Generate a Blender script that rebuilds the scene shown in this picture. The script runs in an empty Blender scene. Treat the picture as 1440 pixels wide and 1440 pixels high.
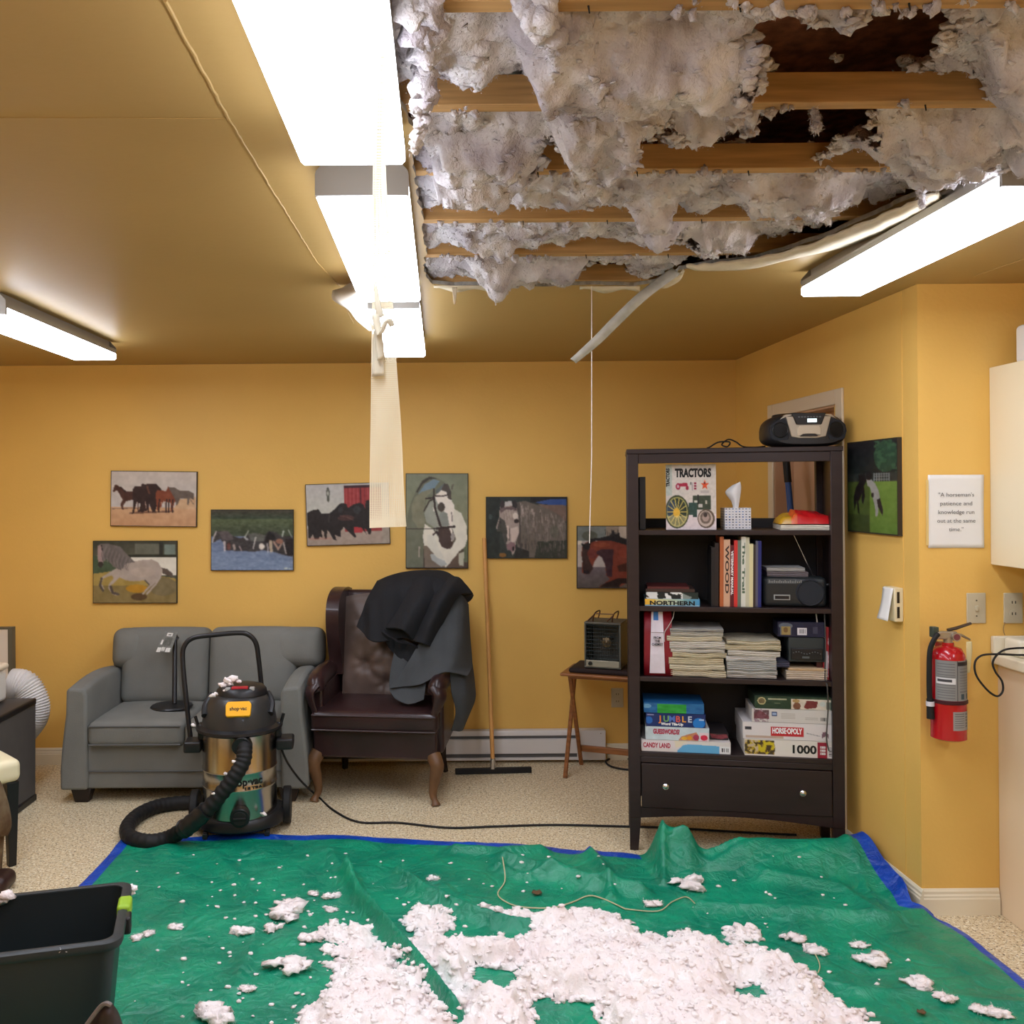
import bpy, bmesh, math, random
import numpy as np
from mathutils import Vector, Matrix
from mathutils.geometry import tessellate_polygon
random.seed(7); RNG = np.random.RandomState(11)
SC = bpy.context.scene; COL = SC.collection
PI = math.pi
# ------------------------------------------------------------------ camera, world, exposure
ROLL = 0.008; CH = 1.655; F = 1300.0; PX, PY = 620.0, 690.0
cam_d = bpy.data.cameras.new('camera'); cam = bpy.data.objects.new('camera', cam_d); COL.objects.link(cam)
cam_d.sensor_width = 36.0; cam_d.lens = 36.0 * F / 1440.0
cam_d.shift_x = (720 - PX) / 1440.0; cam_d.shift_y = (PY - 720) / 1440.0
cam_d.clip_start = 0.02
cam.matrix_world = Matrix(((1, ROLL, 0, 0), (0, 0, -1, 0), (-ROLL, 1, 0, CH), (0, 0, 0, 1)))
SC.camera = cam
w = bpy.data.worlds.new('world'); SC.world = w; w.use_nodes = True
w.node_tree.nodes['Background'].inputs[0].default_value = (0.9, 0.93, 1, 1)
w.node_tree.nodes['Background'].inputs[1].default_value = 0.15
vs = SC.view_settings; vs.view_transform = 'Standard'; vs.look = 'None'; vs.exposure = 0.80; vs.gamma = 1.0; vs.use_curve_mapping = False
LAMP_STRENGTH = 9.5; LAMP_COLOR = (.90, .955, 1.10, 1)
CEIL = 2.44

# ------------------------------------------------------------------ helpers
def lvl(px, py): return px - ROLL * (py - PY), py + ROLL * (px - PX)
def at(px, py, Y):                                  # point of plane Y seen at photo pixel
    x, y = lvl(px, py); return Vector(((x - PX) / F * Y, Y, CH - (y - PY) / F * Y))
def flr(px, py, z=0.0):                             # point of height z seen at photo pixel
    x, y = lvl(px, py); Y = F * (CH - z) / (y - PY); return Vector(((x - PX) / F * Y, Y, z))
def s2l(c):
    return tuple((v / 255 / 12.92) if v / 255 <= 0.04045 else ((v / 255 + 0.055) / 1.055) ** 2.4 for v in c)
MC = {}
def mat(name, col, rough=0.6, metal=0.0, var=0.0, vs_=12.0, bump=0.0, bs=80.0, spec=0.4, emit=0.0, stretch=None, col2=None, attr=None, alpha=1.0, coat=0.0, sss=0.0):
    if name in MC: return MC[name]
    m = bpy.data.materials.new(name); m.use_nodes = True; nt = m.node_tree; N = nt.nodes; L = nt.links
    b = N['Principled BSDF']; c = s2l(col) + (1,)
    b.inputs['Base Color'].default_value = c; b.inputs['Roughness'].default_value = rough
    b.inputs['Metallic'].default_value = metal; b.inputs['Specular IOR Level'].default_value = spec
    if coat: b.inputs['Coat Weight'].default_value = coat
    if alpha < 1: b.inputs['Alpha'].default_value = alpha
    tc = N.new('ShaderNodeTexCoord'); mp = N.new('ShaderNodeMapping'); L.new(tc.outputs['Object'], mp.inputs['Vector'])
    if stretch: mp.inputs['Scale'].default_value = stretch
    if var or col2:
        n = N.new('ShaderNodeTexNoise'); n.inputs['Scale'].default_value = vs_; n.inputs['Detail'].default_value = 5
        L.new(mp.outputs[0], n.inputs['Vector'])
        r = N.new('ShaderNodeValToRGB'); r.color_ramp.elements[0].position = .35; r.color_ramp.elements[1].position = .65
        lo = s2l(col2) if col2 else tuple(v * (1 - var) for v in c[:3]); hi = c[:3] if col2 else tuple(min(1, v * (1 + var)) for v in c[:3])
        r.color_ramp.elements[0].color = lo + (1,); r.color_ramp.elements[1].color = tuple(hi) + (1,)
        L.new(n.outputs['Fac'], r.inputs[0]); L.new(r.outputs[0], b.inputs['Base Color'])
    if attr:
        a = N.new('ShaderNodeAttribute'); a.attribute_name = attr; L.new(a.outputs['Color'], b.inputs['Base Color'])
    if bump:
        n2 = N.new('ShaderNodeTexNoise'); n2.inputs['Scale'].default_value = bs; n2.inputs['Detail'].default_value = 4
        L.new(mp.outputs[0], n2.inputs['Vector'])
        bp = N.new('ShaderNodeBump'); bp.inputs['Strength'].default_value = bump; bp.inputs['Distance'].default_value = 0.01
        L.new(n2.outputs['Fac'], bp.inputs['Height']); L.new(bp.outputs[0], b.inputs['Normal'])
    if emit:
        b.inputs['Emission Color'].default_value = c; b.inputs['Emission Strength'].default_value = emit
    if sss: b.inputs['Subsurface Weight'].default_value = sss; b.inputs['Subsurface Radius'].default_value = (1, .95, .95); b.inputs['Subsurface Scale'].default_value = .018
    MC[name] = m; return m

def tag(o, label=None, cat=None, group=None, kind=None):
    if label: o['label'] = label
    if cat: o['category'] = cat
    if group: o['group'] = group
    if kind: o['kind'] = kind
    return o
def thing(name, label, cat, loc=(0, 0, 0), rz=0.0, group=None):
    o = bpy.data.objects.new(name, None); COL.objects.link(o); o.location = loc; o.rotation_euler = (0, 0, rz)
    o.empty_display_size = 0.05
    return tag(o, label, cat, group)
def copy_tree(o, parent=None, loc=None, rz=None, label=None):
    c = o.copy(); COL.objects.link(c); c.parent = parent
    if loc is not None: c.location = loc
    if rz is not None: c.rotation_euler = (0, 0, rz)
    if label: c['label'] = label
    for ch in list(o.children): copy_tree(ch, c)
    return c

class M:
    """collects shapes into one mesh"""
    def __init__(s): s.v = []; s.f = []; s.mi = []; s.cur = 0
    def add(s, vs, fs, T=None):
        b = len(s.v)
        s.v += [tuple(T @ Vector(p)) if T is not None else tuple(p) for p in vs]
        s.f += [tuple(i + b for i in f) for f in fs]; s.mi += [s.cur] * len(fs); return s
    def m(s, i): s.cur = i; return s
    def box(s, x0, x1, y0, y1, z0, z1, T=None):
        v = [(x, y, z) for z in (z0, z1) for y in (y0, y1) for x in (x0, x1)]
        return s.add(v, [(0, 2, 3, 1), (4, 5, 7, 6), (0, 1, 5, 4), (2, 6, 7, 3), (0, 4, 6, 2), (1, 3, 7, 5)], T)
    def rbox(s, x0, x1, y0, y1, z0, z1, r=0.03, n=6, puff=(0, 0, 0), T=None, k=3):
        """box with rounded corners, faces puffed outwards by puff"""
        c = Vector(((x0 + x1) / 2, (y0 + y1) / 2, (z0 + z1) / 2)); h = Vector(((x1 - x0) / 2, (y1 - y0) / 2, (z1 - z0) / 2))
        r = min(r, h.x * .99, h.y * .99, h.z * .99)
        def line(H):
            a = [-1 + math.sin(i / k * PI / 2) * 0 for i in range(0)]
            out = [-H - 0, ]; out = []
            for i in range(k): out.append(-H + r * (1 - math.cos(i / k * PI / 2)) if False else -H + r * i / k)
            for i in range(n + 1): out.append(-H + r + (2 * H - 2 * r) * i / n)
            for i in range(1, k + 1): out.append(H - r + r * i / k)
            return out
        ls = [line(h.x), line(h.y), line(h.z)]
        idx = {}; vs = []; fs = []
        def vid(i, j, l):
            key = (i, j, l)
            if key in idx: return idx[key]
            p = Vector((ls[0][i], ls[1][j], ls[2][l]))
            q = Vector([max(-(h[a] - r), min(h[a] - r, p[a])) for a in range(3)]); d = p - q
            if d.length > 1e-9:
                mx = max(abs(d.x), abs(d.y), abs(d.z)); d = d.normalized() * min(r, r if mx > r * .999 else mx)
            p = q + d
            u = [min(1, abs(p[a]) / h[a]) for a in range(3)]
            for a in range(3):
                o1, o2 = [b for b in range(3) if b != a]
                if puff[a]: p[a] += math.copysign(puff[a] * (1 - u[o1] ** 2.5) * (1 - u[o2] ** 2.5) * u[a], p[a])
            idx[key] = len(vs); vs.append(p + c); return idx[key]
        A, B, C = len(ls[0]) - 1, len(ls[1]) - 1, len(ls[2]) - 1
        for i in range(A):
            for j in range(B):
                fs.append((vid(i, j, 0), vid(i, j + 1, 0), vid(i + 1, j + 1, 0), vid(i + 1, j, 0)))
                fs.append((vid(i, j, C), vid(i + 1, j, C), vid(i + 1, j + 1, C), vid(i, j + 1, C)))
        for i in range(A):
            for l in range(C):
                fs.append((vid(i, 0, l), vid(i + 1, 0, l), vid(i + 1, 0, l + 1), vid(i, 0, l + 1)))
                fs.append((vid(i, B, l), vid(i, B, l + 1), vid(i + 1, B, l + 1), vid(i + 1, B, l)))
        for j in range(B):
            for l in range(C):
                fs.append((vid(0, j, l), vid(0, j, l + 1), vid(0, j + 1, l + 1), vid(0, j + 1, l)))
                fs.append((vid(A, j, l), vid(A, j + 1, l), vid(A, j + 1, l + 1), vid(A, j, l + 1)))
        return s.add(vs, fs, T)
    def tube(s, pts, r, seg=10, cap=True, T=None, sx=1.0, sy=1.0):
        pts = [Vector(p) for p in pts]; n = len(pts)
        rs = [r(i / (n - 1)) for i in range(n)] if callable(r) else ([r] * n if not hasattr(r, '__len__') else list(r))
        vs = []; fs = []; t = (pts[1] - pts[0]).normalized()
        up = Vector((0, 0, 1)) if abs(t.z) < .9 else Vector((1, 0, 0))
        nx = t.cross(up).normalized(); 
        for i in range(n):
            t2 = (pts[min(i + 1, n - 1)] - pts[max(i - 1, 0)]).normalized()
            nx = (nx - t2 * nx.dot(t2)).normalized(); ny = t2.cross(nx)
            for k in range(seg):
                a = 2 * PI * k / seg; vs.append(pts[i] + nx * math.cos(a) * rs[i] * sx + ny * math.sin(a) * rs[i] * sy)
        for i in range(n - 1):
            for k in range(seg):
                k2 = (k + 1) % seg; fs.append((i * seg + k, i * seg + k2, (i + 1) * seg + k2, (i + 1) * seg + k))
        if cap: fs.append(tuple(range(seg))[::-1]); fs.append(tuple((n - 1) * seg + k for k in range(seg)))
        return s.add(vs, fs, T)
    def cyl(s, p0, p1, r0, r1=None, seg=16, T=None): return s.tube([p0, p1], [r0, r0 if r1 is None else r1], seg, True, T)
    def lathe(s, prof, seg=32, c=(0, 0, 0), T=None):
        vs = []; fs = []; n = len(prof)
        for r, z in prof:
            for k in range(seg):
                a = 2 * PI * k / seg; vs.append((c[0] + r * math.cos(a), c[1] + r * math.sin(a), c[2] + z))
        for i in range(n - 1):
            for k in range(seg):
                k2 = (k + 1) % seg; fs.append((i * seg + k, i * seg + k2, (i + 1) * seg + k2, (i + 1) * seg + k))
        fs.append(tuple(range(seg))[::-1]); fs.append(tuple((n - 1) * seg + k for k in range(seg)))
        return s.add(vs, fs, T)
    def prism(s, pts, a0, a1, axis='x', T=None):
        """2D outline (p,q) extruded along axis between a0 and a1"""
        def P(p, q, a): return (a, p, q) if axis == 'x' else ((p, a, q) if axis == 'y' else (p, q, a))
        n = len(pts); vs = [P(p, q, a0) for p, q in pts] + [P(p, q, a1) for p, q in pts]
        fs = [(i, (i + 1) % n, (i + 1) % n + n, i + n) for i in range(n)]
        tr = tessellate_polygon([[Vector((p, q, 0)) for p, q in pts]])
        fs += [t for t in tr] + [tuple(i + n for i in t[::-1]) for t in tr]
        return s.add(vs, fs, T)
    def grid(s, P, closed_u=False):
        """P: rows x cols x 3 array"""
        P = np.asarray(P); R, C = P.shape[:2]; vs = [tuple(p) for p in P.reshape(-1, 3)]; fs = []
        for i in range(R - 1):
            for j in range(C - 1 if not closed_u else C):
                j2 = (j + 1) % C; fs.append((i * C + j, i * C + j2, (i + 1) * C + j2, (i + 1) * C + j))
        return s.add(vs, fs)
    def build(s, name, mats, parent=None, bevel=0.0, seg=2, smooth=40, solid=0.0, sub=0, weld=False):
        me = bpy.data.meshes.new(name); me.from_pydata(s.v, [], s.f)
        if not isinstance(mats, (list, tuple)): mats = [mats]
        for m in mats: me.materials.append(m)
        if len(mats) > 1: me.polygons.foreach_set('material_index', s.mi)
        bm = bmesh.new(); bm.from_mesh(me)
        if weld: bmesh.ops.remove_doubles(bm, verts=bm.verts, dist=1e-5)
        bmesh.ops.recalc_face_normals(bm, faces=bm.faces)
        if smooth is not None:
            ca = math.radians(smooth)
            for f in bm.faces: f.smooth = True
            for e in bm.edges:
                if len(e.link_faces) == 2 and e.calc_face_angle(0) > ca: e.smooth = False
        bm.to_mesh(me); bm.free(); me.update()
        o = bpy.data.objects.new(name, me); COL.objects.link(o)
        if parent: o.parent = parent
        if solid: md = o.modifiers.new('s', 'SOLIDIFY'); md.thickness = solid; md.offset = 0
        if bevel:
            md = o.modifiers.new('b', 'BEVEL'); md.width = bevel; md.segments = seg; md.limit_method = 'ANGLE'; md.angle_limit = math.radians(35)
            md.harden_normals = False
        if sub: md = o.modifiers.new('ss', 'SUBSURF'); md.levels = sub; md.render_levels = sub
        return o
def struct(name, mm, mats, **k):
    o = mm.build(name, mats, **k); o['kind'] = 'structure'; return o

def cat_rom(P, n):
    """resample control points along axis 0 with a Catmull-Rom curve, n points"""
    P = np.asarray(P, float); k = len(P); t = np.linspace(0, k - 1, n); i = np.clip(t.astype(int), 0, k - 2); f = (t - i)
    f = f.reshape((-1,) + (1,) * (P.ndim - 1))
    p0 = P[np.clip(i - 1, 0, k - 1)]; p1 = P[i]; p2 = P[i + 1]; p3 = P[np.clip(i + 2, 0, k - 1)]
    return .5 * (2 * p1 + (p2 - p0) * f + (2 * p0 - 5 * p1 + 4 * p2 - p3) * f ** 2 + (3 * p1 - p0 - 3 * p2 + p3) * f ** 3)
def curve(P, n): return [Vector(p) for p in cat_rom(P, n)]
def surf(ctrl, nu, nv):
    A = cat_rom(np.asarray(ctrl, float), nu); return cat_rom(A.transpose(1, 0, 2), nv).transpose(1, 0, 2)
def _h(i, j, k):
    n = (i.astype(np.int64) * 374761393 + j.astype(np.int64) * 668265263 + k.astype(np.int64) * 2147483647 * 7 + 1013904223) & 0xffffffff
    n = ((n ^ (n >> 13)) * 1274126177) & 0xffffffff; n = (n ^ (n >> 16)) & 0xffff
    return n / 32767.5 - 1
def vn(x, y, z=0.0):
    x, y, z = np.broadcast_arrays(np.asarray(x, float), np.asarray(y, float), np.asarray(z, float))
    i, j, k = np.floor(x).astype(int), np.floor(y).astype(int), np.floor(z).astype(int); u, v, w_ = x - i, y - j, z - k
    u, v, w_ = u * u * (3 - 2 * u), v * v * (3 - 2 * v), w_ * w_ * (3 - 2 * w_)
    def L(a, b, t): return a + (b - a) * t
    return L(L(L(_h(i, j, k), _h(i + 1, j, k), u), L(_h(i, j + 1, k), _h(i + 1, j + 1, k), u), v),
             L(L(_h(i, j, k + 1), _h(i + 1, j, k + 1), u), L(_h(i, j + 1, k + 1), _h(i + 1, j + 1, k + 1), u), v), w_)
def fbm(x, y, z=0.0, o=4, s=1.0):
    t = 0; a = .5
    for q in range(o): t = t + a * vn(np.asarray(x) * s + 17.3 * q, np.asarray(y) * s - 9.1 * q, np.asarray(z) * s + 3.7 * q); a *= .5; s *= 2.03
    return t
def inpoly(x, y, pts):
    r = np.zeros(np.broadcast(x, y).shape, bool); n = len(pts)
    for i in range(n):
        x1, y1 = pts[i]; x2, y2 = pts[(i + 1) % n]
        if y1 == y2: continue
        c = ((y1 > y) != (y2 > y)) & (x < (x2 - x1) * (y - y1) / (y2 - y1) + x1); r ^= c
    return r
def pdist(x, y, pts):
    d = np.full(np.broadcast(x, y).shape, 1e9)
    for (x1, y1), (x2, y2) in zip(pts[:-1], pts[1:]):
        dx, dy = x2 - x1, y2 - y1; t = np.clip(((x - x1) * dx + (y - y1) * dy) / (dx * dx + dy * dy + 1e-12), 0, 1)
        d = np.minimum(d, np.hypot(x - x1 - t * dx, y - y1 - t * dy))
    return d
class Art:
    """a printed picture, drawn as colours on a fine grid; rect = source frame of the coordinates used"""
    def __init__(s, rect, W, H, bg):
        s.r = rect; s.W, s.H = W, H; x0, y0, x1, y1 = rect
        s.x, s.y = np.meshgrid(np.linspace(x0, x1, W), np.linspace(y0, y1, H)); s.c = np.zeros((H, W, 3)); s.c[:] = bg
    def mask(s, m, col, a=1.0):
        s.c[m] = s.c[m] * (1 - a) + np.array(col, float) * a; return s
    def poly(s, pts, col, a=1.0): return s.mask(inpoly(s.x, s.y, pts), col, a)
    def ell(s, cx, cy, rx, ry, col, a=1.0): return s.mask(((s.x - cx) / rx) ** 2 + ((s.y - cy) / ry) ** 2 < 1, col, a)
    def line(s, pts, w_, col, a=1.0): return s.mask(pdist(s.x, s.y, pts) < w_ / 2, col, a)
    def rect(s, x0, y0, x1, y1, col, a=1.0): return s.mask((s.x >= x0) & (s.x <= x1) & (s.y >= y0) & (s.y <= y1), col, a)
    def grad(s, y0, c0, y1, c1):
        t = np.clip((s.y - y0) / (y1 - y0), 0, 1)[..., None]; m = (s.y >= y0) & (s.y <= y1)
        s.c[m] = (np.array(c0, float) * (1 - t) + np.array(c1, float) * t)[m]; return s
    def noise(s, amp, sx, sy=None, m=None):
        n = fbm(s.x / sx, s.y / (sy or sx), 3.3, 3)[..., None] * amp * 2
        s.c = s.c + (n if m is None else n * m[..., None]); return s
    def blur(s, n=1):
        for _ in range(n):
            p = np.pad(s.c, ((1, 1), (1, 1), (0, 0)), 'edge')
            s.c = (p[1:-1, 1:-1] * 2 + p[:-2, 1:-1] + p[2:, 1:-1] + p[1:-1, :-2] + p[1:-1, 2:]) / 6
        return s
    def build(s, name, parent, w_, h_, x0=0, z0=0, y=0, rough=0.45, fn=None, gain=1.0):
        """printed face in the plane y=const, lower left at x0,z0, facing -y (or placed by fn)"""
        mm = M(); X, Z = np.meshgrid(np.linspace(x0, x0 + w_, s.W), np.linspace(z0 + h_, z0, s.H))
        P = np.stack([X, np.full_like(X, y), Z], -1)
        if fn: P = fn(P)
        mm.grid(P); o = mm.build(name, mat('print_%.2f' % rough, (200, 200, 200), rough, attr='print'), parent)
        c = np.clip(s.c * gain, 0, 255) / 255; c = np.where(c <= .04045, c / 12.92, ((c + .055) / 1.055) ** 2.4)
        a = o.data.color_attributes.new('print', 'FLOAT_COLOR', 'POINT')
        a.data.foreach_set('color', np.concatenate([c.reshape(-1, 3), np.ones((s.W * s.H, 1))], 1).ravel().astype(np.float32))
        return o
def text(name, body, size, m, parent, loc=(0, 0, 0), rot=(PI / 2, 0, 0), align='CENTER', bold=0.0, depth=0.0005, sx=1.0, line=1.0, fn=None, maxw=None):
    cu = bpy.data.curves.new(name, 'FONT'); cu.body = body; cu.size = size; cu.align_x = align; cu.align_y = 'CENTER'
    cu.extrude = depth; cu.offset = bold; cu.space_line = line; cu.resolution_u = 3
    t = bpy.data.objects.new('t', cu); me = bpy.data.meshes.new_from_object(t); bpy.data.objects.remove(t); bpy.data.curves.remove(cu)
    me.name = name; co = np.zeros(len(me.vertices) * 3); me.vertices.foreach_get('co', co); co = co.reshape(-1, 3)
    if maxw and len(co):
        ww = co[:, 0].max() - co[:, 0].min(); sx = maxw / ww
    co[:, 0] *= sx
    if fn is not None: co = fn(co)
    me.vertices.foreach_set('co', co.ravel()); me.materials.clear(); me.materials.append(m); me.update()
    o = bpy.data.objects.new(name, me); COL.objects.link(o); o.parent = parent; o.location = loc; o.rotation_euler = rot
    return o
ICO = None
def ico():
    global ICO
    if ICO is None:
        bm = bmesh.new(); bmesh.ops.create_icosphere(bm, subdivisions=2, radius=1); bm.verts.ensure_lookup_table()
        ICO = (np.array([v.co[:] for v in bm.verts]), [tuple(v.index for v in f.verts) for f in bm.faces]); bm.free()
        bm = bmesh.new(); bmesh.ops.create_icosphere(bm, subdivisions=1, radius=1)
        ICO += (np.array([v.co[:] for v in bm.verts]), [tuple(v.index for v in f.verts) for f in bm.faces]); bm.free()
        bm = bmesh.new(); bmesh.ops.create_icosphere(bm, subdivisions=4, radius=1)
        ICO += (np.array([v.co[:] for v in bm.verts]), [tuple(v.index for v in f.verts) for f in bm.faces]); bm.free()
    return ICO
def fibres(mm, pts, n, L0, L1, w_=.0006, down=0.0, seed=1):
    """loose woolly fibres standing off the points"""
    rs = np.random.RandomState(seed); i = rs.randint(0, len(pts), n); P = np.asarray(pts)[i] + rs.normal(0, .003, (n, 3))
    d = rs.normal(0, 1, (n, 3)); d[:, 2] -= down; d /= np.linalg.norm(d, axis=1)[:, None]; L = L0 + (L1 - L0) * rs.rand(n, 1) ** 3
    s = np.cross(d, rs.normal(0, 1, (n, 3))); s /= np.linalg.norm(s, axis=1)[:, None] + 1e-9; b = d + s * .5 * rs.normal(0, 1, (n, 1)); b /= np.linalg.norm(b, axis=1)[:, None]
    A, B, C, D = P - s * w_, P + s * w_, P + d * L * .55 + s * w_ * .7, P + d * L * .55 + b * L * .45
    k = len(mm.v); mm.v += [tuple(q) for q in np.stack([A, B, C, D], 1).reshape(-1, 3)]; f = [(k + 4 * j, k + 4 * j + 1, k + 4 * j + 2) for j in range(n)] + [(k + 4 * j, k + 4 * j + 2, k + 4 * j + 3) for j in range(n)]
    mm.f += f; mm.mi += [mm.cur] * len(f)
def fluff(mm, c, r, s=(1, 1, .6), seed=0.0, lod=1, amp=.55):
    """an irregular woolly tuft"""
    I = ico(); V, Fc = (I[0], I[1]) if lod == 1 else ((I[2], I[3]) if lod == 0 else (I[4], I[5]))
    n = fbm(V[:, 0] * 1.7 + seed, V[:, 1] * 1.7 - seed, V[:, 2] * 1.7 + seed * .37, 4 if lod == 2 else 3)
    P = V * (1 + amp * 2 * n[:, None])
    if lod == 2:
        n2 = fbm(V[:, 0] * 7 + seed, V[:, 1] * 7, V[:, 2] * 7 + seed, 3); P = P * (1 + .35 * n2[:, None])
    P = P * (np.array(s) * r) + np.array(c); mm.add([tuple(p) for p in P], Fc)
# ------------------------------------------------------------------ materials of the room
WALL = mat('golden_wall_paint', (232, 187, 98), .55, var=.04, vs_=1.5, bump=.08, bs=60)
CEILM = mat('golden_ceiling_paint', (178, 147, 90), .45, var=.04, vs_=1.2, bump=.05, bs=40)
TRIM = mat('cream_trim_paint', (232, 222, 196), .4)
GYP = mat('broken_gypsum', (150, 146, 138), .9, var=.25, vs_=40)
PAPER = mat('drywall_paper', (214, 200, 172), .8, var=.06, vs_=20)
WOODJ = mat('joist_pine', (176, 136, 84), .7, var=.18, vs_=9, stretch=(.5, 8, 8))
OSB = mat('attic_sheathing', (176, 116, 84), .85, var=.35, vs_=25)
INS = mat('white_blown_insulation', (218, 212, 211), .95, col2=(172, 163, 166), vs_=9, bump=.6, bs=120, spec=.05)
BLACKP = mat('black_plastic', (28, 28, 30), .4, bump=.02, bs=200)
BLACKM = mat('black_rubber', (20, 20, 21), .65)
WHITEP = mat('white_plastic', (232, 228, 220), .4)
CHROME = mat('chrome', (210, 210, 212), .22, metal=1)
BRUSH = mat('brushed_steel', (176, 172, 166), .22, metal=1, bump=.03, bs=30, stretch=(1, 1, 12))
WHITEPAPER = mat('white_paper', (232, 230, 226), .8)
def floor_mat():
    m = bpy.data.materials.new('speckled_epoxy_floor'); m.use_nodes = True; nt = m.node_tree; N = nt.nodes; L = nt.links; b = N['Principled BSDF']
    tc = N.new('ShaderNodeTexCoord')
    def layer(scale, pos, c0, c1, prev, detail=2):
        n = N.new('ShaderNodeTexNoise'); n.inputs['Scale'].default_value = scale; n.inputs['Detail'].default_value = detail
        L.new(tc.outputs['Object'], n.inputs['Vector'])
        r = N.new('ShaderNodeValToRGB'); r.color_ramp.interpolation = 'LINEAR'
        r.color_ramp.elements[0].position = pos; r.color_ramp.elements[0].color = (0, 0, 0, 1)
        r.color_ramp.elements[1].position = pos + .03; r.color_ramp.elements[1].color = (1, 1, 1, 1); L.new(n.outputs['Fac'], r.inputs[0])
        mx = N.new('ShaderNodeMix'); mx.data_type = 'RGBA'; L.new(r.outputs[0], mx.inputs[0])
        if prev is None: mx.inputs[6].default_value = s2l(c0) + (1,)
        else: L.new(prev, mx.inputs[6])
        mx.inputs[7].default_value = s2l(c1) + (1,); return mx.outputs[2]
    o = layer(55, .5, (212, 194, 156), (224, 208, 174), None)
    o = layer(105, .565, None, (178, 150, 108), o)
    o = layer(85, .59, None, (240, 232, 210), o)
    o = layer(100, .62, None, (84, 68, 48), o)
    L.new(o, b.inputs['Base Color']); b.inputs['Roughness'].default_value = .45
    return m
# ------------------------------------------------------------------ the room
YB = 5.66
def xr(y): return 1.85 - (y - 3.58) * 0.0192           # the right wall is a little off square
XL, XF, YN, TOP = -3.3, 3.3, -1.6, 2.85
m = M(); m.add([(XL, YN, 0), (XF, YN, 0), (XF, YB + .1, 0), (XL, YB + .1, 0), (XL, YN, -.1), (XF, YN, -.1), (XF, YB + .1, -.1), (XL, YB + .1, -.1)],
             [(0, 1, 2, 3), (4, 7, 6, 5), (0, 4, 5, 1), (1, 5, 6, 2), (2, 6, 7, 3), (3, 7, 4, 0)])
struct('floor', m, floor_mat(), smooth=None)
m = M().box(XL - .1, xr(YB) + .15, YB, YB + .1, 0, TOP); struct('wall_back', m, WALL, smooth=None)
m = M().box(XL - .1, XL, YN, YB, 0, TOP); struct('wall_left', m, WALL, smooth=None)
m = M().box(XL - .1, XF + .1, YN - .1, YN, 0, TOP); struct('wall_front', m, WALL, smooth=None)
m = M().box(XF, XF + .1, YN, 3.7, 0, TOP); struct('wall_far_right', m, WALL, smooth=None)
# right wall with the door opening, from (xr,YB) to (xr,3.58)
D0, D1, DZ = 4.31, 5.10, 2.05
def wseg(m, y0, y1, z0, z1, t=.13):
    a, b = xr(y0), xr(y1)
    m.add([(a, y0, z0), (a + t, y0, z0), (b + t, y1, z0), (b, y1, z0), (a, y0, z1), (a + t, y0, z1), (b + t, y1, z1), (b, y1, z1)],
          [(0, 3, 2, 1), (4, 5, 6, 7), (0, 1, 5, 4), (1, 2, 6, 5), (2, 3, 7, 6), (3, 0, 4, 7)])
m = M(); wseg(m, 3.70, D0, 0, TOP); wseg(m, D1, YB, 0, TOP); wseg(m, D0, D1, DZ, TOP); struct('wall_right', m, WALL, smooth=None)
m = M().box(xr(3.58), XF, 3.58, 3.70, 0, TOP); struct('wall_alcove', m, WALL, smooth=None)
# door: casing, jamb, slab
DM = mat('pinkish_tan_door_paint', (206, 164, 128), .45)
CASE = mat('pale_casing_paint', (226, 208, 178), .4)
door = bpy.data.objects.new('door_1', None); COL.objects.link(door); door.location = (xr(4.66), 4.66, 0); door.rotation_euler = (0, 0, math.atan(.0192)); door['kind'] = 'structure'
hw = (D1 - D0) / 2
M().box(.095, .13, -hw, hw, .01, DZ).build('door_panel', DM, door)
M().box(.0, .13, hw - .02, hw, 0, DZ).box(0, .13, -hw, -hw + .02, 0, DZ).box(0, .13, -hw + .02, hw - .02, DZ - .02, DZ).box(.07, .094, hw - .035, hw - .02, 0, DZ - .02).build('door_frame', DM, door)
M().box(-.012, .0, hw - .01, hw + .06, 0, DZ + .06).box(-.012, 0, -hw - .06, -hw + .01, 0, DZ + .06).box(-.012, 0, -hw + .01, hw - .01, DZ - .01, DZ + .06).build('door_casing', CASE, door, bevel=.004)
# baseboards
def board(name, p0, p1, h=.1, t=.015):
    p0, p1 = Vector(p0 + (0,)), Vector(p1 + (0,)); d = (p1 - p0); L_ = d.length; d.normalize(); n = Vector((d.y, -d.x, 0))
    prof = [(0, 0), (t, 0), (t, h * .62), (t * .8, h * .68), (t * .8, h * .74), (t * .55, h * .8), (t * .55, h * .9), (t * .2, h), (0, h)]
    mm = M(); vs = [p0 + n * a + Vector((0, 0, b)) for a, b in prof] + [p1 + n * a + Vector((0, 0, b)) for a, b in prof]; k = len(prof)
    mm.add(vs, [(i, (i + 1) % k, (i + 1) % k + k, i + k) for i in range(k)] + [tuple(range(k)), tuple(range(k, 2 * k))[::-1]])
    return struct(name, mm, TRIM, smooth=None)
board('baseboard_back', (XL, YB), (-.905, YB)); board('baseboard_back_right', (1.0, YB), (xr(YB), YB))
board('baseboard_right', (xr(YB), YB), (xr(D1) , D1 + .065)); board('baseboard_right_near', (xr(D0), D0 - .065), (xr(3.58), 3.565))
board('baseboard_alcove', (xr(3.58) - .0, 3.58), (2.146, 3.58))
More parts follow.
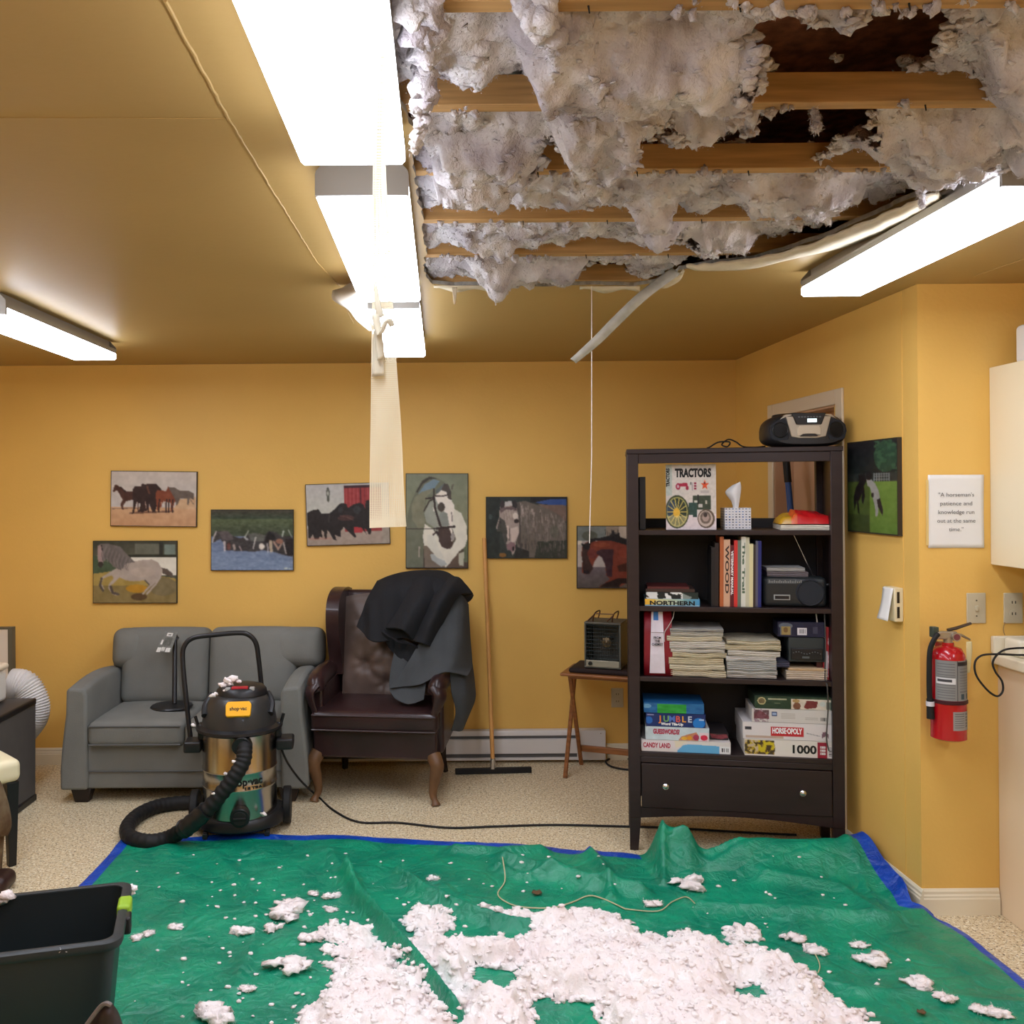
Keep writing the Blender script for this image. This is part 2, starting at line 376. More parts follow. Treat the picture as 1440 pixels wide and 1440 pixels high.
# ------------------------------------------------------------------ ceiling with the torn opening
def cl(px, py, z=CEIL): 
    x, y = lvl(px, py); Y = F * (z - CH) / (PY - y); return ((x - PX) / F * Y, Y)
HOLE = [(-.12, .9), (-.10, 1.3), (-.095, 1.6), (-.085, 1.85), (-.05, 2.0), (-.06, 2.3), (-.05, 2.6), (-.04, 3.0), (-.055, 3.3), (-.03, 3.5)]
HOLE += [cl(640, 402), cl(700, 400), cl(760, 403), cl(830, 400), cl(890, 402), cl(935, 395), cl(955, 380), cl(1000, 371), cl(1060, 365), cl(1110, 350), cl(1160, 333), cl(1210, 310), cl(1260, 288), cl(1310, 268), cl(1380, 245), cl(1440, 226)]
HOLE += [(1.62, 2.0), (1.9, 1.6), (2.1, .9)]
# jagged resampling
hp = []
for i in range(len(HOLE)):
    a, b = Vector(HOLE[i]), Vector(HOLE[(i + 1) % len(HOLE)]); n = max(1, int((b - a).length / .03))
    for k in range(n):
        p = a.lerp(b, k / n); q = .006; hp.append((p.x + random.uniform(-q, q), p.y + random.uniform(-q, q)))
outer = [(XL, YN), (XF, YN), (XF, 3.62), (xr(3.62), 3.62), (xr(YB) + .0, YB), (XL, YB)]
def ring_slab(name, outer, hole, z0, z1, mats):
    mm = M(); allp = outer + hole; tr = tessellate_polygon([[Vector((x, y, 0)) for x, y in outer], [Vector((x, y, 0)) for x, y in hole]])
    n = len(allp); mm.m(0).add([(x, y, z0) for x, y in allp], [tuple(t) for t in tr])
    mm.m(1).add([(x, y, z1) for x, y in allp], [tuple(t) for t in tr])
    k = len(hole); mm.m(1).add([(x, y, z0) for x, y in hole] + [(x, y, z1) for x, y in hole], [(i, (i + 1) % k, (i + 1) % k + k, i + k) for i in range(k)])
    return struct(name, mm, mats, smooth=None)
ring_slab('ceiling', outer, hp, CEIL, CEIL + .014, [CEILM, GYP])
m = M().box(XL - .1, XF + .1, YN - .1, YB + .1, TOP, TOP + .05); struct('ceiling_sheathing', m, OSB, smooth=None)
# raised taped seams in the paint
def seam(name, pts, w_=.006, h_=.0025, sag=0.0):
    mm = M(); P = [Vector((x, y, CEIL - .0005)) for x, y in pts]; q = []
    for i, p in enumerate(P[:-1]):
        n = max(2, int((P[i + 1] - p).length / .02))
        for k in range(n): t = p.lerp(P[i + 1], k / n); q.append(t + Vector((float(vn(t.y * 40, 1.0)) * .0018, float(vn(t.x * 40, 4.0)) * .0015, 0)))
    q.append(P[-1]); mm.tube(q, w_ * .5, 6, sx=1, sy=1); return struct(name, mm, CEILM)
seam('trim_1', [cl(232, 0), cl(322, 168)], .007); seam('trim_2', [cl(322, 168), cl(445, 368), cl(480, 405)], .0055)
seam('trim_3', [cl(-60, 165), cl(318, 166)], .0028); seam('trim_4', [cl(476, 412), cl(497, 455)], .0035)
seam('trim_5', [cl(1370, 388), cl(1460, 357)], .003)
# joists: each one a length of pine across the opening
jy = [1.548, 1.955, 2.348, 2.766, 3.17, 3.575]
jl = ['nearest pine joist at the top edge of the torn ceiling opening', 'second pine joist from the camera, long bare stretch on its right',
      'third pine joist from the camera, bare in its middle stretch', 'fourth pine joist from the camera, thin bare strips between fluff',
      'fifth pine joist from the camera, nearly buried in insulation', 'far pine joist along the back edge of the ceiling opening']
for i, y in enumerate(jy):
    mm = M().box(-.55, 2.75, y - .038, y, CEIL + .0145, CEIL + .078)
    o = mm.build('ceiling_joist', WOODJ, bevel=.002); tag(o, jl[i], 'joist', 'pine joists across the torn ceiling')
    if i < 5:                      # drywall screws left in the joist
        s_ = M()
        for x in ([.35, .62, 1.02, 1.22, 1.45] if i == 1 else [.25, .5, .78, 1.0]):
            s_.cyl((x, y - .02, CEIL + .016), (x + .002, y - .02, CEIL + .002), .002, .0012, 6)
        s_.build('screw', BLACKM, o)['kind'] = 'stuff'
# ------------------------------------------------------------------ ceiling lamps
LENS = mat('glowing_acrylic_lens', (255, 252, 244), .3, emit=LAMP_STRENGTH)
LENS.node_tree.nodes['Principled BSDF'].inputs['Emission Color'].default_value = LAMP_COLOR
HOUS = mat('lamp_housing_enamel', (150, 145, 136), .45)
def lamp(cx, y0, L_, label, W=.22):
    t = thing('ceiling_lamp', label, 'ceiling light', (cx, y0, CEIL), 0, 'fluorescent ceiling lamps'); h = W / 2
    prof = [(-h * .72, 0), (h * .72, 0), (h * .78, -.028), (h, -.045), (h, -.055), (-h, -.055), (-h, -.045), (-h * .78, -.028)]
    M().prism([(-h * .7, 0), (h * .7, 0), (h * .7, -.03), (-h * .7, -.03)], .012, L_ - .012, 'y').build('housing', HOUS, t)
    M().prism([(-h * .72, -.0305), (h * .72, -.0305), (h * .99, -.04), (h * .99, -.062), (-h * .99, -.062), (-h * .99, -.04)], .012, L_ - .006, 'y').build('side_channel', HOUS, t)
    lp = [(-h + .004, -.0625), (h - .004, -.0625), (h, -.066), (h, -.088), (h - .008, -.095), (-h + .008, -.095), (-h, -.088), (-h, -.066)]
    M().prism(lp, .012, L_ - .006, 'y').build('lens', LENS, t)
    for a, b in ((0, .012), (L_ - .006, L_)):
        M().prism([(-h * .72, 0), (h * .72, 0), (h * .98, -.032), (h, -.04), (h, -.09 if a == 0 else -.05), (-h, -.09 if a == 0 else -.05), (-h, -.04), (-h * .98, -.032)], a, b, 'y').build('end_cap', HOUS, t)
    return t
lamp(-.18, .74, 1.22, 'large glowing ceiling lamp nearest the camera, cut by the top of the photo')
lamp(-.18, 2.17, 1.21, 'middle glowing ceiling lamp of the row beside the torn opening')
lamp(-.185, 3.52, 1.25, 'small farthest ceiling lamp of the row beside the torn opening')
lamp(-1.785, 3.57, 1.22, 'ceiling lamp at the left edge of the photo above the couch')
lamp(1.415, 2.14, 1.2, 'ceiling lamp on the right, beside the sagging edge of the opening')
lamp(-1.785, 2.2, 1.22, 'ceiling lamp left of the photo frame, behind the one above the couch')
lamp(2.45, .6, 1.22, 'ceiling lamp right of the photo frame, beside the camera')
lamp(1.0, -.9, 1.22, 'ceiling lamp behind the camera on the right')
lamp(-.18, -.7, 1.22, 'ceiling lamp behind the camera in the middle row')
# ------------------------------------------------------------------ insulation in the ceiling
def clp(pts): return [cl(x, y, CEIL + .02) for x, y in pts]
def ceil_insulation():
    st = .009; xs = np.arange(-.10, 2.3, st); ys = np.arange(1.3, 3.64, st); X, Y = np.meshgrid(xs, ys)
    base = .052 + .05 * fbm(X, Y, 1.0, 3, 4.0) + .03 * fbm(X, Y, 5.0, 3, 13.0)
    jd = np.min(np.abs(Y[..., None] - (np.array(jy) - .019)), -1)
    bay = np.clip(jd / .2, 0, 1)
    d = base + .045 * np.exp(-(jd / .035) ** 2) - .02 * bay + .06 * np.exp(-(jd / .03) ** 2) * np.maximum(0, fbm(X, Y, 8.0, 3, 6.0))
    def soft(pts, w_, amp):
        P = clp(pts); ins = inpoly(X, Y, P); dd = pdist(X, Y, P + P[:1]); sd = np.where(ins, dd, -dd)
        return amp * np.clip(.5 + sd / w_ + .5 * fbm(X, Y, 2.0, 3, 14.0), 0, 1)
    # hanging masses that hide the joists
    for pts, a in [([(735, 0), (810, 10), (850, 60), (1070, 60), (1060, 190), (1040, 160), (960, 185), (880, 200), (840, 225), (790, 205), (790, 160), (750, 150), (755, 60), (740, 30)], .085),
                   ([(950, -10), (1110, -10), (1090, 15), (960, 15)], .07),
                   ([(600, 200), (755, 200), (755, 250), (700, 262), (600, 262)], .07), ([(640, 50), (740, 50), (745, 110), (640, 120)], .02),
                   ([(1400, 60), (1460, 60), (1460, 190), (1410, 160)], .08), ([(1200, 180), (1460, 160), (1460, 240), (1320, 250), (1250, 235), (1240, 215)], .075),
                   ([(1120, 190), (1165, 190), (1155, 235), (1140, 238)], .07), ([(895, 285), (945, 285), (940, 320), (910, 325)], .07), ([(880, 150), (900, 150), (870, 240), (850, 235)], .06),
                   ([(660, 340), (715, 340), (710, 380), (665, 380)], .06), ([(690, 370), (815, 375), (815, 412), (690, 408)], .07),
                   ([(590, 290), (604, 290), (606, 412), (596, 412)], .05), ([(1050, 255), (1200, 255), (1190, 310), (1150, 325), (1050, 300)], .05), ([(980, 330), (1060, 330), (1050, 368), (990, 372)], .05)]:
        d = d - soft(pts, .05, a)
    # bare places: the sheathing shows
    gap = np.full_like(X, -5.0)
    for pts in [[(1075, 22), (1160, 35), (1300, 25), (1370, 20), (1340, 85), (1310, 120), (1260, 150), (1075, 150), (1060, 60)],
                [(890, 175), (940, 165), (950, 175), (1010, 185), (1065, 162), (1250, 160), (1210, 190), (1165, 225), (1120, 240), (900, 240)],
                [(1075, 140), (1240, 150), (1190, 172), (1080, 170)], [(1195, 292), (1215, 290), (1212, 303), (1190, 305)],
                [(820, 382), (880, 376), (890, 396), (818, 398)], [(925, 330), (1000, 338), (960, 346), (920, 344)], [(640, 352), (655, 350), (655, 362), (630, 362)], [(758, 200), (800, 198), (830, 225), (850, 238), (760, 240)]]:
        P = clp(pts); ins = inpoly(X, Y, P); dd = pdist(X, Y, P + P[:1]); gap = np.maximum(gap, np.where(ins, dd, -dd) / .05 + 1.2 * fbm(X, Y, 9.0, 5, 18.0))
    
    ok = gap < .05
    # stay inside the hole
    ins = inpoly(X, Y, hp); dd = pdist(X, Y, hp + hp[:1]); ok &= (ins | (dd < .012)); d = np.where(ins & (dd > .03), d, np.maximum(d, .035)); d = np.where((X > 1.1) & (dd < .12), np.maximum(d, .03), d)
    d = d + np.clip(gap + .1, 0, 1) * .05
    q1 = np.abs(fbm(X, Y, 4.0, 3, 16.0)); q2 = np.abs(fbm(X, Y, 14.0, 3, 38.0)); Z = CEIL + d + .055 * q1 + .018 * q2 - .014; Z = np.where(dd < .06, np.maximum(Z, CEIL + .018), Z)
    Xd = X + .022 * fbm(X, Y, 11.0, 3, 14.0) + .008 * vn(X * 70, Y * 70, 2.0); Yd = Y + .022 * fbm(X, Y, 21.0, 3, 14.0) + .008 * vn(X * 70, Y * 70, 7.0)
    Z = Z + .006 * vn(X * 60, Y * 60, 3.0) + .006 * vn(X * 33, Y * 33, 13.0)
    mm = M(); idx = -np.ones(X.shape, int); sel = np.argwhere(ok); idx[ok] = np.arange(len(sel))
    vs = np.stack([Xd[ok], Yd[ok], Z[ok]], -1); fs = []
    A, B, C_, D_ = idx[:-1, :-1], idx[:-1, 1:], idx[1:, 1:], idx[1:, :-1]; g = (A >= 0) & (B >= 0) & (C_ >= 0) & (D_ >= 0)
    fs = list(zip(A[g], B[g], C_[g], D_[g])); mm.add([tuple(v) for v in vs], [tuple(int(i) for i in f) for f in fs])
    # tufts
    n = len(vs); pick = RNG.choice(n, 3200, replace=False)
    fibres(mm, vs, 110000, .002, .010, w_=.0008, down=.3)
    for k, i in enumerate(pick):
        x, y, z = vs[i]; r = .003 + .005 * RNG.rand() ** 2
        tall = RNG.rand() < .3
        fluff(mm, (x, y, z), r, (.6, .6, 1.6) if tall else (1.6, 1.3, .6), k * 1.37, 1 if k % 2 else 0, .7)
    eg = np.argwhere(ok[1:-1, 1:-1] & ~(ok[:-2, 1:-1] & ok[2:, 1:-1] & ok[1:-1, :-2] & ok[1:-1, 2:])) + 1; ep = []
    for k, (i, j) in enumerate(eg[RNG.permutation(len(eg))[:900]]):
        p = (Xd[i, j], Yd[i, j], Z[i, j]); 
        if p[0] > 1.1 and p[1] > 2.15 and dd[i, j] < .1 or dd[i, j] < .03: continue
        fluff(mm, p, .004 + .008 * RNG.rand(), (1.3, 1.1, .8), k * 2.1, 1, .9); ep.append(p)
    for k in range(520):
        y0 = jy[RNG.randint(0, 5)] - .02 + RNG.normal(0, .012); x0 = RNG.uniform(0, 1.9)
        if not inpoly(np.array([x0]), np.array([y0]), hp)[0] or (x0 > 1.0 and pdist(np.array([x0]), np.array([y0]), hp)[0] < .12) or fbm(x0 * 6, y0 * 3, 2.0, 2) < -.02: continue
        r = .003 + .007 * RNG.rand() ** 1.5; p = (x0, y0, CEIL + .013 - r * .6); fluff(mm, p, r, (1.1, .8, 1.5), k * 1.9, 1, .9); ep.append(p)
    fibres(mm, ep, 16000, .003, .014, down=.5, seed=9)
    o = mm.build('insulation', INS, smooth=180); tag(o, 'white fluffy loose insulation bulging between the ceiling joists', 'insulation', None, 'stuff')
ceil_insulation()
# hanging clumps
def clump(label, pts, rr, n=14, seed=0, group='insulation clumps hanging from the torn ceiling', name='insulation_clump'):
    mm = M(); P = curve(pts, n)
    for i, p in enumerate(P):
        r = rr[0] + (rr[1] - rr[0]) * i / (n - 1)
        for q in range(3):
            fluff(mm, p + Vector((random.uniform(-1, 1), random.uniform(-1, 1), random.uniform(-1, 1))) * r * .6, r * random.uniform(.6, 1), (1, .8, 1.1), seed + i * 3.1 + q, 1, .6)
    fibres(mm, list(mm.v), 1800, .002, .010, down=.5, seed=int(seed))
    o = mm.build(name, INS, smooth=180); return tag(o, label, 'insulation', group)
clump('long white insulation strand dangling beside the large lamp', [at(606, 20, 1.62), at(602, 80, 1.66), at(597, 130, 1.7), at(590, 180, 1.75), at(585, 212, 1.8)], (.03, .008), 16, 5)
clump('soft white insulation lump at the top edge beside the large lamp', [at(570, -10, 1.5), at(590, 10, 1.5), at(600, 45, 1.55)], (.035, .028), 7, 9)
clump('rounded white insulation wad hanging from the nearest joist', [at(750, -10, 1.53), at(752, 14, 1.52), at(775, 45, 1.56), at(782, 62, 1.56)], (.035, .014), 10, 13)
clump('pointed insulation clump hanging at the end of the bare dark gap', [at(1035, 130, 1.93), at(1032, 160, 1.94), at(1030, 178, 1.95)], (.03, .007), 8, 19)
clump('small insulation wisp hanging over the sagging edge near the right lamp', [at(1295, 250, 2.36), at(1297, 275, 2.36), at(1297, 290, 2.36)], (.013, .004), 7, 23)
clump('small insulation wisp hanging below the second joist', [at(1145, 158, 1.92), at(1148, 172, 1.92), at(1149, 179, 1.92)], (.006, .008), 5, 29)
# torn drywall lips round the opening
GREYP = mat('grey_drywall_back_paper', (112, 110, 106), .85, var=.2, vs_=30)
def lip(label, up, lo, drop, mm_=None, name='drywall_flap'):
    """up = pixels along the hanging inner edge, lo = pixels along the crease on the ceiling"""
    n = 40; A = [Vector(cl(x, y) + (CEIL - .003,)) for x, y in lo]; B = [Vector(cl(x, y, CEIL - d) + (CEIL - d,)) for (x, y), d in zip(up, drop)]
    A = cat_rom([tuple(p) for p in A], n); B = cat_rom([tuple(p) for p in B], n)
    B[1:-1] += RNG.uniform(-.004, .004, (n - 2, 3)); P = np.stack([A, A * .6 + B * .4 + np.array([0, 0, -.004]), B], 0)
    m_ = M(); m_.m(0).grid(P)
    o = m_.build(name, PAPER if mm_ is None else mm_, solid=.011, smooth=60)
    return tag(o, label, 'drywall', 'torn drywall round the ceiling opening')
lip('sagging torn drywall edge curving beside the right ceiling lamp', [(965, 374), (1030, 369), (1100, 355), (1170, 333), (1230, 308), (1290, 283), (1320, 270)], [(985, 378), (1050, 376), (1110, 362), (1180, 346), (1245, 325), (1300, 302), (1330, 282)], [.006, .012, .02, .032, .045, .045, .025])
lip('small pale flap of torn ceiling paper above the bookcase', [(955, 385), (940, 392), (925, 402)], [(962, 378), (955, 392), (938, 402)], [.004, .008, .006])
for k, (x0, x1, yy) in enumerate([(610, 715, 403), (815, 900, 404)]):
    A = np.array([Vector(cl(x, yy - 2) + (CEIL - .002,)) for x in np.linspace(x0, x1, 14)]); B = np.array([Vector(cl(x, yy + 3 + 2.5 * math.sin(x * .12), CEIL - .004) + (CEIL - .006 - .006 * math.sin((x - x0) / (x1 - x0) * PI),)) for x in np.linspace(x0, x1, 14)])
    o = M().grid(np.stack([A, B], 0)).build('paper_strip', PAPER, solid=.002); tag(o, ['torn strip of pale ceiling paper at the left of the far opening edge', 'torn strip of pale ceiling paper at the right of the far opening edge'][k], 'paper strip', 'torn paper along the far opening edge')
o = M().grid(surf([[at(636, 404, 3.5), at(643, 404, 3.5)], [at(637, 416, 3.49), at(642, 415, 3.5)], [at(638, 428, 3.5), at(640, 428, 3.5)]], 8, 4)).build('paper_strip', PAPER, solid=.0015)
tag(o, 'narrow paper sliver dangling from the far opening edge', 'paper strip')
# long diagonal plastic strip and the thin string
BEAD = mat('grey_bead_strip', (168, 164, 150), .6, var=.1, vs_=30)
c = [Vector(cl(950, 380) + (CEIL - .004,)), at(905, 415, 3.22), at(868, 450, 3.26), at(838, 480, 3.3), at(806, 508, 3.33)]; ww = [.03, .028, .028, .026, .02]
ctrl = [[p + Vector((-w_ * .5, 0, w_ * .4)), p + Vector((0, -.008, 0)), p + Vector((w_ * .5, 0, -w_ * .4))] for p, w_ in zip(c, ww)]
o = M().grid(surf([[tuple(q) for q in r] for r in ctrl], 24, 7)).build('corner_bead_strip', BEAD, solid=.0015); tag(o, 'long grey strip hanging diagonally from the corner of the ceiling opening', 'strip')
o = M().tube([at(832, 402, 3.5), at(832, 500, 3.5), at(832, 640, 3.5), at(830, 720, 3.5), at(829, 764, 3.5)], .0016, 6).build('string', WHITEP); tag(o, 'thin pale string hanging from the opening down past the chestnut horse picture', 'string')
# fibreglass mesh tape hanging near the camera: real woven strands
MESH = mat('fibreglass_mesh_tape', (236, 228, 200), .6)
def mesh_tape():
    rows = [(at(534, -110, 1.3), at(541, -110, 1.31)), (at(533, 0, 1.3), at(541, 0, 1.31)), (at(526, 200, 1.3), at(541, 200, 1.312)), (at(524, 330, 1.3), at(547, 330, 1.312)), (at(524, 430, 1.3), at(552, 430, 1.31)),
            (at(523, 500, 1.3), at(556, 500, 1.31)), (at(522, 600, 1.3), at(563, 600, 1.31)), (at(521, 690, 1.3), at(567, 690, 1.305)), (at(521, 742, 1.3), at(570, 740, 1.305))]
    n = 300; A = cat_rom([tuple(r[0]) for r in rows], n); B = cat_rom([tuple(r[1]) for r in rows], n)
    mm = M()
    for j in range(19):                                   # warp
        t = j / 18; P = A * (1 - t) + B * t; P[:, 1] += .0015 * math.sin(j * 1.3) + .002 * np.sin(np.linspace(0, 20, n) + j * .3)
        wv = .00058; mm.grid(np.stack([P + np.array([-wv, 0, 0]), P + np.array([wv, 0, 0])], 0))
    for i in range(0, n):                                 # weft
        t = np.linspace(-.03, 1.03, 8)[:, None]; P = A[i] * (1 - t) + B[i] * t; wv = .00055
        mm.grid(np.stack([P + np.array([0, .0004, -wv]), P + np.array([0, .0004, wv])], 0))
    t = thing('mesh_tape', 'white woven mesh tape hanging straight down in front of the lamps', 'tape')
    mm.build('woven_strip', MESH, t, smooth=None)
    r = M(); cc = [at(536, 505, 1.29), at(532, 470, 1.29), at(528, 440, 1.285), at(534, 470, 1.28), at(544, 450, 1.28), at(552, 458, 1.285)]
    Pc = cat_rom([tuple(p) for p in cc], 26); ax = np.linspace(.006, .004, 26)[:, None] * np.array([[.8, .3, .45]]); r.grid(np.stack([Pc - ax, Pc, Pc + ax], 0)); 
    r.grid(surf([[tuple(at(526, 400, 1.29)), tuple(at(529, 398, 1.29))], [tuple(at(527, 430, 1.285)), tuple(at(536, 430, 1.285))], [tuple(at(530, 448, 1.285)), tuple(at(540, 444, 1.285))]], 10, 4))
    r.grid(surf([[tuple(at(526, 465, 1.292)), tuple(at(531, 462, 1.292))], [tuple(at(524, 490, 1.295)), tuple(at(538, 492, 1.295))], [tuple(at(523, 530, 1.295)), tuple(at(540, 528, 1.295))]], 10, 4))
    r.build('torn_paper', mat('tape_joint_compound', (206, 200, 178), .8), t, solid=.0008)
mesh_tape()
# loose tape peeling from the ceiling seam
cc = [at(482, 403, 3.5), at(494, 412, 3.3), at(505, 430, 3.2), at(511, 448, 3.15), at(524, 464, 3.15)]; wd = [.07, .12, .07, .04, .02]
ctrl = [[tuple(p + Vector((-a * .55, 0, -a * .2))), tuple(p + Vector((0, .01, 0))), tuple(p + Vector((a * .4, 0, a * .25)))] for p, a in zip(cc, wd)]
o = M().grid(surf(ctrl, 26, 8)).build('peeling_tape', mat('peeling_tape_paper', (214, 208, 196), .7), solid=.0012); tag(o, 'curled loose tape peeling from the ceiling seam left of the small lamp', 'tape')
# ------------------------------------------------------------------ tarp
def tarp_mat(name, col, col2):
    m = mat(name, col, .30, col2=col2, vs_=5, spec=.5); nt = m.node_tree; N = nt.nodes; L = nt.links; b = N['Principled BSDF']
    tc = N.new('ShaderNodeTexCoord'); hs = []
    v = N.new('ShaderNodeTexVoronoi'); v.feature = 'DISTANCE_TO_EDGE'; v.inputs['Scale'].default_value = 7
    n0 = N.new('ShaderNodeTexNoise'); n0.inputs['Scale'].default_value = 3.0
    mx = N.new('ShaderNodeMixRGB'); mx.inputs[0].default_value = .25; L.new(tc.outputs['Object'], mx.inputs[1]); L.new(n0.outputs['Color'], mx.inputs[2]); L.new(tc.outputs['Object'], n0.inputs['Vector'])
    L.new(mx.outputs[0], v.inputs['Vector'])
    src = b.inputs['Base Color'].links[0].from_socket; sc = N.new('ShaderNodeTexNoise'); sc.inputs['Scale'].default_value = 9; sc.inputs['Detail'].default_value = 9; sc.inputs['Roughness'].default_value = .75; sc.inputs['Distortion'].default_value = 2.5
    L.new(tc.outputs['Object'], sc.inputs['Vector']); rr = N.new('ShaderNodeValToRGB'); rr.color_ramp.elements[0].position = .56; rr.color_ramp.elements[1].position = .80; L.new(sc.outputs['Fac'], rr.inputs[0])
    m2 = N.new('ShaderNodeMix'); m2.data_type = 'RGBA'; L.new(rr.outputs[0], m2.inputs[0]); L.new(src, m2.inputs[6]); m2.inputs[7].default_value = s2l(tuple(min(255, c * .6 + 90) for c in col)) + (1,); L.new(m2.outputs[2], b.inputs['Base Color'])
    n1 = N.new('ShaderNodeTexNoise'); n1.inputs['Scale'].default_value = 22; n1.inputs['Detail'].default_value = 6; n1.inputs['Distortion'].default_value = 1.5; L.new(tc.outputs['Object'], n1.inputs['Vector'])
    cl_ = N.new('ShaderNodeMath'); cl_.operation = 'MINIMUM'; cl_.inputs[1].default_value = .12; L.new(v.outputs['Distance'], cl_.inputs[0])
    ad = N.new('ShaderNodeMath'); ad.operation = 'MULTIPLY_ADD'; L.new(n1.outputs['Fac'], ad.inputs[0]); ad.inputs[1].default_value = .35; L.new(cl_.outputs[0], ad.inputs[2])
    bp = N.new('ShaderNodeBump'); bp.inputs['Strength'].default_value = .75; bp.inputs['Distance'].default_value = .035; L.new(ad.outputs[0], bp.inputs['Height']); L.new(bp.outputs[0], b.inputs['Normal'])
    return m
TG = tarp_mat('green_tarp', (14, 150, 112), (6, 124, 96)); TB = tarp_mat('blue_tarp_hem', (14, 76, 190), (10, 60, 160))
FOLD = [  # px polyline, ridge height, half width in metres
    ([(488, 1240), (505, 1275), (545, 1320), (580, 1360), (610, 1400), (640, 1445)], .075, .03), ([(462, 1205), (475, 1222), (490, 1250)], .025, .045),
    ([(560, 1235), (600, 1262), (660, 1290), (720, 1310), (790, 1322)], .05, .035), ([(710, 1215), (770, 1235), (830, 1250), (900, 1262)], .055, .045),
    ([(640, 1200), (700, 1205), (760, 1200)], .035, .04), ([(930, 1215), (1000, 1235), (1060, 1228), (1130, 1215)], .03, .045), ([(936, 1224), (1000, 1226), (1060, 1222), (1110, 1212), (1150, 1196)], .04, .02), ([(931, 1195), (932, 1220), (934, 1248)], .03, .014), ([(1150, 1196), (1180, 1215), (1210, 1250), (1235, 1290)], .02, .03), ([(700, 1225), (730, 1240), (790, 1236), (840, 1246)], .03, .02),
    ([(985, 1280), (1050, 1290), (1150, 1300), (1250, 1310), (1300, 1300)], .035, .04), ([(830, 1205), (850, 1230), (860, 1270)], .04, .03),
    ([(1080, 1250), (1180, 1265), (1230, 1300)], .035, .045), ([(1000, 1330), (1100, 1370), (1200, 1400), (1440, 1425)], .016, .03), ([(300, 1200), (350, 1260), (360, 1320), (330, 1400)], .014, .03)]
FW = [([tuple(flr(x, y)[:2]) for x, y in p], h, w_) for p, h, w_ in FOLD]
def tarpz(X, Y):
    X = np.asarray(X, float); Y = np.asarray(Y, float)
    z = .006 + .03 * np.abs(fbm(X, Y, 1.0, 3, 2.2)) + .010 * np.abs(fbm(X + Y * .4, Y, 2.0, 3, 7.0))
    for P, h, w_ in FW: z = z + h * np.exp(-(pdist(X, Y, P) / w_) ** 1.5 * 1.2)
    g = lambda cx, cy, sx, sy, h: h * np.exp(-((X - cx) / sx) ** 2 - ((Y - cy) / sy) ** 2)
    z = z + .125 * np.exp(-((X - 1.0) / .085) ** 4 - ((Y - 4.04) / .12) ** 2) * (1 + .25 * fbm(X, Y, 3.0, 3, 9.0)) + g(.93, 4.0, .03, .08, .03) + g(1.55, 3.95, .28, .13, .115) + g(1.25, 3.98, .16, .09, .05) + g(1.45, 3.6, .25, .2, .03) + g(1.72, 3.95, .14, .2, .05)
    z = z + g(1.75, 3.3, .2, .3, .02)
    z = z + .09 * np.clip((X - 1.70) / .12, 0, 1) ** 1.5 * np.clip((Y - 3.5) / .12, 0, 1)
    return z
def tarp():
    nu, nv = 330, 250; U, V = np.meshgrid(np.linspace(0, 1, nu), np.linspace(0, 1, nv))
    Y0 = 2.0
    Yb = lambda X: np.interp(X, [-1.6, -.9, -.55, -.1, .35, .67, .84, .90, 1.0, 1.12, 1.3, 1.5, 1.8], [4.40, 4.43, 4.42, 4.36, 4.30, 4.20, 4.15, 4.12, 4.13, 4.05, 4.0, 3.98, 4.0])
    XLf = -1.54 + .02 * np.sin(V * 9); Yg = Y0 + V * 2.2
    XRf = np.interp(Yg, [2.0, 2.9, 3.1, 3.35, 3.45, 3.56, 3.66, 4.3], [1.98, 1.93, 1.93, 1.92, 1.9, 1.80, 1.815, 1.80])
    X = XLf + (XRf - XLf) * U; Y = Y0 + V * (Yb(X) - Y0); Xr = np.interp(Y, [2.0, 2.9, 3.1, 3.35, 3.45, 3.56, 3.66, 4.3], [1.98, 1.93, 1.93, 1.92, 1.9, 1.80, 1.815, 1.80]); X = XLf + (Xr - XLf) * U
    Z = tarpz(X, Y); edge = np.minimum(np.minimum(X - XLf, Xr - X), Yb(X) - Y); Z = np.where((edge < .03) & (Y < 3.5), np.minimum(Z, .008 + edge), Z)
    mm = M(); hem = .055; e2 = np.where((X > .88) & (X < 1.74) & (Yb(X) - Y < hem * 1.2), 1.0, edge); fe = (e2[:-1, :-1] + e2[1:, 1:]) / 2 < hem
    P = np.stack([X, Y, Z], -1); mm.grid(P); mm.mi = [int(b) for b in fe.ravel()]
    o = mm.build('tarp', [TG, TB], smooth=180); tag(o, 'creased green plastic tarp with blue hem covering the floor', 'tarp')
tarp()
def onT(px, py, dz=0.0):
    p = flr(px, py, .01)
    for _ in range(6): p = flr(px, py, float(tarpz(p.x, p.y)))
    return Vector((p.x, p.y, p.z + dz))
# ------------------------------------------------------------------ insulation on the tarp
PA = [(418, 1425), (455, 1385), (468, 1350), (480, 1325), (478, 1308), (520, 1300), (545, 1322), (560, 1352), (590, 1392), (612, 1450), (440, 1450)]
PB = [(565, 1298), (590, 1275), (628, 1290), (622, 1318), (660, 1326), (730, 1322), (742, 1300), (700, 1286), (760, 1282), (830, 1275), (880, 1290), (940, 1322), (965, 1312), (1000, 1330), (1045, 1302), (1065, 1330), (1110, 1358), (1150, 1380), (1185, 1415), (1260, 1455), (640, 1455), (610, 1395), (590, 1345)]
HO = [[(668, 1352), (722, 1362), (718, 1392), (705, 1405), (680, 1400), (660, 1375)], [(745, 1396), (835, 1402), (830, 1432), (770, 1436)], [(1022, 1376), (1065, 1378), (1085, 1396), (1030, 1400)], [(648, 1300), (700, 1295), (700, 1316), (655, 1316)], [(735, 1355), (745, 1355), (745, 1362), (735, 1362)]]
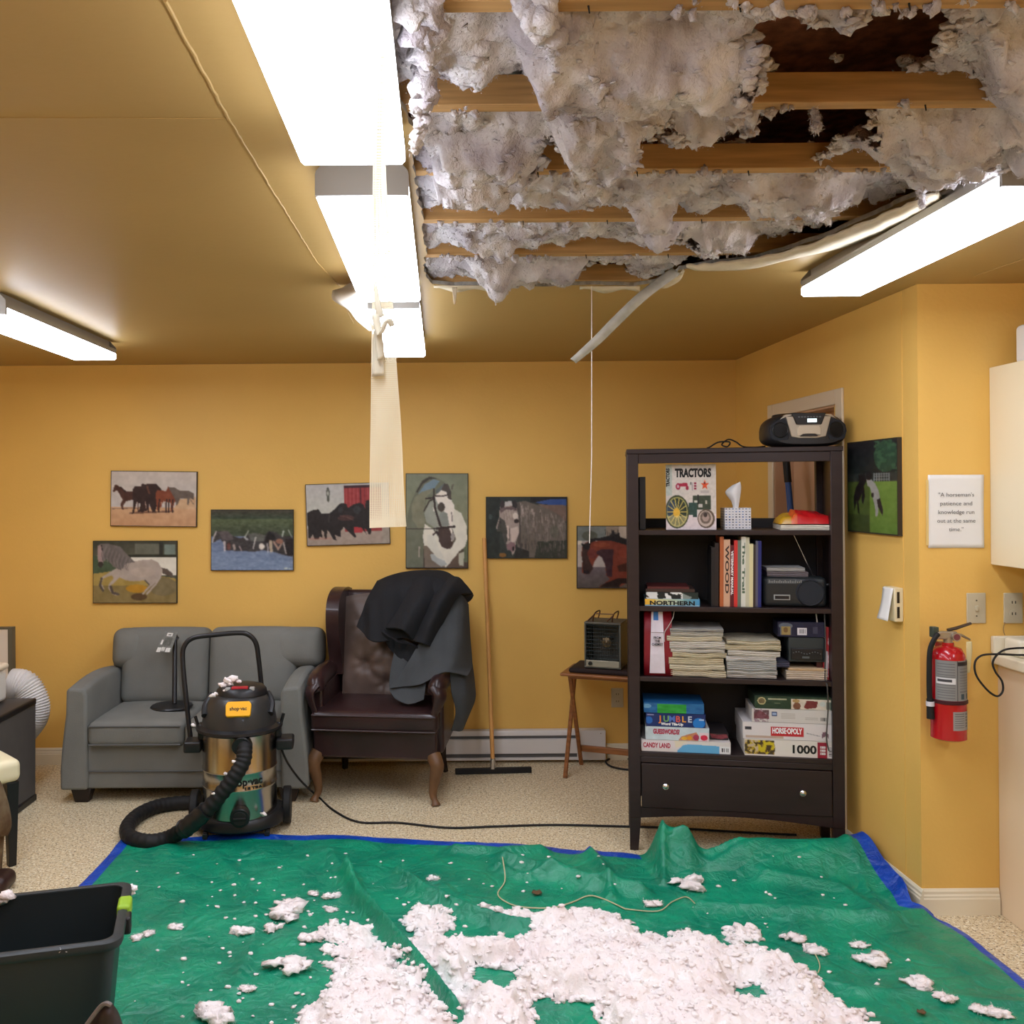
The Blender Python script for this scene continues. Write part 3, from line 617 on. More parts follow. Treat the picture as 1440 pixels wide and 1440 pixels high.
def pile():
    st = .006; X, Y = np.meshgrid(np.arange(-.75, 1.75, st), np.arange(2.1, 4.1, st)); mk = np.full(X.shape, -1.0)
    def sd(pts):
        P = [tuple(flr(x, y, .03)[:2]) if y < 1441 else tuple(flr(x, y, .03)[:2]) for x, y in pts]
        P = [(x, y if y > 2.87 else 2.2) for x, y in P]
        i = inpoly(X, Y, P); d = pdist(X, Y, P + P[:1]); return np.where(i, d, -d)
    mk = np.maximum(sd(PA), sd(PB)); 
    for h in HO: mk = np.minimum(mk, -sd(h) * 1.6 + .012)
    n = fbm(X, Y, 3.0, 4, 7.0); fr = pdist(X, Y, FW[0][0]); mk = np.minimum(mk, (fr - .045) * 1.5)
    mk = mk / .10 + 1.15 * n + .6 * fbm(X, Y, 8.0, 3, 30.0)
    ok = mk > -.02
    H = -.003 + .038 * np.clip(mk * 1.1, 0, 1.3) + .025 * np.clip(fbm(X, Y, 5.0, 4, 9.0), -.3, 1) * np.clip(mk, 0, 1) + .008 * vn(X * 60, Y * 60, 1.0) * np.clip(mk * 2, 0, 1)
    H = H + .035 * np.exp(-((X - .55) / .5) ** 2 - ((Y - 3.1) / .35) ** 2) * np.clip(mk, 0, 1)
    Z = tarpz(X, Y) + H
    Z = Z + .022 * (np.abs(fbm(X, Y, 6.0, 3, 14.0)) - .1) * np.clip(mk * 2, 0, 1) + .010 * (np.abs(fbm(X, Y, 16.0, 3, 36.0)) - .1) * np.clip(mk * 3, 0, 1)
    Xd = X + .012 * fbm(X, Y, 11.0, 3, 22.0); Yd = Y + .012 * fbm(X, Y, 31.0, 3, 22.0)
    mm = M(); idx = -np.ones(X.shape, int); idx[ok] = np.arange(ok.sum()); vs = np.stack([Xd[ok], Yd[ok], Z[ok]], -1)
    A, B, C_, D_ = idx[:-1, :-1], idx[:-1, 1:], idx[1:, 1:], idx[1:, :-1]; g = (A >= 0) & (B >= 0) & (C_ >= 0) & (D_ >= 0)
    mm.add([tuple(v) for v in vs], [tuple(int(q) for q in f) for f in zip(A[g], B[g], C_[g], D_[g])])
    fibres(mm, vs, 90000, .002, .009, w_=.0008)
    for k, i in enumerate(RNG.choice(len(vs), 2600, replace=False)):
        x, y, z = vs[i]; fluff(mm, (x, y, z), .003 + .007 * RNG.rand() ** 2, (1.5, 1.3, .6), k * 1.7, k % 2, .7)
    eg = np.argwhere(ok[1:-1, 1:-1] & ~(ok[:-2, 1:-1] & ok[2:, 1:-1] & ok[1:-1, :-2] & ok[1:-1, 2:])) + 1; ep = []
    for k, (i, j) in enumerate(eg[RNG.permutation(len(eg))[:1500]]):
        r = .004 + .011 * RNG.rand() ** 1.5; p = (Xd[i, j] + RNG.normal(0, .006), Yd[i, j] + RNG.normal(0, .006), float(tarpz(X[i, j], Y[i, j])) + r * .4); fluff(mm, p, r, (1.3, 1.2, .7), k * 2.3, 1, .9); ep.append(p)
    fibres(mm, ep, 14000, .003, .011, seed=12)
    o = mm.build('insulation_pile', mat('fallen_white_insulation', (252, 246, 244), .95, col2=(246, 234, 232), vs_=8, bump=.5, bs=110, spec=.05), smooth=180)
    tag(o, 'broad heap of fallen white insulation spread over the middle of the tarp', 'insulation', None, 'stuff')
pile()
INS2 = MC['fallen_white_insulation']
CL = [(405, 1272, 16, 'small round tuft topping the column of fluff on the left of the tarp'), (402, 1292, 26, 'largest loose tuft on the left of the tarp, below a small round one'), (384, 1307, 14, 'loose tuft at the lower left of the largest left-hand one'), (440, 1321, 17, 'slanting loose tuft left of the heap tip'),
      (410, 1363, 28, 'flat wide tuft on the tarp left of the heap'), (341, 1312, 15, 'long jagged tuft straight in front of the vacuum'), (246, 1305, 10, 'round tuft on the tarp right of the black tote handle'), (209, 1314, 9, 'pointed tuft beside the tote corner'),
      (193, 1320, 9, 'tuft touching the side of the black tote'), (306, 1432, 30, 'wide tuft at the bottom edge of the photo beside the tote'), (345, 1392, 11, 'tuft with two lobes above the bottom edge tuft'), (970, 1245, 20, 'upper tuft in front of the bookcase'),
      (920, 1272, 12, 'tuft below the string near the bookcase'), (983, 1252, 10, 'little tuft touching the upper one in front of the bookcase'), (1117, 1320, 14, 'left tuft of the pair along the right-hand crease'), (1150, 1338, 16, 'right tuft of the pair along the right-hand crease'),
      (1210, 1330, 12, 'round tuft above the row on the right of the tarp'), (1228, 1352, 20, 'broad tuft starting the row on the right of the tarp'), (1290, 1385, 18, 'tuft in the middle of the row on the right of the tarp'), (1330, 1405, 13, 'small tuft after the middle of the row on the right of the tarp'),
      (1374, 1420, 14, 'tuft near the end of the row on the right of the tarp'), (1402, 1428, 16, 'last tuft of the row at the right of the tarp'), (608, 1236, 9, 'tuft in the middle of the tarp below its back hem'), (468, 1262, 10, 'loose tuft above the fold that starts at the hem'), (467, 1281, 9, 'loose tuft lower beside the fold'), (440, 1258, 8, 'small tuft left of the fold')]
for k, (px, py, s_, lab) in enumerate(CL):
    p = onT(px, py); r = s_ / F * p.y; mm = M()
    for q in range(8):
        a = random.uniform(0, 6.3); dd = random.uniform(0, .8) * r
        fluff(mm, (p.x + math.cos(a) * dd * 1.2, p.y + math.sin(a) * dd * .9, p.z + r * .22), r * random.uniform(.28, .45), (1.3, 1.1, .5), k * 7 + q, 1, 1.0)
    fibres(mm, list(mm.v), 900, .002, .009, seed=k)
    o = mm.build('insulation_tuft', INS2, smooth=180); tag(o, 'white insulation: ' + lab, 'insulation', 'loose insulation tufts on the tarp')
mm = M()
for k in range(230):
    px, py = (random.gauss(420, 150), random.uniform(1200, 1440)) if k < 150 else (random.uniform(560, 1300), random.uniform(1195, 1440))
    if not (190 < px < 1400): continue
    p = onT(px, py)
    if p.x > 1.7 or p.x < -.84 - (3.3 - p.y) * .5 and p.y < 3.2: continue
    fluff(mm, (p.x, p.y, p.z + .003), random.uniform(.003, .009), (1.3, 1.1, .6), k, 0, .6)
tag(mm.build('insulation_flecks', INS2, smooth=180), 'tiny white insulation flecks sprinkled over the green tarp', 'insulation', None, 'stuff')
# strings and debris on the tarp
TW = mat('pale_twine', (196, 188, 150), .7)
o = M().tube(curve([onT(*p, .004) for p in [(704, 1192), (708, 1215), (710, 1240), (700, 1258), (712, 1270), (735, 1277), (775, 1278), (805, 1270), (828, 1261), (850, 1266), (880, 1280)]], 60), .0028, 6).build('twine', TW); tag(o, 'long pale twine curling across the back of the tarp', 'string')
o = M().tube(curve([onT(*p, .005) for p in [(880, 1280), (925, 1283), (945, 1270), (965, 1263), (977, 1272)]], 30), .0022, 6).build('twine', TW); tag(o, 'short grey-white twine bent like a hook in front of the bookcase', 'string')
o = M().tube(curve([onT(*p, .005) for p in [(1135, 1332), (1147, 1345), (1153, 1360), (1150, 1370)]], 16), .002, 6).build('twine', TW); tag(o, 'little curved piece of twine on the right part of the tarp', 'string')
LEAF = mat('dry_leaf_brown', (96, 74, 50), .8, var=.2)
for (px, py, s_, lab) in [(1296, 1427, .02, 'brown dry leaf on the tarp near the bottom edge'), (1250, 1228, .014, 'brown dry leaf on the blue hem by the wall'), (755, 1258, .03, 'thin brown plant scrap on the tarp inside the twine loop')]:
    p = onT(px, py, .008); o = M().grid(surf([[(p.x + i * s_ * .7 * (1 - abs(j - 1) * .4), p.y + (j - 1) * s_ * .6, p.z + .005 * ((i + j) % 2)) for i in (-1, 0, 1)] for j in range(3)], 6, 6)).build('dry_leaf', LEAF, solid=.001); tag(o, lab, 'leaf')
# ------------------------------------------------------------------ couch
FAB = mat('grey_couch_fabric', (119, 120, 115), .9, var=.07, vs_=5, bump=.25, bs=350)
FABD = mat('grey_couch_piping', (96, 98, 97), .9)
LEGW = mat('dark_stained_wood', (36, 26, 22), .4)
def couch():
    t = thing('loveseat', 'grey fabric two-seat couch with short dark legs against the yellow wall', 'couch', (-1.378, 4.92, 0), math.radians(-.6)); W = .662
    # base
    m = M().rbox(-W + .12, W - .12, .02, .68, .075, .31, .012, 6); m.build('base', FAB, t, smooth=60)
    M().box(-W + .125, W - .125, .012, .03, .165, .172).build('front_welt', FABD, t, bevel=.002)
    # arms: flare outwards towards the floor
    for s in (-1, 1):
        prof = [(.0, .075), (.158, .075), (.158, .42), (.155, .60), (.13, .635), (.03, .64), (.008, .61), (.004, .5)]
        prof = [(.0, .075), (.145, .075), (.145, .60), (.13, .632), (.05, .64), (.036, .62), (.032, .5), (.024, .42), (.01, .3), (.0, .18)]
        X = lambda a: (-W + a) if s < 0 else (W - a)
        n = 9; rows = []
        for k in range(n):
            f = k / (n - 1); y = -.01 + .66 * f; rise = -.02 + .03 * math.sin(f * PI) - (.0 if f < .1 else 0)
            rows.append([(X(a), y, z + (rise if z > .45 else 0)) for a, z in prof])
        m = M(); P = np.array(rows); m.grid(P, closed_u=True)
        m.add([tuple(p) for p in P[0]], [tuple(range(len(prof)))]); m.add([tuple(p) for p in P[-1]], [tuple(range(len(prof)))])
        m.build('arm', FAB, t, bevel=.016, seg=3, smooth=50, weld=True)
    # seat cushions
    for a, b in ((-W + .145, -.003), (.003, W - .145)):
        c = M().rbox(a, b, -.012, .53, .30, .435, .035, 8, (.003, .006, .022)).build('seat_cushion', FAB, t, smooth=60)
        M().tube([(a + .012, -.016, .416), (b - .012, -.016, .416)], .0045, 6).tube([(a + .012, -.016, .318), (b - .012, -.016, .318)], .0045, 6).build('piping', FABD, c)
    # back cushions with t-shaped outer corner
    T = Matrix.Rotation(math.radians(-9), 4, 'X'); 
    for s in (-1, 1):
        TT = Matrix.Translation((0, .50, .43)) @ T
        o1 = sorted((s * .004, s * (W - .15))); 
        m = M().rbox(o1[0], o1[1], -.05, .12, -.01, .43, .05, 8, (.004, .03, .006), T=TT)
        o2 = sorted((s * .36, s * (W - (.09 if s < 0 else -.01)))); m.rbox(o2[0], o2[1], -.045, .12, .20, .425, .05, 6, (.006, .028, .006), T=TT)
        m.build('back_cushion', FAB, t, smooth=60)
    M().rbox(-W + .06, W - .06, .60, .72, .08, .78, .03, 6).build('back_frame', FAB, t, smooth=60)
    for x in (-W + .10, W - .11):
        for y in (.055, .62):
            M().add([(x - .055, y - .035, .076), (x + .055, y - .035, .076), (x + .055, y + .045, .076), (x - .055, y + .045, .076), (x - .035, y - .028, 0), (x + .035, y - .028, 0), (x + .035, y + .03, 0), (x - .035, y + .03, 0)],
                    [(0, 1, 2, 3), (4, 7, 6, 5), (0, 4, 5, 1), (1, 5, 6, 2), (2, 6, 7, 3), (3, 7, 4, 0)]).build('leg', LEGW, t, bevel=.003)
couch()
# round-based black stand lying on the couch
t = thing('pole_stand', 'black pole stand with round base and cardboard tag resting on the couch', 'stand', (-1.52, 5.19, .452), 0)
M().lathe([(.0, 0), (.112, 0), (.117, .006), (.11, .014), (.02, .02), (.0, .02)], 40).build('base', BLACKP, t)
pt = at(246, 893, 5.36) - Vector((-1.52, 5.19, .452))
M().tube([(.015, .0, .018), tuple(pt)], .0135, 12).build('pole', BLACKP, t)
M().cyl(tuple(pt - Vector((0, .0, .02))), tuple(pt + Vector((.012, 0, -.03))), .022, .02, 12).build('knob', BLACKP, t)
a = Art((0, 0, 100, 100), 40, 50, (120, 122, 118)); a.rect(30, 6, 70, 22, (225, 225, 220)).rect(40, 11, 60, 17, (120, 120, 118)).rect(8, 40, 22, 62, (225, 225, 222)).rect(2, 76, 26, 98, (228, 228, 224)).rect(30, 74, 52, 92, (215, 215, 210)).rect(60, 76, 92, 97, (228, 228, 224)).rect(28, 30, 80, 66, (100, 102, 98)).noise(14, 9)
c0 = [at(231, 888, 5.30), at(250, 889, 5.30), at(240, 918, 5.285), at(219, 917, 5.285)]; o0 = Vector((-1.52, 5.19, .452)); c0 = [p - o0 for p in c0]
def qf(P):
    u = P[..., 0:1]; v = P[..., 2:3]; return (np.array(c0[3]) * (1 - u) + np.array(c0[2]) * u) * (1 - v) + (np.array(c0[0]) * (1 - u) + np.array(c0[1]) * u) * v
o = a.build('cardboard_tag', t, 1, 1, fn=qf); md = o.modifiers.new('s', 'SOLIDIFY'); md.thickness = .0015
# ------------------------------------------------------------------ wet and dry vacuum
def vacuum():
    cx, cy = -.995, 4.53
    t = thing('wet_dry_vacuum', 'steel drum shop vacuum with black lid and hoop handle in front of the couch', 'vacuum', (cx, cy, 0), math.radians(6))
    tz = .02; R = .178
    # drum
    dr = M().lathe([(R - .01, .10), (R, .104), (R, .235), (R + .0025, .239), (R + .0025, .247), (R, .251), (R, .315), (R + .0025, .319), (R + .0025, .327), (R, .331), (R, .50), (R - .01, .502)], 64).build('drum', BRUSH, t, smooth=50)
    # base skirt
    m = M(); n = 64; rows = []
    for r, z in [(.12, .045), (.192, .045), (.205, .055), (.205, .085), (.192, .10), (.15, .102)]:
        rows.append([((r + (.012 * math.cos(2 * a) if r > .15 else 0)) * math.cos(a), (r + (.012 * math.cos(2 * a) if r > .15 else 0)) * math.sin(a), z + (.03 * max(0, -math.sin(a)) ** 8 * 0) + (.02 * abs(math.cos(a)) ** 3 if z > .08 else 0)) for a in np.linspace(0, 2 * PI, n, endpoint=False)])
    m.grid(np.array(rows), closed_u=True); m.add([p for p in rows[0]], [tuple(range(n))]); m.build('base', BLACKP, t, smooth=45)
    # drain cap
    c = M().tube([(.02, -.17, .135), (.02, -.215, .13)], .046, 24).build('drain_cap', BLACKP, t, bevel=.004)
    M().tube([(.02, -.213, .13), (.02, -.223, .13)], .034, 20).box(-.01, .05, -.228, -.22, .124, .136).build('grip', BLACKM, c, bevel=.003)
    # casters and wheels
    for x, y in ((-.15, -.13), (.14, -.13)):
        k = M().cyl((x, y, .046), (x, y, .03), .012, .012, 10).box(x - .012, x + .012, y - .018, y + .018, .018, .04).build('caster', BLACKP, t, bevel=.002)
        M().cyl((x - .009, y, .0245), (x + .009, y, .0245), .0165, .0165, 16).build('wheel', mat('grey_rubber', (72, 70, 68), .6), k)
    for s in (-1, 1):
        m = M().cyl((s * .205, .05, .10), (s * .243, .05, .10), .09, .09, 30); m.build('rear_wheel', BLACKM, t, bevel=.006)
        M().cyl((s * .15, .05, .10), (s * .206, .05, .10), .02, .02, 12).build('axle', BLACKP, t)
    # lid rim, lid dome, motor head
    m = M().lathe([(R + .004, .497), (R + .022, .50), (R + .03, .508), (R + .028, .52), (R + .008, .526), (R, .53)], 64)
    m.build('lid_rim', BLACKP, t)
    CB = mat('charcoal_plastic', (50, 50, 50), .35)
    M().lathe([(R + .002, .527), (R, .55), (R - .008, .59), (R - .024, .635), (R - .045, .662), (R - .07, .672), (.02, .675)], 64).build('lid', CB, t)
    M().lathe([(.118, .66), (.124, .67), (.12, .69), (.105, .706), (.07, .715), (.01, .718)], 48, c=(.01, .01, 0)).build('motor_head', BLACKP, t)
    for s in (-1, 1):          # carved side handles in the dome
        m = M(); pts = [(s * .155, -.085, .585), (s * .158, -.03, .625), (s * .135, .02, .665)]; m.tube(curve(pts, 10), .016, 8); m.build('lid_grip', BLACKP, t)
        m = M().box(s * .186 - .012, s * .186 + .016, -.03, .03, .455, .53); m.add([], []); lt = m.build('lid_latch', BLACKP, t, bevel=.006)
        M().tube([(s * .20, -.0, .52), (s * .213, -.0, .565)], .008, 8).build('latch_tab', BLACKP, lt)
        bx = M().rbox(*sorted((s * .178, s * .262)), -.065, .05, .40, .455, .012, 3).build('handle_bracket', BLACKP, t)
    RED = mat('switch_red', (170, 30, 40), .4); BL = mat('grey_blue_knob', (96, 104, 120), .4)
    M().rbox(-.03, .05, -.085, -.055, .702, .718, .006, 3).build('switch', RED, t)
    [M().rbox(x_, x_ + .025, -.082, -.055, .696, .714, .005, 2).build('latch_button', mat('light_grey_plastic', (160, 160, 158), .4), t) for x_ in (-.06, .055)]
    M().rbox(-.005, .04, -.17, -.155, .56, .582, .005, 2).build('blue_button', BL, t)
    # yellow badge following the dome
    YE = mat('badge_yellow', (246, 178, 24), .4)
    Tb = Matrix.Translation((.012, -.151, .627)) @ Matrix.Rotation(math.radians(-32), 4, 'X')
    b = M(); pr = [(-.058, -.03), (-.052, -.038), (.052, -.038), (.058, -.03), (.06, .02), (.05, .034), (-.05, .034), (-.06, .02)]; b.prism(pr, -.012, .008, 'y', T=Tb)
    bd = b.build('badge', YE, t, bevel=.003)
    tx = text('lettering', 'shop·vac', .024, mat('ink_black', (25, 25, 25), .6), bd, bold=.0006, maxw=.08)
    tx.matrix_local = Tb @ Matrix.Translation((0, -.0125, -.002)) @ Matrix.Rotation(PI / 2, 4, 'X')
    # drum lettering, bent round the steel
    def bend(r):
        def f(co):
            a = co[:, 0] / r - PI / 2; out = np.zeros_like(co); rr = r + co[:, 2]; out[:, 0] = rr * np.cos(a); out[:, 1] = rr * np.sin(a); out[:, 2] = co[:, 1]; return out
        return f
    IK = MC['ink_black']
    lb = text('drum_lettering', 'shop·vac', .05, IK, t, (0, 0, .285), (0, 0, 0), bold=.0016, fn=lambda co: bend(R + .0012)(co + np.array([.045, 0, 0])), maxw=.17)
    text('drum_lettering', 'ULTRA', .022, IK, t, (0, 0, .252), (0, 0, 0), bold=.0012, fn=lambda co: bend(R + .0012)(co + np.array([.085, 0, 0])), maxw=.09)
    # hose port and hose
    pp = M().tube([(.03, -.165, .465), (.03, -.20, .46)], .046, 24).build('hose_port', BLACKP, t, bevel=.004)
    inv = t.matrix_basis.inverted() if False else (Matrix.Translation((cx, cy, 0)) @ Matrix.Rotation(math.radians(6), 4, 'Z')).inverted()
    Wp = [at(343, 1040, 4.40), at(344, 1052, 4.34), at(342, 1070, 4.31), at(330, 1092, 4.285), at(312, 1115, 4.275), at(290, 1140, 4.27), at(268, 1160, 4.28)]
    m = M(); L1 = curve([tuple(inv @ p) for p in Wp], 90); m.tube(L1, lambda f: .036 + .002 * math.sin(f * 90 * 1.3), 18)
    ho = m.build('hose', BLACKM, t)
    fl = [Vector(p) for p in [tuple(at(262, 1163, 4.285)), tuple(flr(238, 1178, .034)), tuple(flr(210, 1184, .034)), tuple(flr(184, 1178, .034)), tuple(flr(179, 1164, .034)), tuple(flr(192, 1148, .034)), tuple(flr(215, 1136, .034)), tuple(flr(245, 1130, .034)), tuple(flr(285, 1128, .034))]]
    m = M(); L2 = curve([tuple(inv @ p) for p in fl], 150); m.tube(L2, lambda f: .036 + .0012 * math.sin(f * 150 * 1.2), 18); m.build('hose', BLACKM, t)
    m = M(); a_, b_ = L1[-16], L2[4]; L3 = curve([tuple(L1[-16]), tuple(L1[-1].lerp(L2[0], .5)), tuple(L2[4])], 16); m.tube(L3, lambda f: .041 + .004 * (int(f * 15) % 3 == 0), 20); m.build('hose_coupling', BLACKP, t)
    # hoop handle
    hp_ = [at(268, 1040, 4.60), at(262, 985, 4.62), at(257, 930, 4.65), at(259, 909, 4.66), at(272, 897, 4.67), at(300, 893, 4.68), at(335, 890, 4.70), at(350, 893, 4.71), at(360, 905, 4.72), at(364, 930, 4.73), at(369, 975, 4.73), at(378, 1040, 4.66)]
    P = curve([tuple(inv @ p) for p in hp_], 80)
    M().tube(P, .0125, 12).build('handle', BLACKP, t)
    # flecks of fluff on it
    mm = M()
    for px, py, Y, s in [(272, 1020, 4.47, .010), (346, 1018, 4.385, .013), (352, 1022, 4.385, .009), (298, 978, 4.43, .013), (304, 976, 4.43, .009), (329, 1071, 4.29, .009), (317, 1088, 4.31, .008), (300, 1116, 4.245, .007), (371, 1145, 4.37, .012), (383, 1008, 4.56, .009), (350, 996, 4.42, .007), (316, 971, 4.45, .007)]:
        p = at(px, py, Y); fluff(mm, p, s, (1.1, .6, .8), px, 1, .7)
    tag(mm.build('insulation_flecks', INS2, smooth=180), 'small flecks of white insulation stuck to the shop vacuum', 'insulation', None, 'stuff')
    mm = M(); 
    for px, py, s in [(313, 965, .02), (321, 959, .026), (329, 956, .024), (336, 960, .014), (324, 964, .02)]: fluff(mm, at(px, py - 2, 4.50), s * .8, (1.2, 1, .8), px, 1, .6)
    tag(mm.build('insulation_tuft', INS2, smooth=180), 'white insulation tuft sitting on top of the shop vacuum', 'insulation')
vacuum()
# power cord from the vacuum along the floor
pts = [at(388, 1030, 4.60), at(393, 1045, 4.64), at(403, 1070, 4.72), at(418, 1092, 4.82), at(433, 1108, 4.88), flr(447, 1120, .006), flr(470, 1140, .006), flr(505, 1156, .006), flr(560, 1157, .006), flr(630, 1164, .006), flr(700, 1162, .006), flr(780, 1160, .006), flr(870, 1162, .006), flr(940, 1164, .006), flr(1040, 1170, .006), flr(1120, 1174, .006)]
o = M().tube(curve([tuple(p) for p in pts], 160), .0055, 8).build('power_cord', BLACKM); tag(o, 'black power cord running across the bare floor from the vacuum', 'cord')
# ------------------------------------------------------------------ wing armchair
LEA = mat('oxblood_leather', (48, 29, 29), .36, var=.25, vs_=4, bump=.12, bs=60, coat=.15)
LEAB = mat('worn_brown_leather', (98, 82, 74), .42, var=.18, vs_=5, bump=.15, bs=25)
LEGB = mat('walnut_leg', (104, 74, 48), .4, var=.15, vs_=8)
def armchair():
    t = thing('wing_armchair', 'oxblood leather wing armchair with tufted back and curved wooden legs', 'armchair', (-.325, 5.20, 0), math.radians(-7.5))
    W = .342
    # seat box, cushion
    M().rbox(-W + .01, W - .01, -.30, .28, .235, .385, .015, 4).build('seat_box', LEA, t, smooth=60)
    c = M().rbox(-W, W, -.325, .20, .375, .485, .028, 8, (.004, .008, .014)).build('seat_cushion', LEA, t, smooth=60)
    M().tube([(-W + .01, -.334, .468), (W - .01, -.334, .468)], .005, 6).tube([(-W + .01, -.334, .39), (W - .01, -.334, .39)], .005, 6).build('piping', LEA, c)
    # tufted back: front sheet
    nx, nz = 40, 46; U, V = np.meshgrid(np.linspace(-1, 1, nx), np.linspace(0, 1, nz))
    hw = .27 + .01 * V; X = U * hw; Zb = .44 + V * .625 - .03 * U ** 2 * V; Y = .10 + .11 * V - .055 * (1 - np.abs(U) ** 3) * np.sin(np.clip(V * 1.05, 0, 1) * PI) ** .5
    for bx, bz in [(-.13, .66), (.13, .66), (0, .77), (-.13, .88), (.13, .88), (0, .56), (-.0, .98)]:
        r = np.hypot(X - bx, Zb - bz); Y = Y + .045 * np.exp(-(r / .034) ** 1.2) - .006 * np.exp(-((r - .06) / .03) ** 2)
        ang = np.arctan2(Zb - bz, X - bx); Y = Y + .008 * np.exp(-(r / .08) ** 2) * np.cos(ang * 7)
    m = M().grid(np.stack([X, Y, Zb], -1)); bk = m.build('back_pad', LEAB, t, smooth=180)
    bt = None
    for bx, bz in [(-.13, .66), (.13, .66), (0, .77), (-.13, .88)]: M().lathe([(0, 0), (.009, .002), (.006, .006), (0, .007)], 10, T=Matrix.Translation((bx, .12 + .11 * (bz - .44) / .62, bz)) @ Matrix.Rotation(PI / 2, 4, 'X')).build('tuft_button', LEAB, bk)
    Tb = Matrix.Rotation(math.radians(-10), 4, 'X')
    M().rbox(-.30, .30, -.03, .06, 0, .66, .03, 5, T=Matrix.Translation((0, .18, .42)) @ Tb).build('back_shell', LEA, t, smooth=60)
    # wings and arms
    for s in (-1, 1):
        X0 = s * W
        wing = [(.10, .60), (.33, .60), (.37, 1.02), (.33, 1.075), (.22, 1.09), (.12, 1.075), (.045, 1.03), (.015, .95), (.025, .85), (.06, .76), (.09, .68)]
        m = M(); P = cat_rom(np.array(wing + wing[:1]), 48)[:-1]; m.prism([tuple(p) for p in P], *sorted((X0 - s * .075, X0 + s * .0)), 'x'); m.build('wing', LEA, t, bevel=.022, seg=4, smooth=60)
        # arm: rolled top
        L_ = curve([(X0 - s * .02, -.245, .575), (X0 - s * .01, -.23, .612), (X0, -.1, .628), (X0 - s * .0, .12, .63)], 20)
        m = M().tube(L_, lambda f: .048 + .008 * math.sin(f * 3), 16, sx=1.05, sy=.9); m.rbox(*sorted((X0 - s * .045, X0 + s * .02)), -.22, .26, .25, .61, .02, 4); m.build('arm', LEA, t, smooth=60)
        F_ = curve([(X0 - s * .012, -.262, .615), (X0 + s * .012, -.285, .575), (X0 - s * .002, -.292, .52), (X0 - s * .02, -.30, .475), (X0 - s * .02, -.30, .42)], 20)
        M().tube(F_, [.034 + .012 * math.cos(i / 19 * 4) for i in range(20)], 14, sx=1.05, sy=.55).build('arm_front', LEA, t)
    # legs
    for s in (-1, 1):
        x = s * (W - .03); L_ = curve([(x, -.27, .255), (x + s * .022, -.295, .20), (x + s * .006, -.285, .12), (x - s * .002, -.285, .055), (x + s * .012, -.30, .018), (x + s * .016, -.305, .0)], 24)
        R_ = list(np.interp(np.linspace(0, 1, 24), [0, .2, .5, .75, .88, .95, 1], [.04, .038, .024, .016, .024, .026, .018])); M().tube(L_, R_, 14).build('leg', LEGB, t)
        M().tube(curve([(s * (W - .05), .24, .25), (s * (W - .05), .25, .1), (s * (W - .04), .29, 0)], 10), [.026 - .008 * i / 9 for i in range(10)], 4).build('leg', LEGW, t)
armchair()
# garments over the chair
BLKC = mat('black_jacket_cloth', (22, 23, 27), .85, var=.1, vs_=10, bump=.2, bs=250)
GRYC = mat('grey_fleece_cloth', (66, 69, 71), .95, var=.08, vs_=9, bump=.3, bs=300)
def cloth(name, label, mat_, rows, nu=60, nv=60, fold=0.0, fs=30.0, thick=.006, seed=0.0, parent=None, cat='jacket'):
    P = surf([[tuple(p) for p in r] for r in rows], nu, nv); d = fbm(P[..., 0] * fs, P[..., 2] * fs * .25, seed, 2) * fold; P[..., 1] += d; P[..., 0] += d * .4
    o = M().grid(P).build(name, mat_, parent, smooth=180, solid=thick)
    return tag(o, label, cat) if label else o
A_ = lambda *p: at(*p)
# grey fleece: over the wing down to the arm, tail outside the chair
g = thing('grey_fleece', 'dark grey fleece hung over the right wing and arm of the armchair', 'jacket', (0, 0, 0))
cloth('front_panel', None, GRYC, [[A_(628, 836, 5.20), A_(640, 833, 5.2), A_(650, 838, 5.22), A_(658, 850, 5.27)],
      [A_(600, 885, 5.11), A_(625, 885, 5.08), A_(648, 888, 5.1), A_(660, 895, 5.25)],
      [A_(572, 935, 5.06), A_(605, 935, 5.02), A_(640, 930, 5.02), A_(663, 935, 5.2)],
      [A_(548, 968, 5.04), A_(592, 962, 4.98), A_(625, 945, 4.96), A_(657, 951, 5.05)]], fold=.03, fs=14, seed=3, parent=g)
cloth('lap_panel', None, GRYC, [[A_(560, 895, 5.16), A_(580, 905, 5.12), A_(596, 915, 5.1)], [A_(551, 940, 5.10), A_(575, 945, 5.07), A_(597, 945, 5.03)], [A_(549, 968, 5.06), A_(570, 972, 5.02), A_(598, 965, 4.97)], [A_(556, 982, 5.0), A_(575, 990, 4.97), A_(596, 984, 4.95)]], fold=.03, fs=12, seed=8, parent=g)
cloth('tail', None, GRYC, [[A_(634, 940, 5.02), A_(650, 925, 5.15), A_(660, 905, 5.3)], [A_(636, 972, 5.02), A_(654, 965, 5.06), A_(666, 960, 5.25)], [A_(640, 1000, 5.03), A_(656, 1000, 5.06), A_(667, 985, 5.2)], [A_(634, 1028, 5.06), A_(648, 1028, 5.08), A_(656, 1010, 5.15)]], fold=.03, fs=14, seed=5, parent=g)
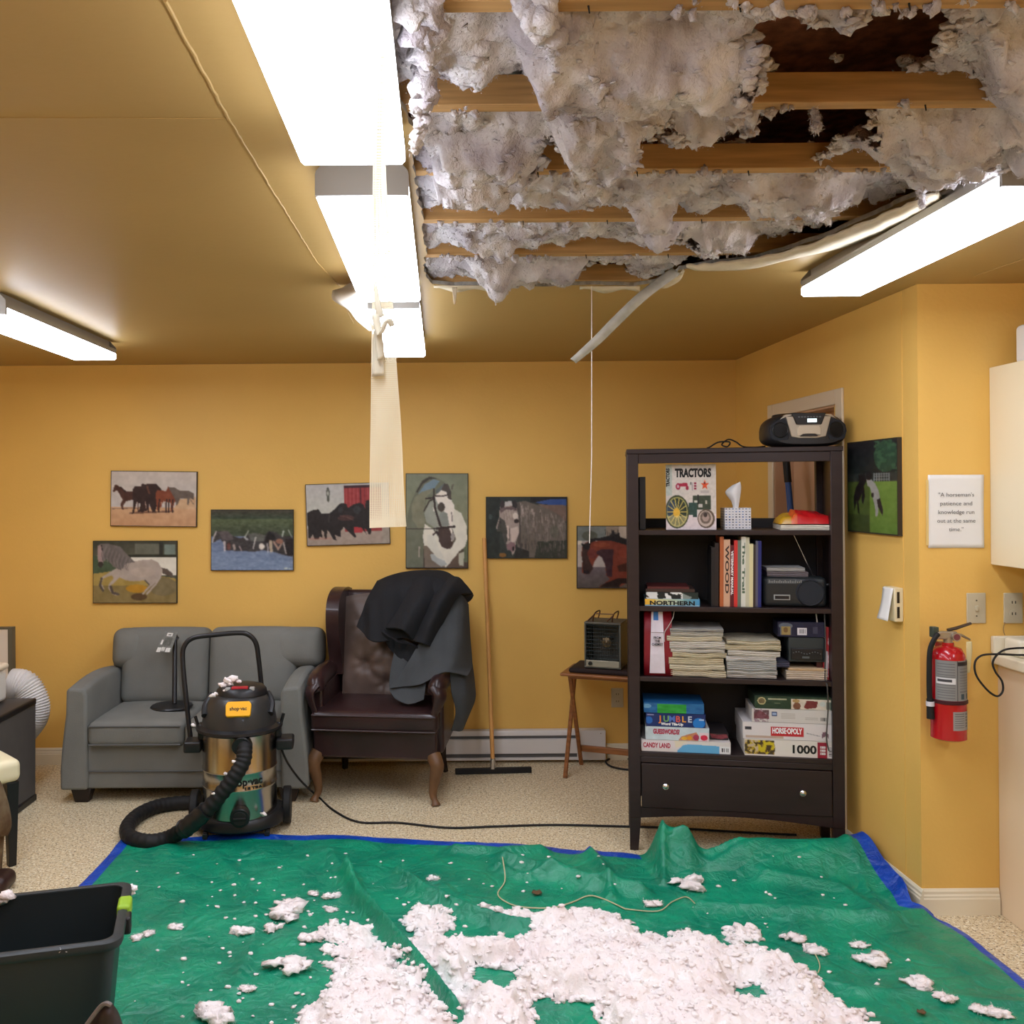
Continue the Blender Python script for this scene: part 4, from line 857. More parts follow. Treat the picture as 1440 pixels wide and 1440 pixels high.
# black jacket lying over the top of the chair back
b = thing('black_jacket', 'black jacket bundled over the top of the armchair back', 'jacket', (0, 0, 0))
cloth('body', None, BLKC, [[A_(520, 845, 5.42), A_(560, 822, 5.45), A_(600, 818, 5.46), A_(640, 822, 5.46), A_(655, 835, 5.46)],
      [A_(530, 818, 5.33), A_(565, 806, 5.36), A_(612, 803, 5.36), A_(640, 812, 5.36), A_(664, 838, 5.36)],
      [A_(514, 848, 5.21), A_(548, 828, 5.2), A_(592, 822, 5.2), A_(630, 826, 5.18), A_(655, 848, 5.26)],
      [A_(503, 872, 5.19), A_(535, 862, 5.15), A_(575, 858, 5.13), A_(612, 856, 5.12), A_(634, 850, 5.15)],
      [A_(500, 882, 5.19), A_(528, 902, 5.12), A_(566, 898, 5.1), A_(598, 898, 5.08), A_(612, 880, 5.1)]], fold=.045, fs=13, seed=2, parent=b, thick=.012)
cloth('sleeve', None, BLKC, [[A_(580, 815, 5.25), A_(600, 812, 5.24), A_(622, 816, 5.23)], [A_(566, 850, 5.13), A_(588, 846, 5.08), A_(606, 852, 5.12)], [A_(543, 884, 5.1), A_(566, 886, 5.03), A_(582, 902, 5.08)]], fold=.01, seed=4, parent=b, thick=.02)
cloth('sleeve', None, BLKC, [[A_(625, 815, 5.28), A_(645, 814, 5.26), A_(664, 836, 5.26)], [A_(608, 845, 5.13), A_(624, 838, 5.07), A_(640, 842, 5.14)], [A_(578, 900, 5.1), A_(594, 905, 5.02), A_(606, 910, 5.06)]], fold=.01, seed=6, parent=b, thick=.02)
cloth('collar', None, BLKC, [[A_(538, 886, 5.11), A_(556, 900, 5.08), A_(580, 905, 5.08)], [A_(545, 905, 5.13), A_(560, 915, 5.11), A_(592, 915, 5.09)], [A_(560, 930, 5.12), A_(572, 936, 5.09), A_(586, 938, 5.08)]], fold=.02, seed=9, parent=b, thick=.015)
# ------------------------------------------------------------------ floor squeegee
t = thing('floor_squeegee', 'floor squeegee with long wooden handle leaning on the yellow wall', 'squeegee', (.285, 5.40, 0))
M().tube([(.005, .0, .075), (.262 - .285, 5.635 - 5.40, 1.363)], .0125, 12).build('handle', mat('birch_handle', (206, 150, 84), .5, var=.1, vs_=6, stretch=(8, 8, .5)), t)
M().tube([(.003, -.004, .03), (.006, -.002, .09)], .015, 10).tube([(-.01, -.002, .03), (.0, -.0, .10)], .004, 6).tube([(.022, -.002, .03), (.014, 0, .10)], .004, 6).build('ferrule', CHROME, t)
M().box(-.215, .232, -.012, .012, .002, .034, T=Matrix.Rotation(math.radians(3), 4, 'Z')).build('blade', BLACKM, t, bevel=.003)
# ------------------------------------------------------------------ baseboard heater, outlet
t = thing('baseboard_heater', 'long white baseboard heater on the wall behind the armchair', 'heater', (0, YB, 0))
HW = mat('heater_white', (222, 218, 214), .4); x0, x1 = -.90, .985
M().prism([(-.065, .02), (-.004, .02), (-.004, .195), (-.05, .195), (-.055, .188), (-.055, .165), (-.03, .165), (-.03, .150), (-.065, .145), (-.068, .06), (-.05, .055), (-.05, .035), (-.065, .035)], x0 + .01, x1 - .17, 'x').build('body', HW, t)
M().box(x0 + .01, x1 - .17, -.052, -.032, .148, .168).box(x0 + .01, x1 - .17, -.058, -.045, .036, .055).build('dark_slots', mat('heater_slot', (92, 92, 92), .6), t)
M().box(x1 - .172, x1, -.07, -.003, .018, .197).build('end_cover', HW, t, bevel=.003); M().box(x0, x0 + .012, -.07, -.003, .018, .197).build('end_cover', HW, t)
M().cyl((x1 - .03, -.07, .18), (x1 - .03, -.072, .18), .003, .003, 8).build('screw', CHROME, t)
def outlet(name, label, loc, rz, kind):
    t = thing(name, label, 'outlet' if kind != 'sw' else 'light switch', loc, rz); c = mat('almond_plate', (196, 186, 158), .35)
    M().rbox(-.037, .037, -.006, 0, -.059, .059, .0055, 3).build('plate', c, t)
    if kind == 'sw':
        M().box(-.006, .006, -.012, -.005, -.012, .010).build('toggle', c, t, bevel=.002); M().cyl((0, -.0055, .03), (0, -.0072, .03), .003, .003, 8).cyl((0, -.0055, -.03), (0, -.0072, -.03), .003, .003, 8).build('screw', mat('dark_screw', (90, 84, 70), .4), t)
    else:
        for z in (.022, -.022):
            M().lathe([(0, 0), (.017, 0), (.017, .002), (0, .0025)], 20, T=Matrix.Translation((0, -.0055, z)) @ Matrix.Rotation(PI / 2, 4, 'X')).build('socket', c, t)
            M().box(-.008, -.005, -.0085, -.0075, z - .004, z + .006).box(.005, .008, -.0085, -.0075, z - .004, z + .006).build('slots', BLACKM, t)
    return t
p = at(868, 981, YB); outlet('wall_outlet', 'outlet low on the yellow wall under the folding tray table', (p.x, YB, p.z), 0, 'o')
# ------------------------------------------------------------------ folding tray table
TT_ = mat('tray_table_wood', (146, 92, 50), .4, var=.2, vs_=8, stretch=(.6, 6, 6))
t = thing('tray_table', 'wooden folding tray table with crossed legs between armchair and bookcase', 'table', (.965, 5.36, 0), math.radians(-22))
M().rbox(-.25, .25, -.16, .17, .585, .603, .008, 6).build('tabletop', TT_, t, bevel=.004)
for x in (-.20, .20):
    M().tube([(x, -.12, .585), (x, .14, 0)], .013, 8).build('leg', TT_, t); M().tube([(x - .026, .12, .585), (x - .026, -.15, 0)], .013, 8).build('leg', TT_, t)
M().box(-.2, .2, .10, .125, .09, .125).build('stretcher', TT_, t, bevel=.004)
M().tube([(-.21, -.12, .578), (.21, -.12, .578)], .01, 8).tube([(-.23, .12, .578), (.2, .12, .578)], .01, 8).build('rail', TT_, t)
o = M().rbox(-.205, .215, -.135, .135, 0, .028, .012, 6, (0, 0, .004)).build('dark_pad', mat('dark_brown_pad', (40, 26, 24), .8)); o.location = (.965, 5.36, .6035); o.rotation_euler = (0, 0, math.radians(-22)); tag(o, 'flat dark brown pad lying on the tray table', 'pad')
# portable heater
t = thing('space_heater', 'grey metal box heater with wire handles on the tray table', 'heater', (.948, 5.345, .6365), math.radians(-22))
HG = mat('heater_grey_metal', (98, 96, 88), .5, metal=.3, bump=.1, bs=60)
m = M(); w_, d_, h_ = .105, .10, .262
m.box(-w_, w_, -d_, d_, 0, .012).box(-w_, w_, -d_, d_, h_ - .012, h_).box(-w_, -w_ + .01, -d_, d_, .012, h_ - .012).box(w_ - .01, w_, -d_, d_, .012, h_ - .012).box(-w_ + .01, w_ - .01, d_ - .01, d_, .012, h_ - .012).build('case', HG, t, bevel=.003)
M().box(-w_ + .01, w_ - .01, -d_ - .002, -d_ + .01, .008, .045).build('control_strip', mat('dull_aluminium', (170, 165, 150), .4, metal=.5), t, bevel=.002)
M().cyl((-.07, -d_ - .002, .026), (-.07, -d_ - .014, .026), .012, .01, 14).build('knob', BLACKP, t)
m = M()
for i in range(15): m.tube([(-w_ + .014 + i * .013, -d_ + .004, .047), (-w_ + .014 + i * .013, -d_ + .004, h_ - .013)], .0012, 5)
for i in range(10): m.tube([(-w_ + .011, -d_ + .003, .055 + i * .021), (w_ - .011, -d_ + .003, .055 + i * .021)], .0012, 5)
m.build('grille', mat('dark_wire', (52, 60, 60), .4, metal=.6), t)
M().lathe([(0, 0), (.03, 0), (.028, .02), (.0, .03)], 20, T=Matrix.Translation((.01, -.02, .14)) @ Matrix.Rotation(PI / 2, 4, 'X')).cyl((0.01, .09, .14), (.01, -.02, .14), .02, .02, 12).build('motor', mat('motor_brass', (120, 100, 70), .4, metal=.5), t)
for x in (-.06, .05):
    M().tube(curve([(x, -.07, h_), (x + .01, -.07, h_ + .045), (x + .01, .07, h_ + .045), (x, .07, h_)], 12), .004, 6).tube([(x - .03, -.07, h_ + .002), (x + .01, -.07, h_ + .04)], .0045, 6).build('wire_handle', mat('bronze_wire', (92, 58, 40), .4, metal=.4), t)
M().tube([(-.05, -.07, h_ + .045), (.06, -.07, h_ + .045)], .003, 6).build('handle_bar', mat('bronze_wire', (92, 58, 40)), t)
# black cable curl on the floor by the bookcase
o = M().tube(curve([tuple(flr(x, y, .008)) for x, y in [(905, 1083), (880, 1082), (860, 1078), (852, 1071), (862, 1066), (885, 1067), (905, 1068)]], 40), .006, 8).build('cable', BLACKM); tag(o, 'black cable curl on the floor behind the bookcase leg', 'cord')
# ------------------------------------------------------------------ things at the left edge
t = thing('storage_bin', 'dark grey upright bin with black rim behind the cream chair', 'bin', (-2.20, 5.0, 0))
GB = mat('dark_grey_panel', (84, 82, 80), .6, var=.05)
M().add([(-.42, -.46, .03), (-.02, -.44, .03), (-.005, 0, .03), (-.42, 0, .03), (-.42, -.46, .52), (.0, -.46, .52), (.0, 0, .52), (-.42, 0, .52)], [(0, 3, 2, 1), (4, 5, 6, 7), (0, 1, 5, 4), (1, 2, 6, 5), (2, 3, 7, 6), (3, 0, 4, 7)]).build('body', GB, t, bevel=.004)
M().rbox(-.43, .004, -.47, .004, .515, .552, .01, 4).build('rim', BLACKP, t); M().box(-.43, .002, -.465, .002, 0, .035).build('foot', BLACKP, t, bevel=.006)
t = thing('white_appliance', 'cream plastic appliance with rounded lid standing on the grey bin', 'appliance', (-2.30, 4.86, .555))
M().rbox(-.28, -.03, -.09, .09, 0, .165, .02, 5).build('body', WHITEP, t); M().rbox(-.29, -.02, -.10, .10, .165, .20, .02, 5).build('lid', mat('cream_lid', (236, 220, 194), .4), t)
M().lathe([(.095, 0), (.09, .07), (.06, .115), (.0, .125)], 24, T=Matrix.Translation((-.17, 0, .19))).build('dome', mat('pinkish_white_plastic', (236, 222, 212), .4), t)
t = thing('framed_board', 'white board with a grey frame standing behind the cream appliance', 'board', (-2.63, 5.45, 0))
M().box(-.12, .08, -.02, .02, 0, .86).build('sheet', mat('off_white_sheet', (226, 216, 202), .5), t); M().box(.08, .105, -.022, .022, 0, .872).box(-.12, .08, -.022, .022, .86, .872).build('frame', mat('grey_frame', (96, 92, 78), .5), t)
hs = [(-2.54, 5.2, .66), (-2.47, 5.22, .67), (-2.385, 5.23, .62), (-2.335, 5.24, .52), (-2.36, 5.25, .42), (-2.44, 5.26, .34), (-2.5, 5.27, .2), (-2.5, 5.28, .06)]
L_ = curve([tuple(at(16, 962, 5.2)), tuple(at(34, 965, 5.2)), tuple(at(46, 985, 5.2)), tuple(at(46, 1006, 5.2)), tuple(at(34, 1024, 5.2)), (-2.45, 5.2, .22), (-2.5, 5.2, .09)], 300)
o = M().tube(L_, lambda f: .083 + .005 * math.sin(f * 300 * 1.05), 24).build('flexible_duct', mat('white_duct', (226, 222, 218), .5)); tag(o, 'ribbed white flexible duct curving down behind the grey bin', 'duct')
# cream chair
t = thing('cream_chair', 'cream padded chair with black tapered legs at the left edge of the photo', 'chair', (-2.195, 4.12, 0), math.radians(45)); h = .225
M().rbox(-h, h, -h, h, .375, .475, .03, 6, (0, 0, .012)).build('seat', mat('cream_vinyl', (236, 226, 188), .45), t, smooth=60)
M().rbox(-h, h, h - .06, h, .48, .98, .025, 6, T=Matrix.Rotation(PI / 2, 4, 'Z')).build('backrest', MC['cream_vinyl'], t, smooth=60)
BW = mat('black_painted_wood', (22, 22, 24), .4)
for sx in (-1, 1):
    for sy in (-1, 1):
        x, y = sx * (h - .035), sy * (h - .035); a, b_ = .026, .016
        M().add([(x - a, y - a, .376), (x + a, y - a, .376), (x + a, y + a, .376), (x - a, y + a, .376), (x - b_, y - b_, 0), (x + b_, y - b_, 0), (x + b_, y + b_, 0), (x - b_, y + b_, 0)], [(0, 1, 2, 3), (4, 7, 6, 5), (0, 4, 5, 1), (1, 5, 6, 2), (2, 6, 7, 3), (3, 7, 4, 0)]).build('leg', BW, t, bevel=.002)
# suede flap with strap and dark foot
t = thing('leather_flap', 'brown suede flap and strap with a dark rounded foot in front of the cream chair', 'leather gear', (0, 0, 0))
SU = mat('brown_suede', (122, 104, 78), .9, col2=(92, 66, 42), vs_=14)
q = lambda x, y, Y=3.9: tuple(at(x, y, Y))
M().grid(surf([[q(-22, 1095), q(-8, 1090, 3.86), q(3, 1108)], [q(-26, 1130), q(-6, 1128, 3.84), q(11, 1132)], [q(-26, 1160), q(-4, 1158, 3.84), q(15, 1160)], [q(-22, 1176), q(-6, 1176, 3.86), q(10, 1174)]], 24, 12)).build('flap', SU, t, solid=.012, smooth=180)
M().grid(surf([[q(-16, 1165), q(6, 1165)], [q(-14, 1200), q(4, 1198)], [q(-12, 1236), q(1, 1232)]], 10, 4)).build('strap', SU, t, solid=.01, smooth=180)
pf = flr(-4, 1252, .0); M().rbox(pf.x - .10, pf.x + .06, pf.y - .07, pf.y + .07, 0, .075, .034, 5).build('foot', mat('dark_brown_leather', (50, 30, 26), .4), t)
# ------------------------------------------------------------------ black tote
def tote():
    t = thing('storage_tote', 'open black plastic tote with lime green latch at the lower left corner', 'tote', (-.995, 2.925, 0), math.radians(14.5)); L_, D_, H = .66, .40, .425
    TM = mat('black_tote_plastic', (38, 44, 46), .45, bump=.05, bs=40)
    def ring(x0, x1, y0, y1, z, r, n=6):
        out = []
        for cx, cy, a0 in ((x1 - r, y0 + r, -PI / 2), (x1 - r, y1 - r, 0), (x0 + r, y1 - r, PI / 2), (x0 + r, y0 + r, PI)):
            for k in range(n + 1): a = a0 + k / n * PI / 2; out.append((cx + r * math.cos(a), cy + r * math.sin(a), z))
        return out
    R_ = lambda i, z, r=.035: ring(-L_ + i, -i, -D_ + i, -i, z, r)
    m = M().grid(np.array([R_(.05, .0), R_(.012, H - .03), R_(.012, H), R_(.018, H), R_(.018, H - .03), R_(.054, .012)]), closed_u=True)
    n = len(R_(.05, 0)); m.add(R_(.05, 0.0), [tuple(range(n))]); m.add(R_(.054, .012), [tuple(range(n))]); m.build('tub', TM, t, smooth=50, weld=True)
    M().grid(np.array([R_(.012, H - .022, .04), R_(-.006, H - .022, .045), R_(-.010, H - .012, .048), R_(-.008, H, .046), R_(.004, H + .004, .042), R_(.016, H + .002, .038), R_(.018, H - .01, .036)]), closed_u=True).build('rim', TM, t, smooth=60)
    M().rbox(-.022, .018, -.205, -.125, H - .035, H + .012, .01, 4).build('latch', mat('lime_green_plastic', (150, 190, 50), .4), t)
    M().box(.0, .022, -.26, -.21, H - .05, H - .0).build('latch_hinge', BLACKP, t, bevel=.006)
    return t
tote()
for k, (px, py, Y, r, lab) in enumerate([(181, 1250, 2.915, .026, 'white insulation tuft hanging on the back right corner of the tote'), (87, 1337, 2.50, .014, 'white insulation tuft lying on the front rim of the tote'), (60, 1260, 2.87, .012, 'white insulation tuft clinging to the back rim of the tote'), (4, 1262, 2.80, .03, 'white insulation tuft inside the tote at the left edge of the photo')]):
    mm = M(); p = at(px, py, Y)
    for q in range(3): fluff(mm, p + Vector((random.uniform(-1, 1) * r * .4, 0, random.uniform(-.4, .4) * r)), r * .6, (1.2, .8, .7), k * 9 + q, 1, .7)
    tag(mm.build('insulation_tuft', INS2, smooth=180), lab, 'insulation')
t = thing('leather_strap', 'dark brown leather loop with pale edge below the tote, cut by the bottom edge', 'leather gear', (0, 0, 0))
DB = mat('dark_brown_strap', (52, 38, 34), .5)
q = lambda x, y, Y=2.38: tuple(at(x, y, Y))
M().grid(surf([[q(146, 1411), q(154, 1412, 2.36), q(162, 1422)], [q(138, 1425), q(152, 1424, 2.34), q(167, 1434)], [q(128, 1440), q(150, 1440, 2.34), q(172, 1452)], [q(116, 1470), q(148, 1475, 2.34), q(178, 1500)], [q(110, 1560), q(146, 1570, 2.34), q(180, 1580)]], 20, 10)).build('strap', DB, t, solid=.012, smooth=180)
M().tube(curve([q(112, 1455, 2.35), q(130, 1430, 2.35), q(142, 1415, 2.35), q(150, 1411, 2.345), q(156, 1414, 2.345)], 16), .006, 8).build('pale_edge', mat('greyish_piping', (120, 110, 106), .5), t)
# ------------------------------------------------------------------ bookcase
LX, LY = .855, 4.24; BA = math.radians(-10.4); BC, BS = math.cos(BA), math.sin(BA); BW_, BD = .93, .33
def BW(u, d, z): return Vector((LX + u * BC - d * BS, LY + u * BS + d * BC, z))
def BU(px, py, d=0.0):
    """shelf coordinates (u, z) of a photo pixel on the plane d behind the front edge"""
    x, y = lvl(px, py); k = (x - PX) / F; u = (k * (LY + d * BC) - LX + d * BS) / (BC - k * BS); Y = LY + u * BS + d * BC
    return u, CH - (y - PY) / F * Y
ESP = mat('espresso_wood', (44, 32, 32), .38, var=.12, vs_=6, stretch=(.5, .5, 5), bump=.03, bs=60)
ESPD = mat('espresso_back_panel', (26, 20, 20), .6)
ZA, ZB, ZC, ZD, ZT = 1.466, 1.118, .796, .452, 1.838
bc = thing('bookcase', 'tall dark espresso bookcase with open shelves and one wide drawer', 'bookcase', (LX, LY, 0), BA)
pw = .05
for x0 in (0, BW_ - pw):
    for y0 in (0, BD - .04):
        m = M(); a, b = x0, x0 + pw; ta = a + (.012 if x0 > 0 else 0); tb = b - (.012 if x0 == 0 else 0)
        y1 = y0 + (.045 if y0 == 0 else .04)
        m.box(a, b, y0, y1, .15, ZT - .022); m.add([(ta, y0, 0), (tb, y0, 0), (tb, y1, 0), (ta, y1, 0), (a, y0, .15), (b, y0, .15), (b, y1, .15), (a, y1, .15)], [(0, 3, 2, 1), (0, 1, 5, 4), (1, 2, 6, 5), (2, 3, 7, 6), (3, 0, 4, 7)])
        m.build('leg', ESP, bc, bevel=.002)
M().box(-.003, BW_ + .003, -.004, BD + .002, ZT - .022, ZT).build('top_board', ESP, bc, bevel=.003)
M().box(pw, BW_ - pw, .004, .022, ZT - .066, ZT - .022).build('top_rail', ESP, bc, bevel=.002)
for x0 in (.006, BW_ - .024): M().box(x0, x0 + .018, .045, BD - .04, .15, ZT - .022).build('side_panel', ESP, bc)
for z, n in ((ZA, 'shelf'), (ZB, 'shelf'), (ZC, 'shelf'), (ZD, 'shelf')):
    M().box(.024, BW_ - .024, .006, BD - .02, z - .022, z).build('shelf', ESP, bc, bevel=.002)
M().box(pw, BW_ - pw, .004, .022, ZD - .048, ZD - .022).build('rail', ESP, bc, bevel=.002)
M().box(.024, BW_ - .024, BD - .02, BD - .012, .15, ZA + .045).build('back_panel', ESPD, bc)
dr = M().box(pw + .004, BW_ - pw - .004, .0, .02, .20, ZD - .052).build('drawer', ESP, bc, bevel=.002)
for u in (.15, .74): M().lathe([(0, 0), (.006, .0), (.006, .012), (.013, .018), (.014, .024), (.008, .03), (0, .031)], 16, T=Matrix.Translation((u + .01, 0, .305)) @ Matrix.Rotation(PI / 2, 4, 'X')).build('knob', CHROME, dr)
m = M(); n = 20; pts = [(pw, .198)] + [(pw + (BW_ - 2 * pw) * i / n, .150 + .025 * math.sin(i / n * PI)) for i in range(n + 1)] + [(BW_ - pw, .198)]; m.prism(pts, .004, .022, 'y').build('apron', ESP, bc)
def on(name, label, cat, u, d, z, rz=0.0, group=None):
    return thing(name, label, cat, BW(u, d, z), BA + rz, group)
# ---- on top
def boombox():
    u, _ = BU(1128, 626, .10); t = on('boombox', 'silver and black oval boombox with round speakers on top of the bookcase', 'boombox', u, .12, ZT, .12)
    SV = mat('champagne_silver', (176, 166, 150), .35, metal=.3); W, H, D = .175, .155, .09
    n = 48; prof = []
    for i in range(n):
        a = 2 * PI * i / n; x = W * math.copysign(abs(math.cos(a)) ** .62, math.cos(a)); z = H / 2 + (H / 2) * math.copysign(abs(math.sin(a)) ** (.75 if math.sin(a) > 0 else .45), math.sin(a)); prof.append((x * (1 - .10 * max(0, z / H - .45)), z))
    m = M(); rows = []
    for y, s in [(D, .82), (D * .8, .97), (0, 1.0), (-D * .7, .98), (-D, .9), (-D - .008, .84)]: rows.append([(x * s, y, H / 2 + (z - H / 2) * s) for x, z in prof])
    for r in rows:
        for i, (x, y, z) in enumerate(r): r[i] = (x, y, max(z, 0.004))
    m.grid(np.array(rows), closed_u=True); m.add(rows[0], [tuple(range(n))]); m.add(rows[-1], [tuple(range(n))]); m.build('case', mat('boombox_black', (34, 35, 38), .4), t, smooth=50)
    yf = -D - .010
    for s in (-1, 1):
        pts = [(s * x, z) for x, z in [(.168, .07), (.158, .035), (.145, .028), (.088, .032), (.082, .05), (.096, .112), (.105, .125), (.14, .118), (.162, .098)]]
        sp = M().prism(pts if s > 0 else pts[::-1], yf, yf + .03, 'y').build('speaker', mat('speaker_mesh', (40, 43, 50), .8, bump=.4, bs=900), t, bevel=.004)
        M().lathe([(.030, 0), (.033, .003), (.036, 0)], 28, T=Matrix.Translation((s * .122, yf - .001, .075)) @ Matrix.Rotation(PI / 2, 4, 'X')).build('speaker_ring', BLACKP, sp)
    fp = M().prism([(-.075, .045), (-.04, .038), (.04, .038), (.075, .045), (.098, .135), (-.098, .135)], yf - .004, yf + .03, 'y').build('front_panel', SV, t, bevel=.003)
    M().prism([(-.13, .118), (-.07, .138), (.07, .138), (.13, .118), (.10, .145), (-.10, .145)], yf + .002, yf + .05, 'y').build('upper_trim', SV, t, bevel=.003)
    M().prism([(-.052, .048), (-.052, .082), (-.046, .092), (.046, .092), (.052, .082), (.052, .048), (.02, .056), (-.02, .056)], yf - .009, yf, 'y').build('cassette_door', mat('light_champagne', (196, 184, 164), .35, metal=.2), fp, bevel=.003)
    M().prism([(-.055, .098), (.055, .098), (.075, .15), (-.075, .15)], yf - .010, yf + .05, 'y').build('control_panel', BLACKP, t, bevel=.004)
    M().box(-.008, .032, yf - .014, yf - .009, .108, .124).build('display', mat('lcd_glow', (206, 222, 226), .3, emit=.9), t)
    m = M()
    for i in range(8): m.box(-.048 + .013 * i, -.040 + .013 * i, yf - .0125, yf - .009, .129, .135)
    m.build('buttons', mat('grey_buttons', (90, 94, 98), .5), t)['kind'] = 'stuff'
    M().prism([(-.04, .046), (.04, .046), (.028, .056), (-.028, .056)], yf - .012, yf, 'y').build('lower_vent', BLACKP, t, bevel=.002)
    M().tube(curve([(-.12, .02, .14), (-.10, .02, .146), (0, .02, .153), (.10, .02, .146), (.12, .02, .14)], 24), .009, 8, sx=1.6).build('carry_handle', BLACKP, t)
boombox()
pts = [BU(x, y, .1) for x, y in [(1073, 624), (1066, 626)]]
cab = [BW(BU(1076, 626, .14)[0], .14, ZT + .01), BW(BU(1062, 628, .12)[0], .12, ZT + .005), BW(BU(1045, 629, .1)[0], .1, ZT + .008), BW(BU(1035, 624, .1)[0], .1, ZT + .03), BW(BU(1024, 617, .1)[0], .1, ZT + .042), BW(BU(1015, 624, .12)[0], .12, ZT + .02), BW(BU(1022, 628, .1)[0], .08, ZT + .008), BW(BU(1026, 622, .1)[0], .1, ZT + .03), BW(BU(1010, 620, .1)[0], .1, ZT + .03), BW(BU(998, 626, .1)[0], .1, ZT + .008), BW(BU(995, 630, .1)[0], .12, ZT + .005)]
o = M().tube(curve([tuple(p) for p in cab], 70), .0035, 6).build('cable', BLACKM); tag(o, 'looped black cable lying on top of the bookcase', 'cord')
# ---- compartment A
o = M().box(0, .028, 0, .22, 0, .245).build('binder', mat('dark_binder', (30, 30, 32), .5), bevel=.002); o.location = BW(.056, .06, ZA + .001); o.rotation_euler = (0, 0, BA); tag(o, 'black binder standing at the far left of the top shelf', 'binder')
def tractors():
    u0, z0 = BU(937, 746, .05); u1, z1 = BU(1007, 651, .05); w_ = u1 - u0; h_ = .300
    t = on('tractor_book', 'white book about tractors standing face out on the top shelf', 'book', u0 + .012, .06, ZA + .001)
    M().box(0, w_ - .012, .0, .028, 0, h_).build('pages', WHITEPAPER, t)
    a = Art((80, 110, 980, 1335), 110, 150, (206, 198, 190)); K = (20, 24, 26)
    a.rect(80, 110, 190, 700, (178, 186, 178)); a.rect(80, 1040, 980, 1335, (222, 210, 212))
    a.ell(300, 525, 42, 62, (150, 30, 60)).ell(300, 525, 20, 30, (200, 170, 180)).ell(465, 555, 26, 40, (150, 30, 60)).poly([(320, 470), (465, 455), (475, 520), (330, 530)], (160, 30, 60))
    for k in range(3): a.rect(590, 450 + 50 * k, 630, 480 + 50 * k, (140, 30, 60))
    a.rect(520, 440, 535, 490, (60, 60, 60)).rect(550, 450, 560, 600, (150, 140, 150))
    st = [(780 + (82 if i % 2 == 0 else 34) * math.sin(i * PI / 5) * .95, 500 - (104 if i % 2 == 0 else 40) * math.cos(i * PI / 5)) for i in range(10)]; a.poly(st, (216, 78, 36)); a.rect(765, 440, 785, 480, (110, 30, 30))
    a.rect(700, 600, 850, 660, (180, 172, 168)); G = (54, 66, 52)
    a.rect(565, 700, 885, 960, G).rect(590, 790, 660, 830, (190, 190, 180)).rect(660, 850, 740, 920, (190, 186, 180)).rect(790, 790, 820, 850, (180, 176, 160)).rect(565, 960, 640, 1100, (40, 66, 60)).rect(490, 830, 640, 1060, (44, 72, 66)).rect(645, 680, 672, 860, (30, 34, 30))
    a.ell(280, 1000, 215, 312, (58, 66, 44)).ell(280, 1000, 190, 280, (150, 150, 90)).ell(280, 1000, 172, 256, (44, 54, 40)); a.ell(190, 960, 100, 170, (50, 70, 110), .6)
    for i in range(14): an = i * 2 * PI / 14; a.line([(280, 1010), (280 + 175 * math.cos(an), 1000 + 255 * math.sin(an))], 16, (206, 186, 96))
    a.ell(270, 1020, 62, 90, (222, 176, 60)); m_ = (((a.x - 280) / 195) ** 2 + ((a.y - 1000) / 290) ** 2 < 1) & (a.y > 1080); a.c[m_] = a.c[m_] * .5 + np.array((228, 214, 150)) * .5
    a.ell(800, 1130, 152, 178, (92, 78, 64)).ell(790, 1130, 128, 150, (196, 180, 168)).ell(790, 1110, 96, 118, (112, 98, 88)).ell(790, 1110, 60, 76, (170, 150, 140)).ell(785, 1060, 34, 44, (58, 48, 44))
    a.noise(10, 30); a.blur(1); a.build('cover', t, w_ + .0, h_, -.012, 0, -.0012)
    text('title', 'TRACTORS', .052, MC['ink_black'], t, (w_ * .545 - .012, -.0022, h_ * .862), bold=.0028, maxw=w_ * .72); 
    text('spine_title', 'TRACTORS', .02, mat('ink_dark_grey', (50, 54, 52), .6), t, (-.002, -.0022, h_ * .80), rot=(PI / 2, -PI / 2, 0), bold=.0012, maxw=.085)
tractors()
def tissue():
    u, z = BU(1037, 746, .08); t = on('tissue_box', 'small patterned tissue box with a tissue sticking up on the top shelf', 'tissue box', u, .14, ZA + .001, .05); s = .058; h = .098
    M().box(-s, s, -s, s, 0, h).build('box', WHITEPAPER, t)
    a = Art((0, 0, 96, 96), 64, 64, (222, 222, 226))
    for i in range(8):
        for j in range(8):
            c = [(70, 76, 92), (150, 160, 180), (90, 120, 170), (120, 122, 126)][(i * 3 + j * 5 + (i * j) % 3) % 4]; a.rect(i * 12 + 3, j * 12 + 2, i * 12 + 9, j * 12 + 7, c)
    for k in range(2):
        o = a.build('printed_side', t, 2 * s, h, -s, 0, -s - .0005, fn=None if k == 0 else (lambda P: np.stack([-s - .0005 + 0 * P[..., 1], -P[..., 0], P[..., 2]], -1)))
    M().grid(surf([[(-.01, 0, h - .005), (0, -.004, h - .005), (.012, 0, h - .005)], [(-.018, .008, h + .03), (-.002, -.012, h + .035), (.02, .004, h + .035)], [(-.045, .004, h + .072), (-.010, -.016, h + .075), (.026, .0, h + .09)], [(-.012, .004, h + .105), (.004, -.004, h + .112), (.022, .0, h + .122)]], 24, 12)).build('tissue', mat('tissue_white', (240, 240, 242), .9), t, solid=.001, smooth=180)
tissue()
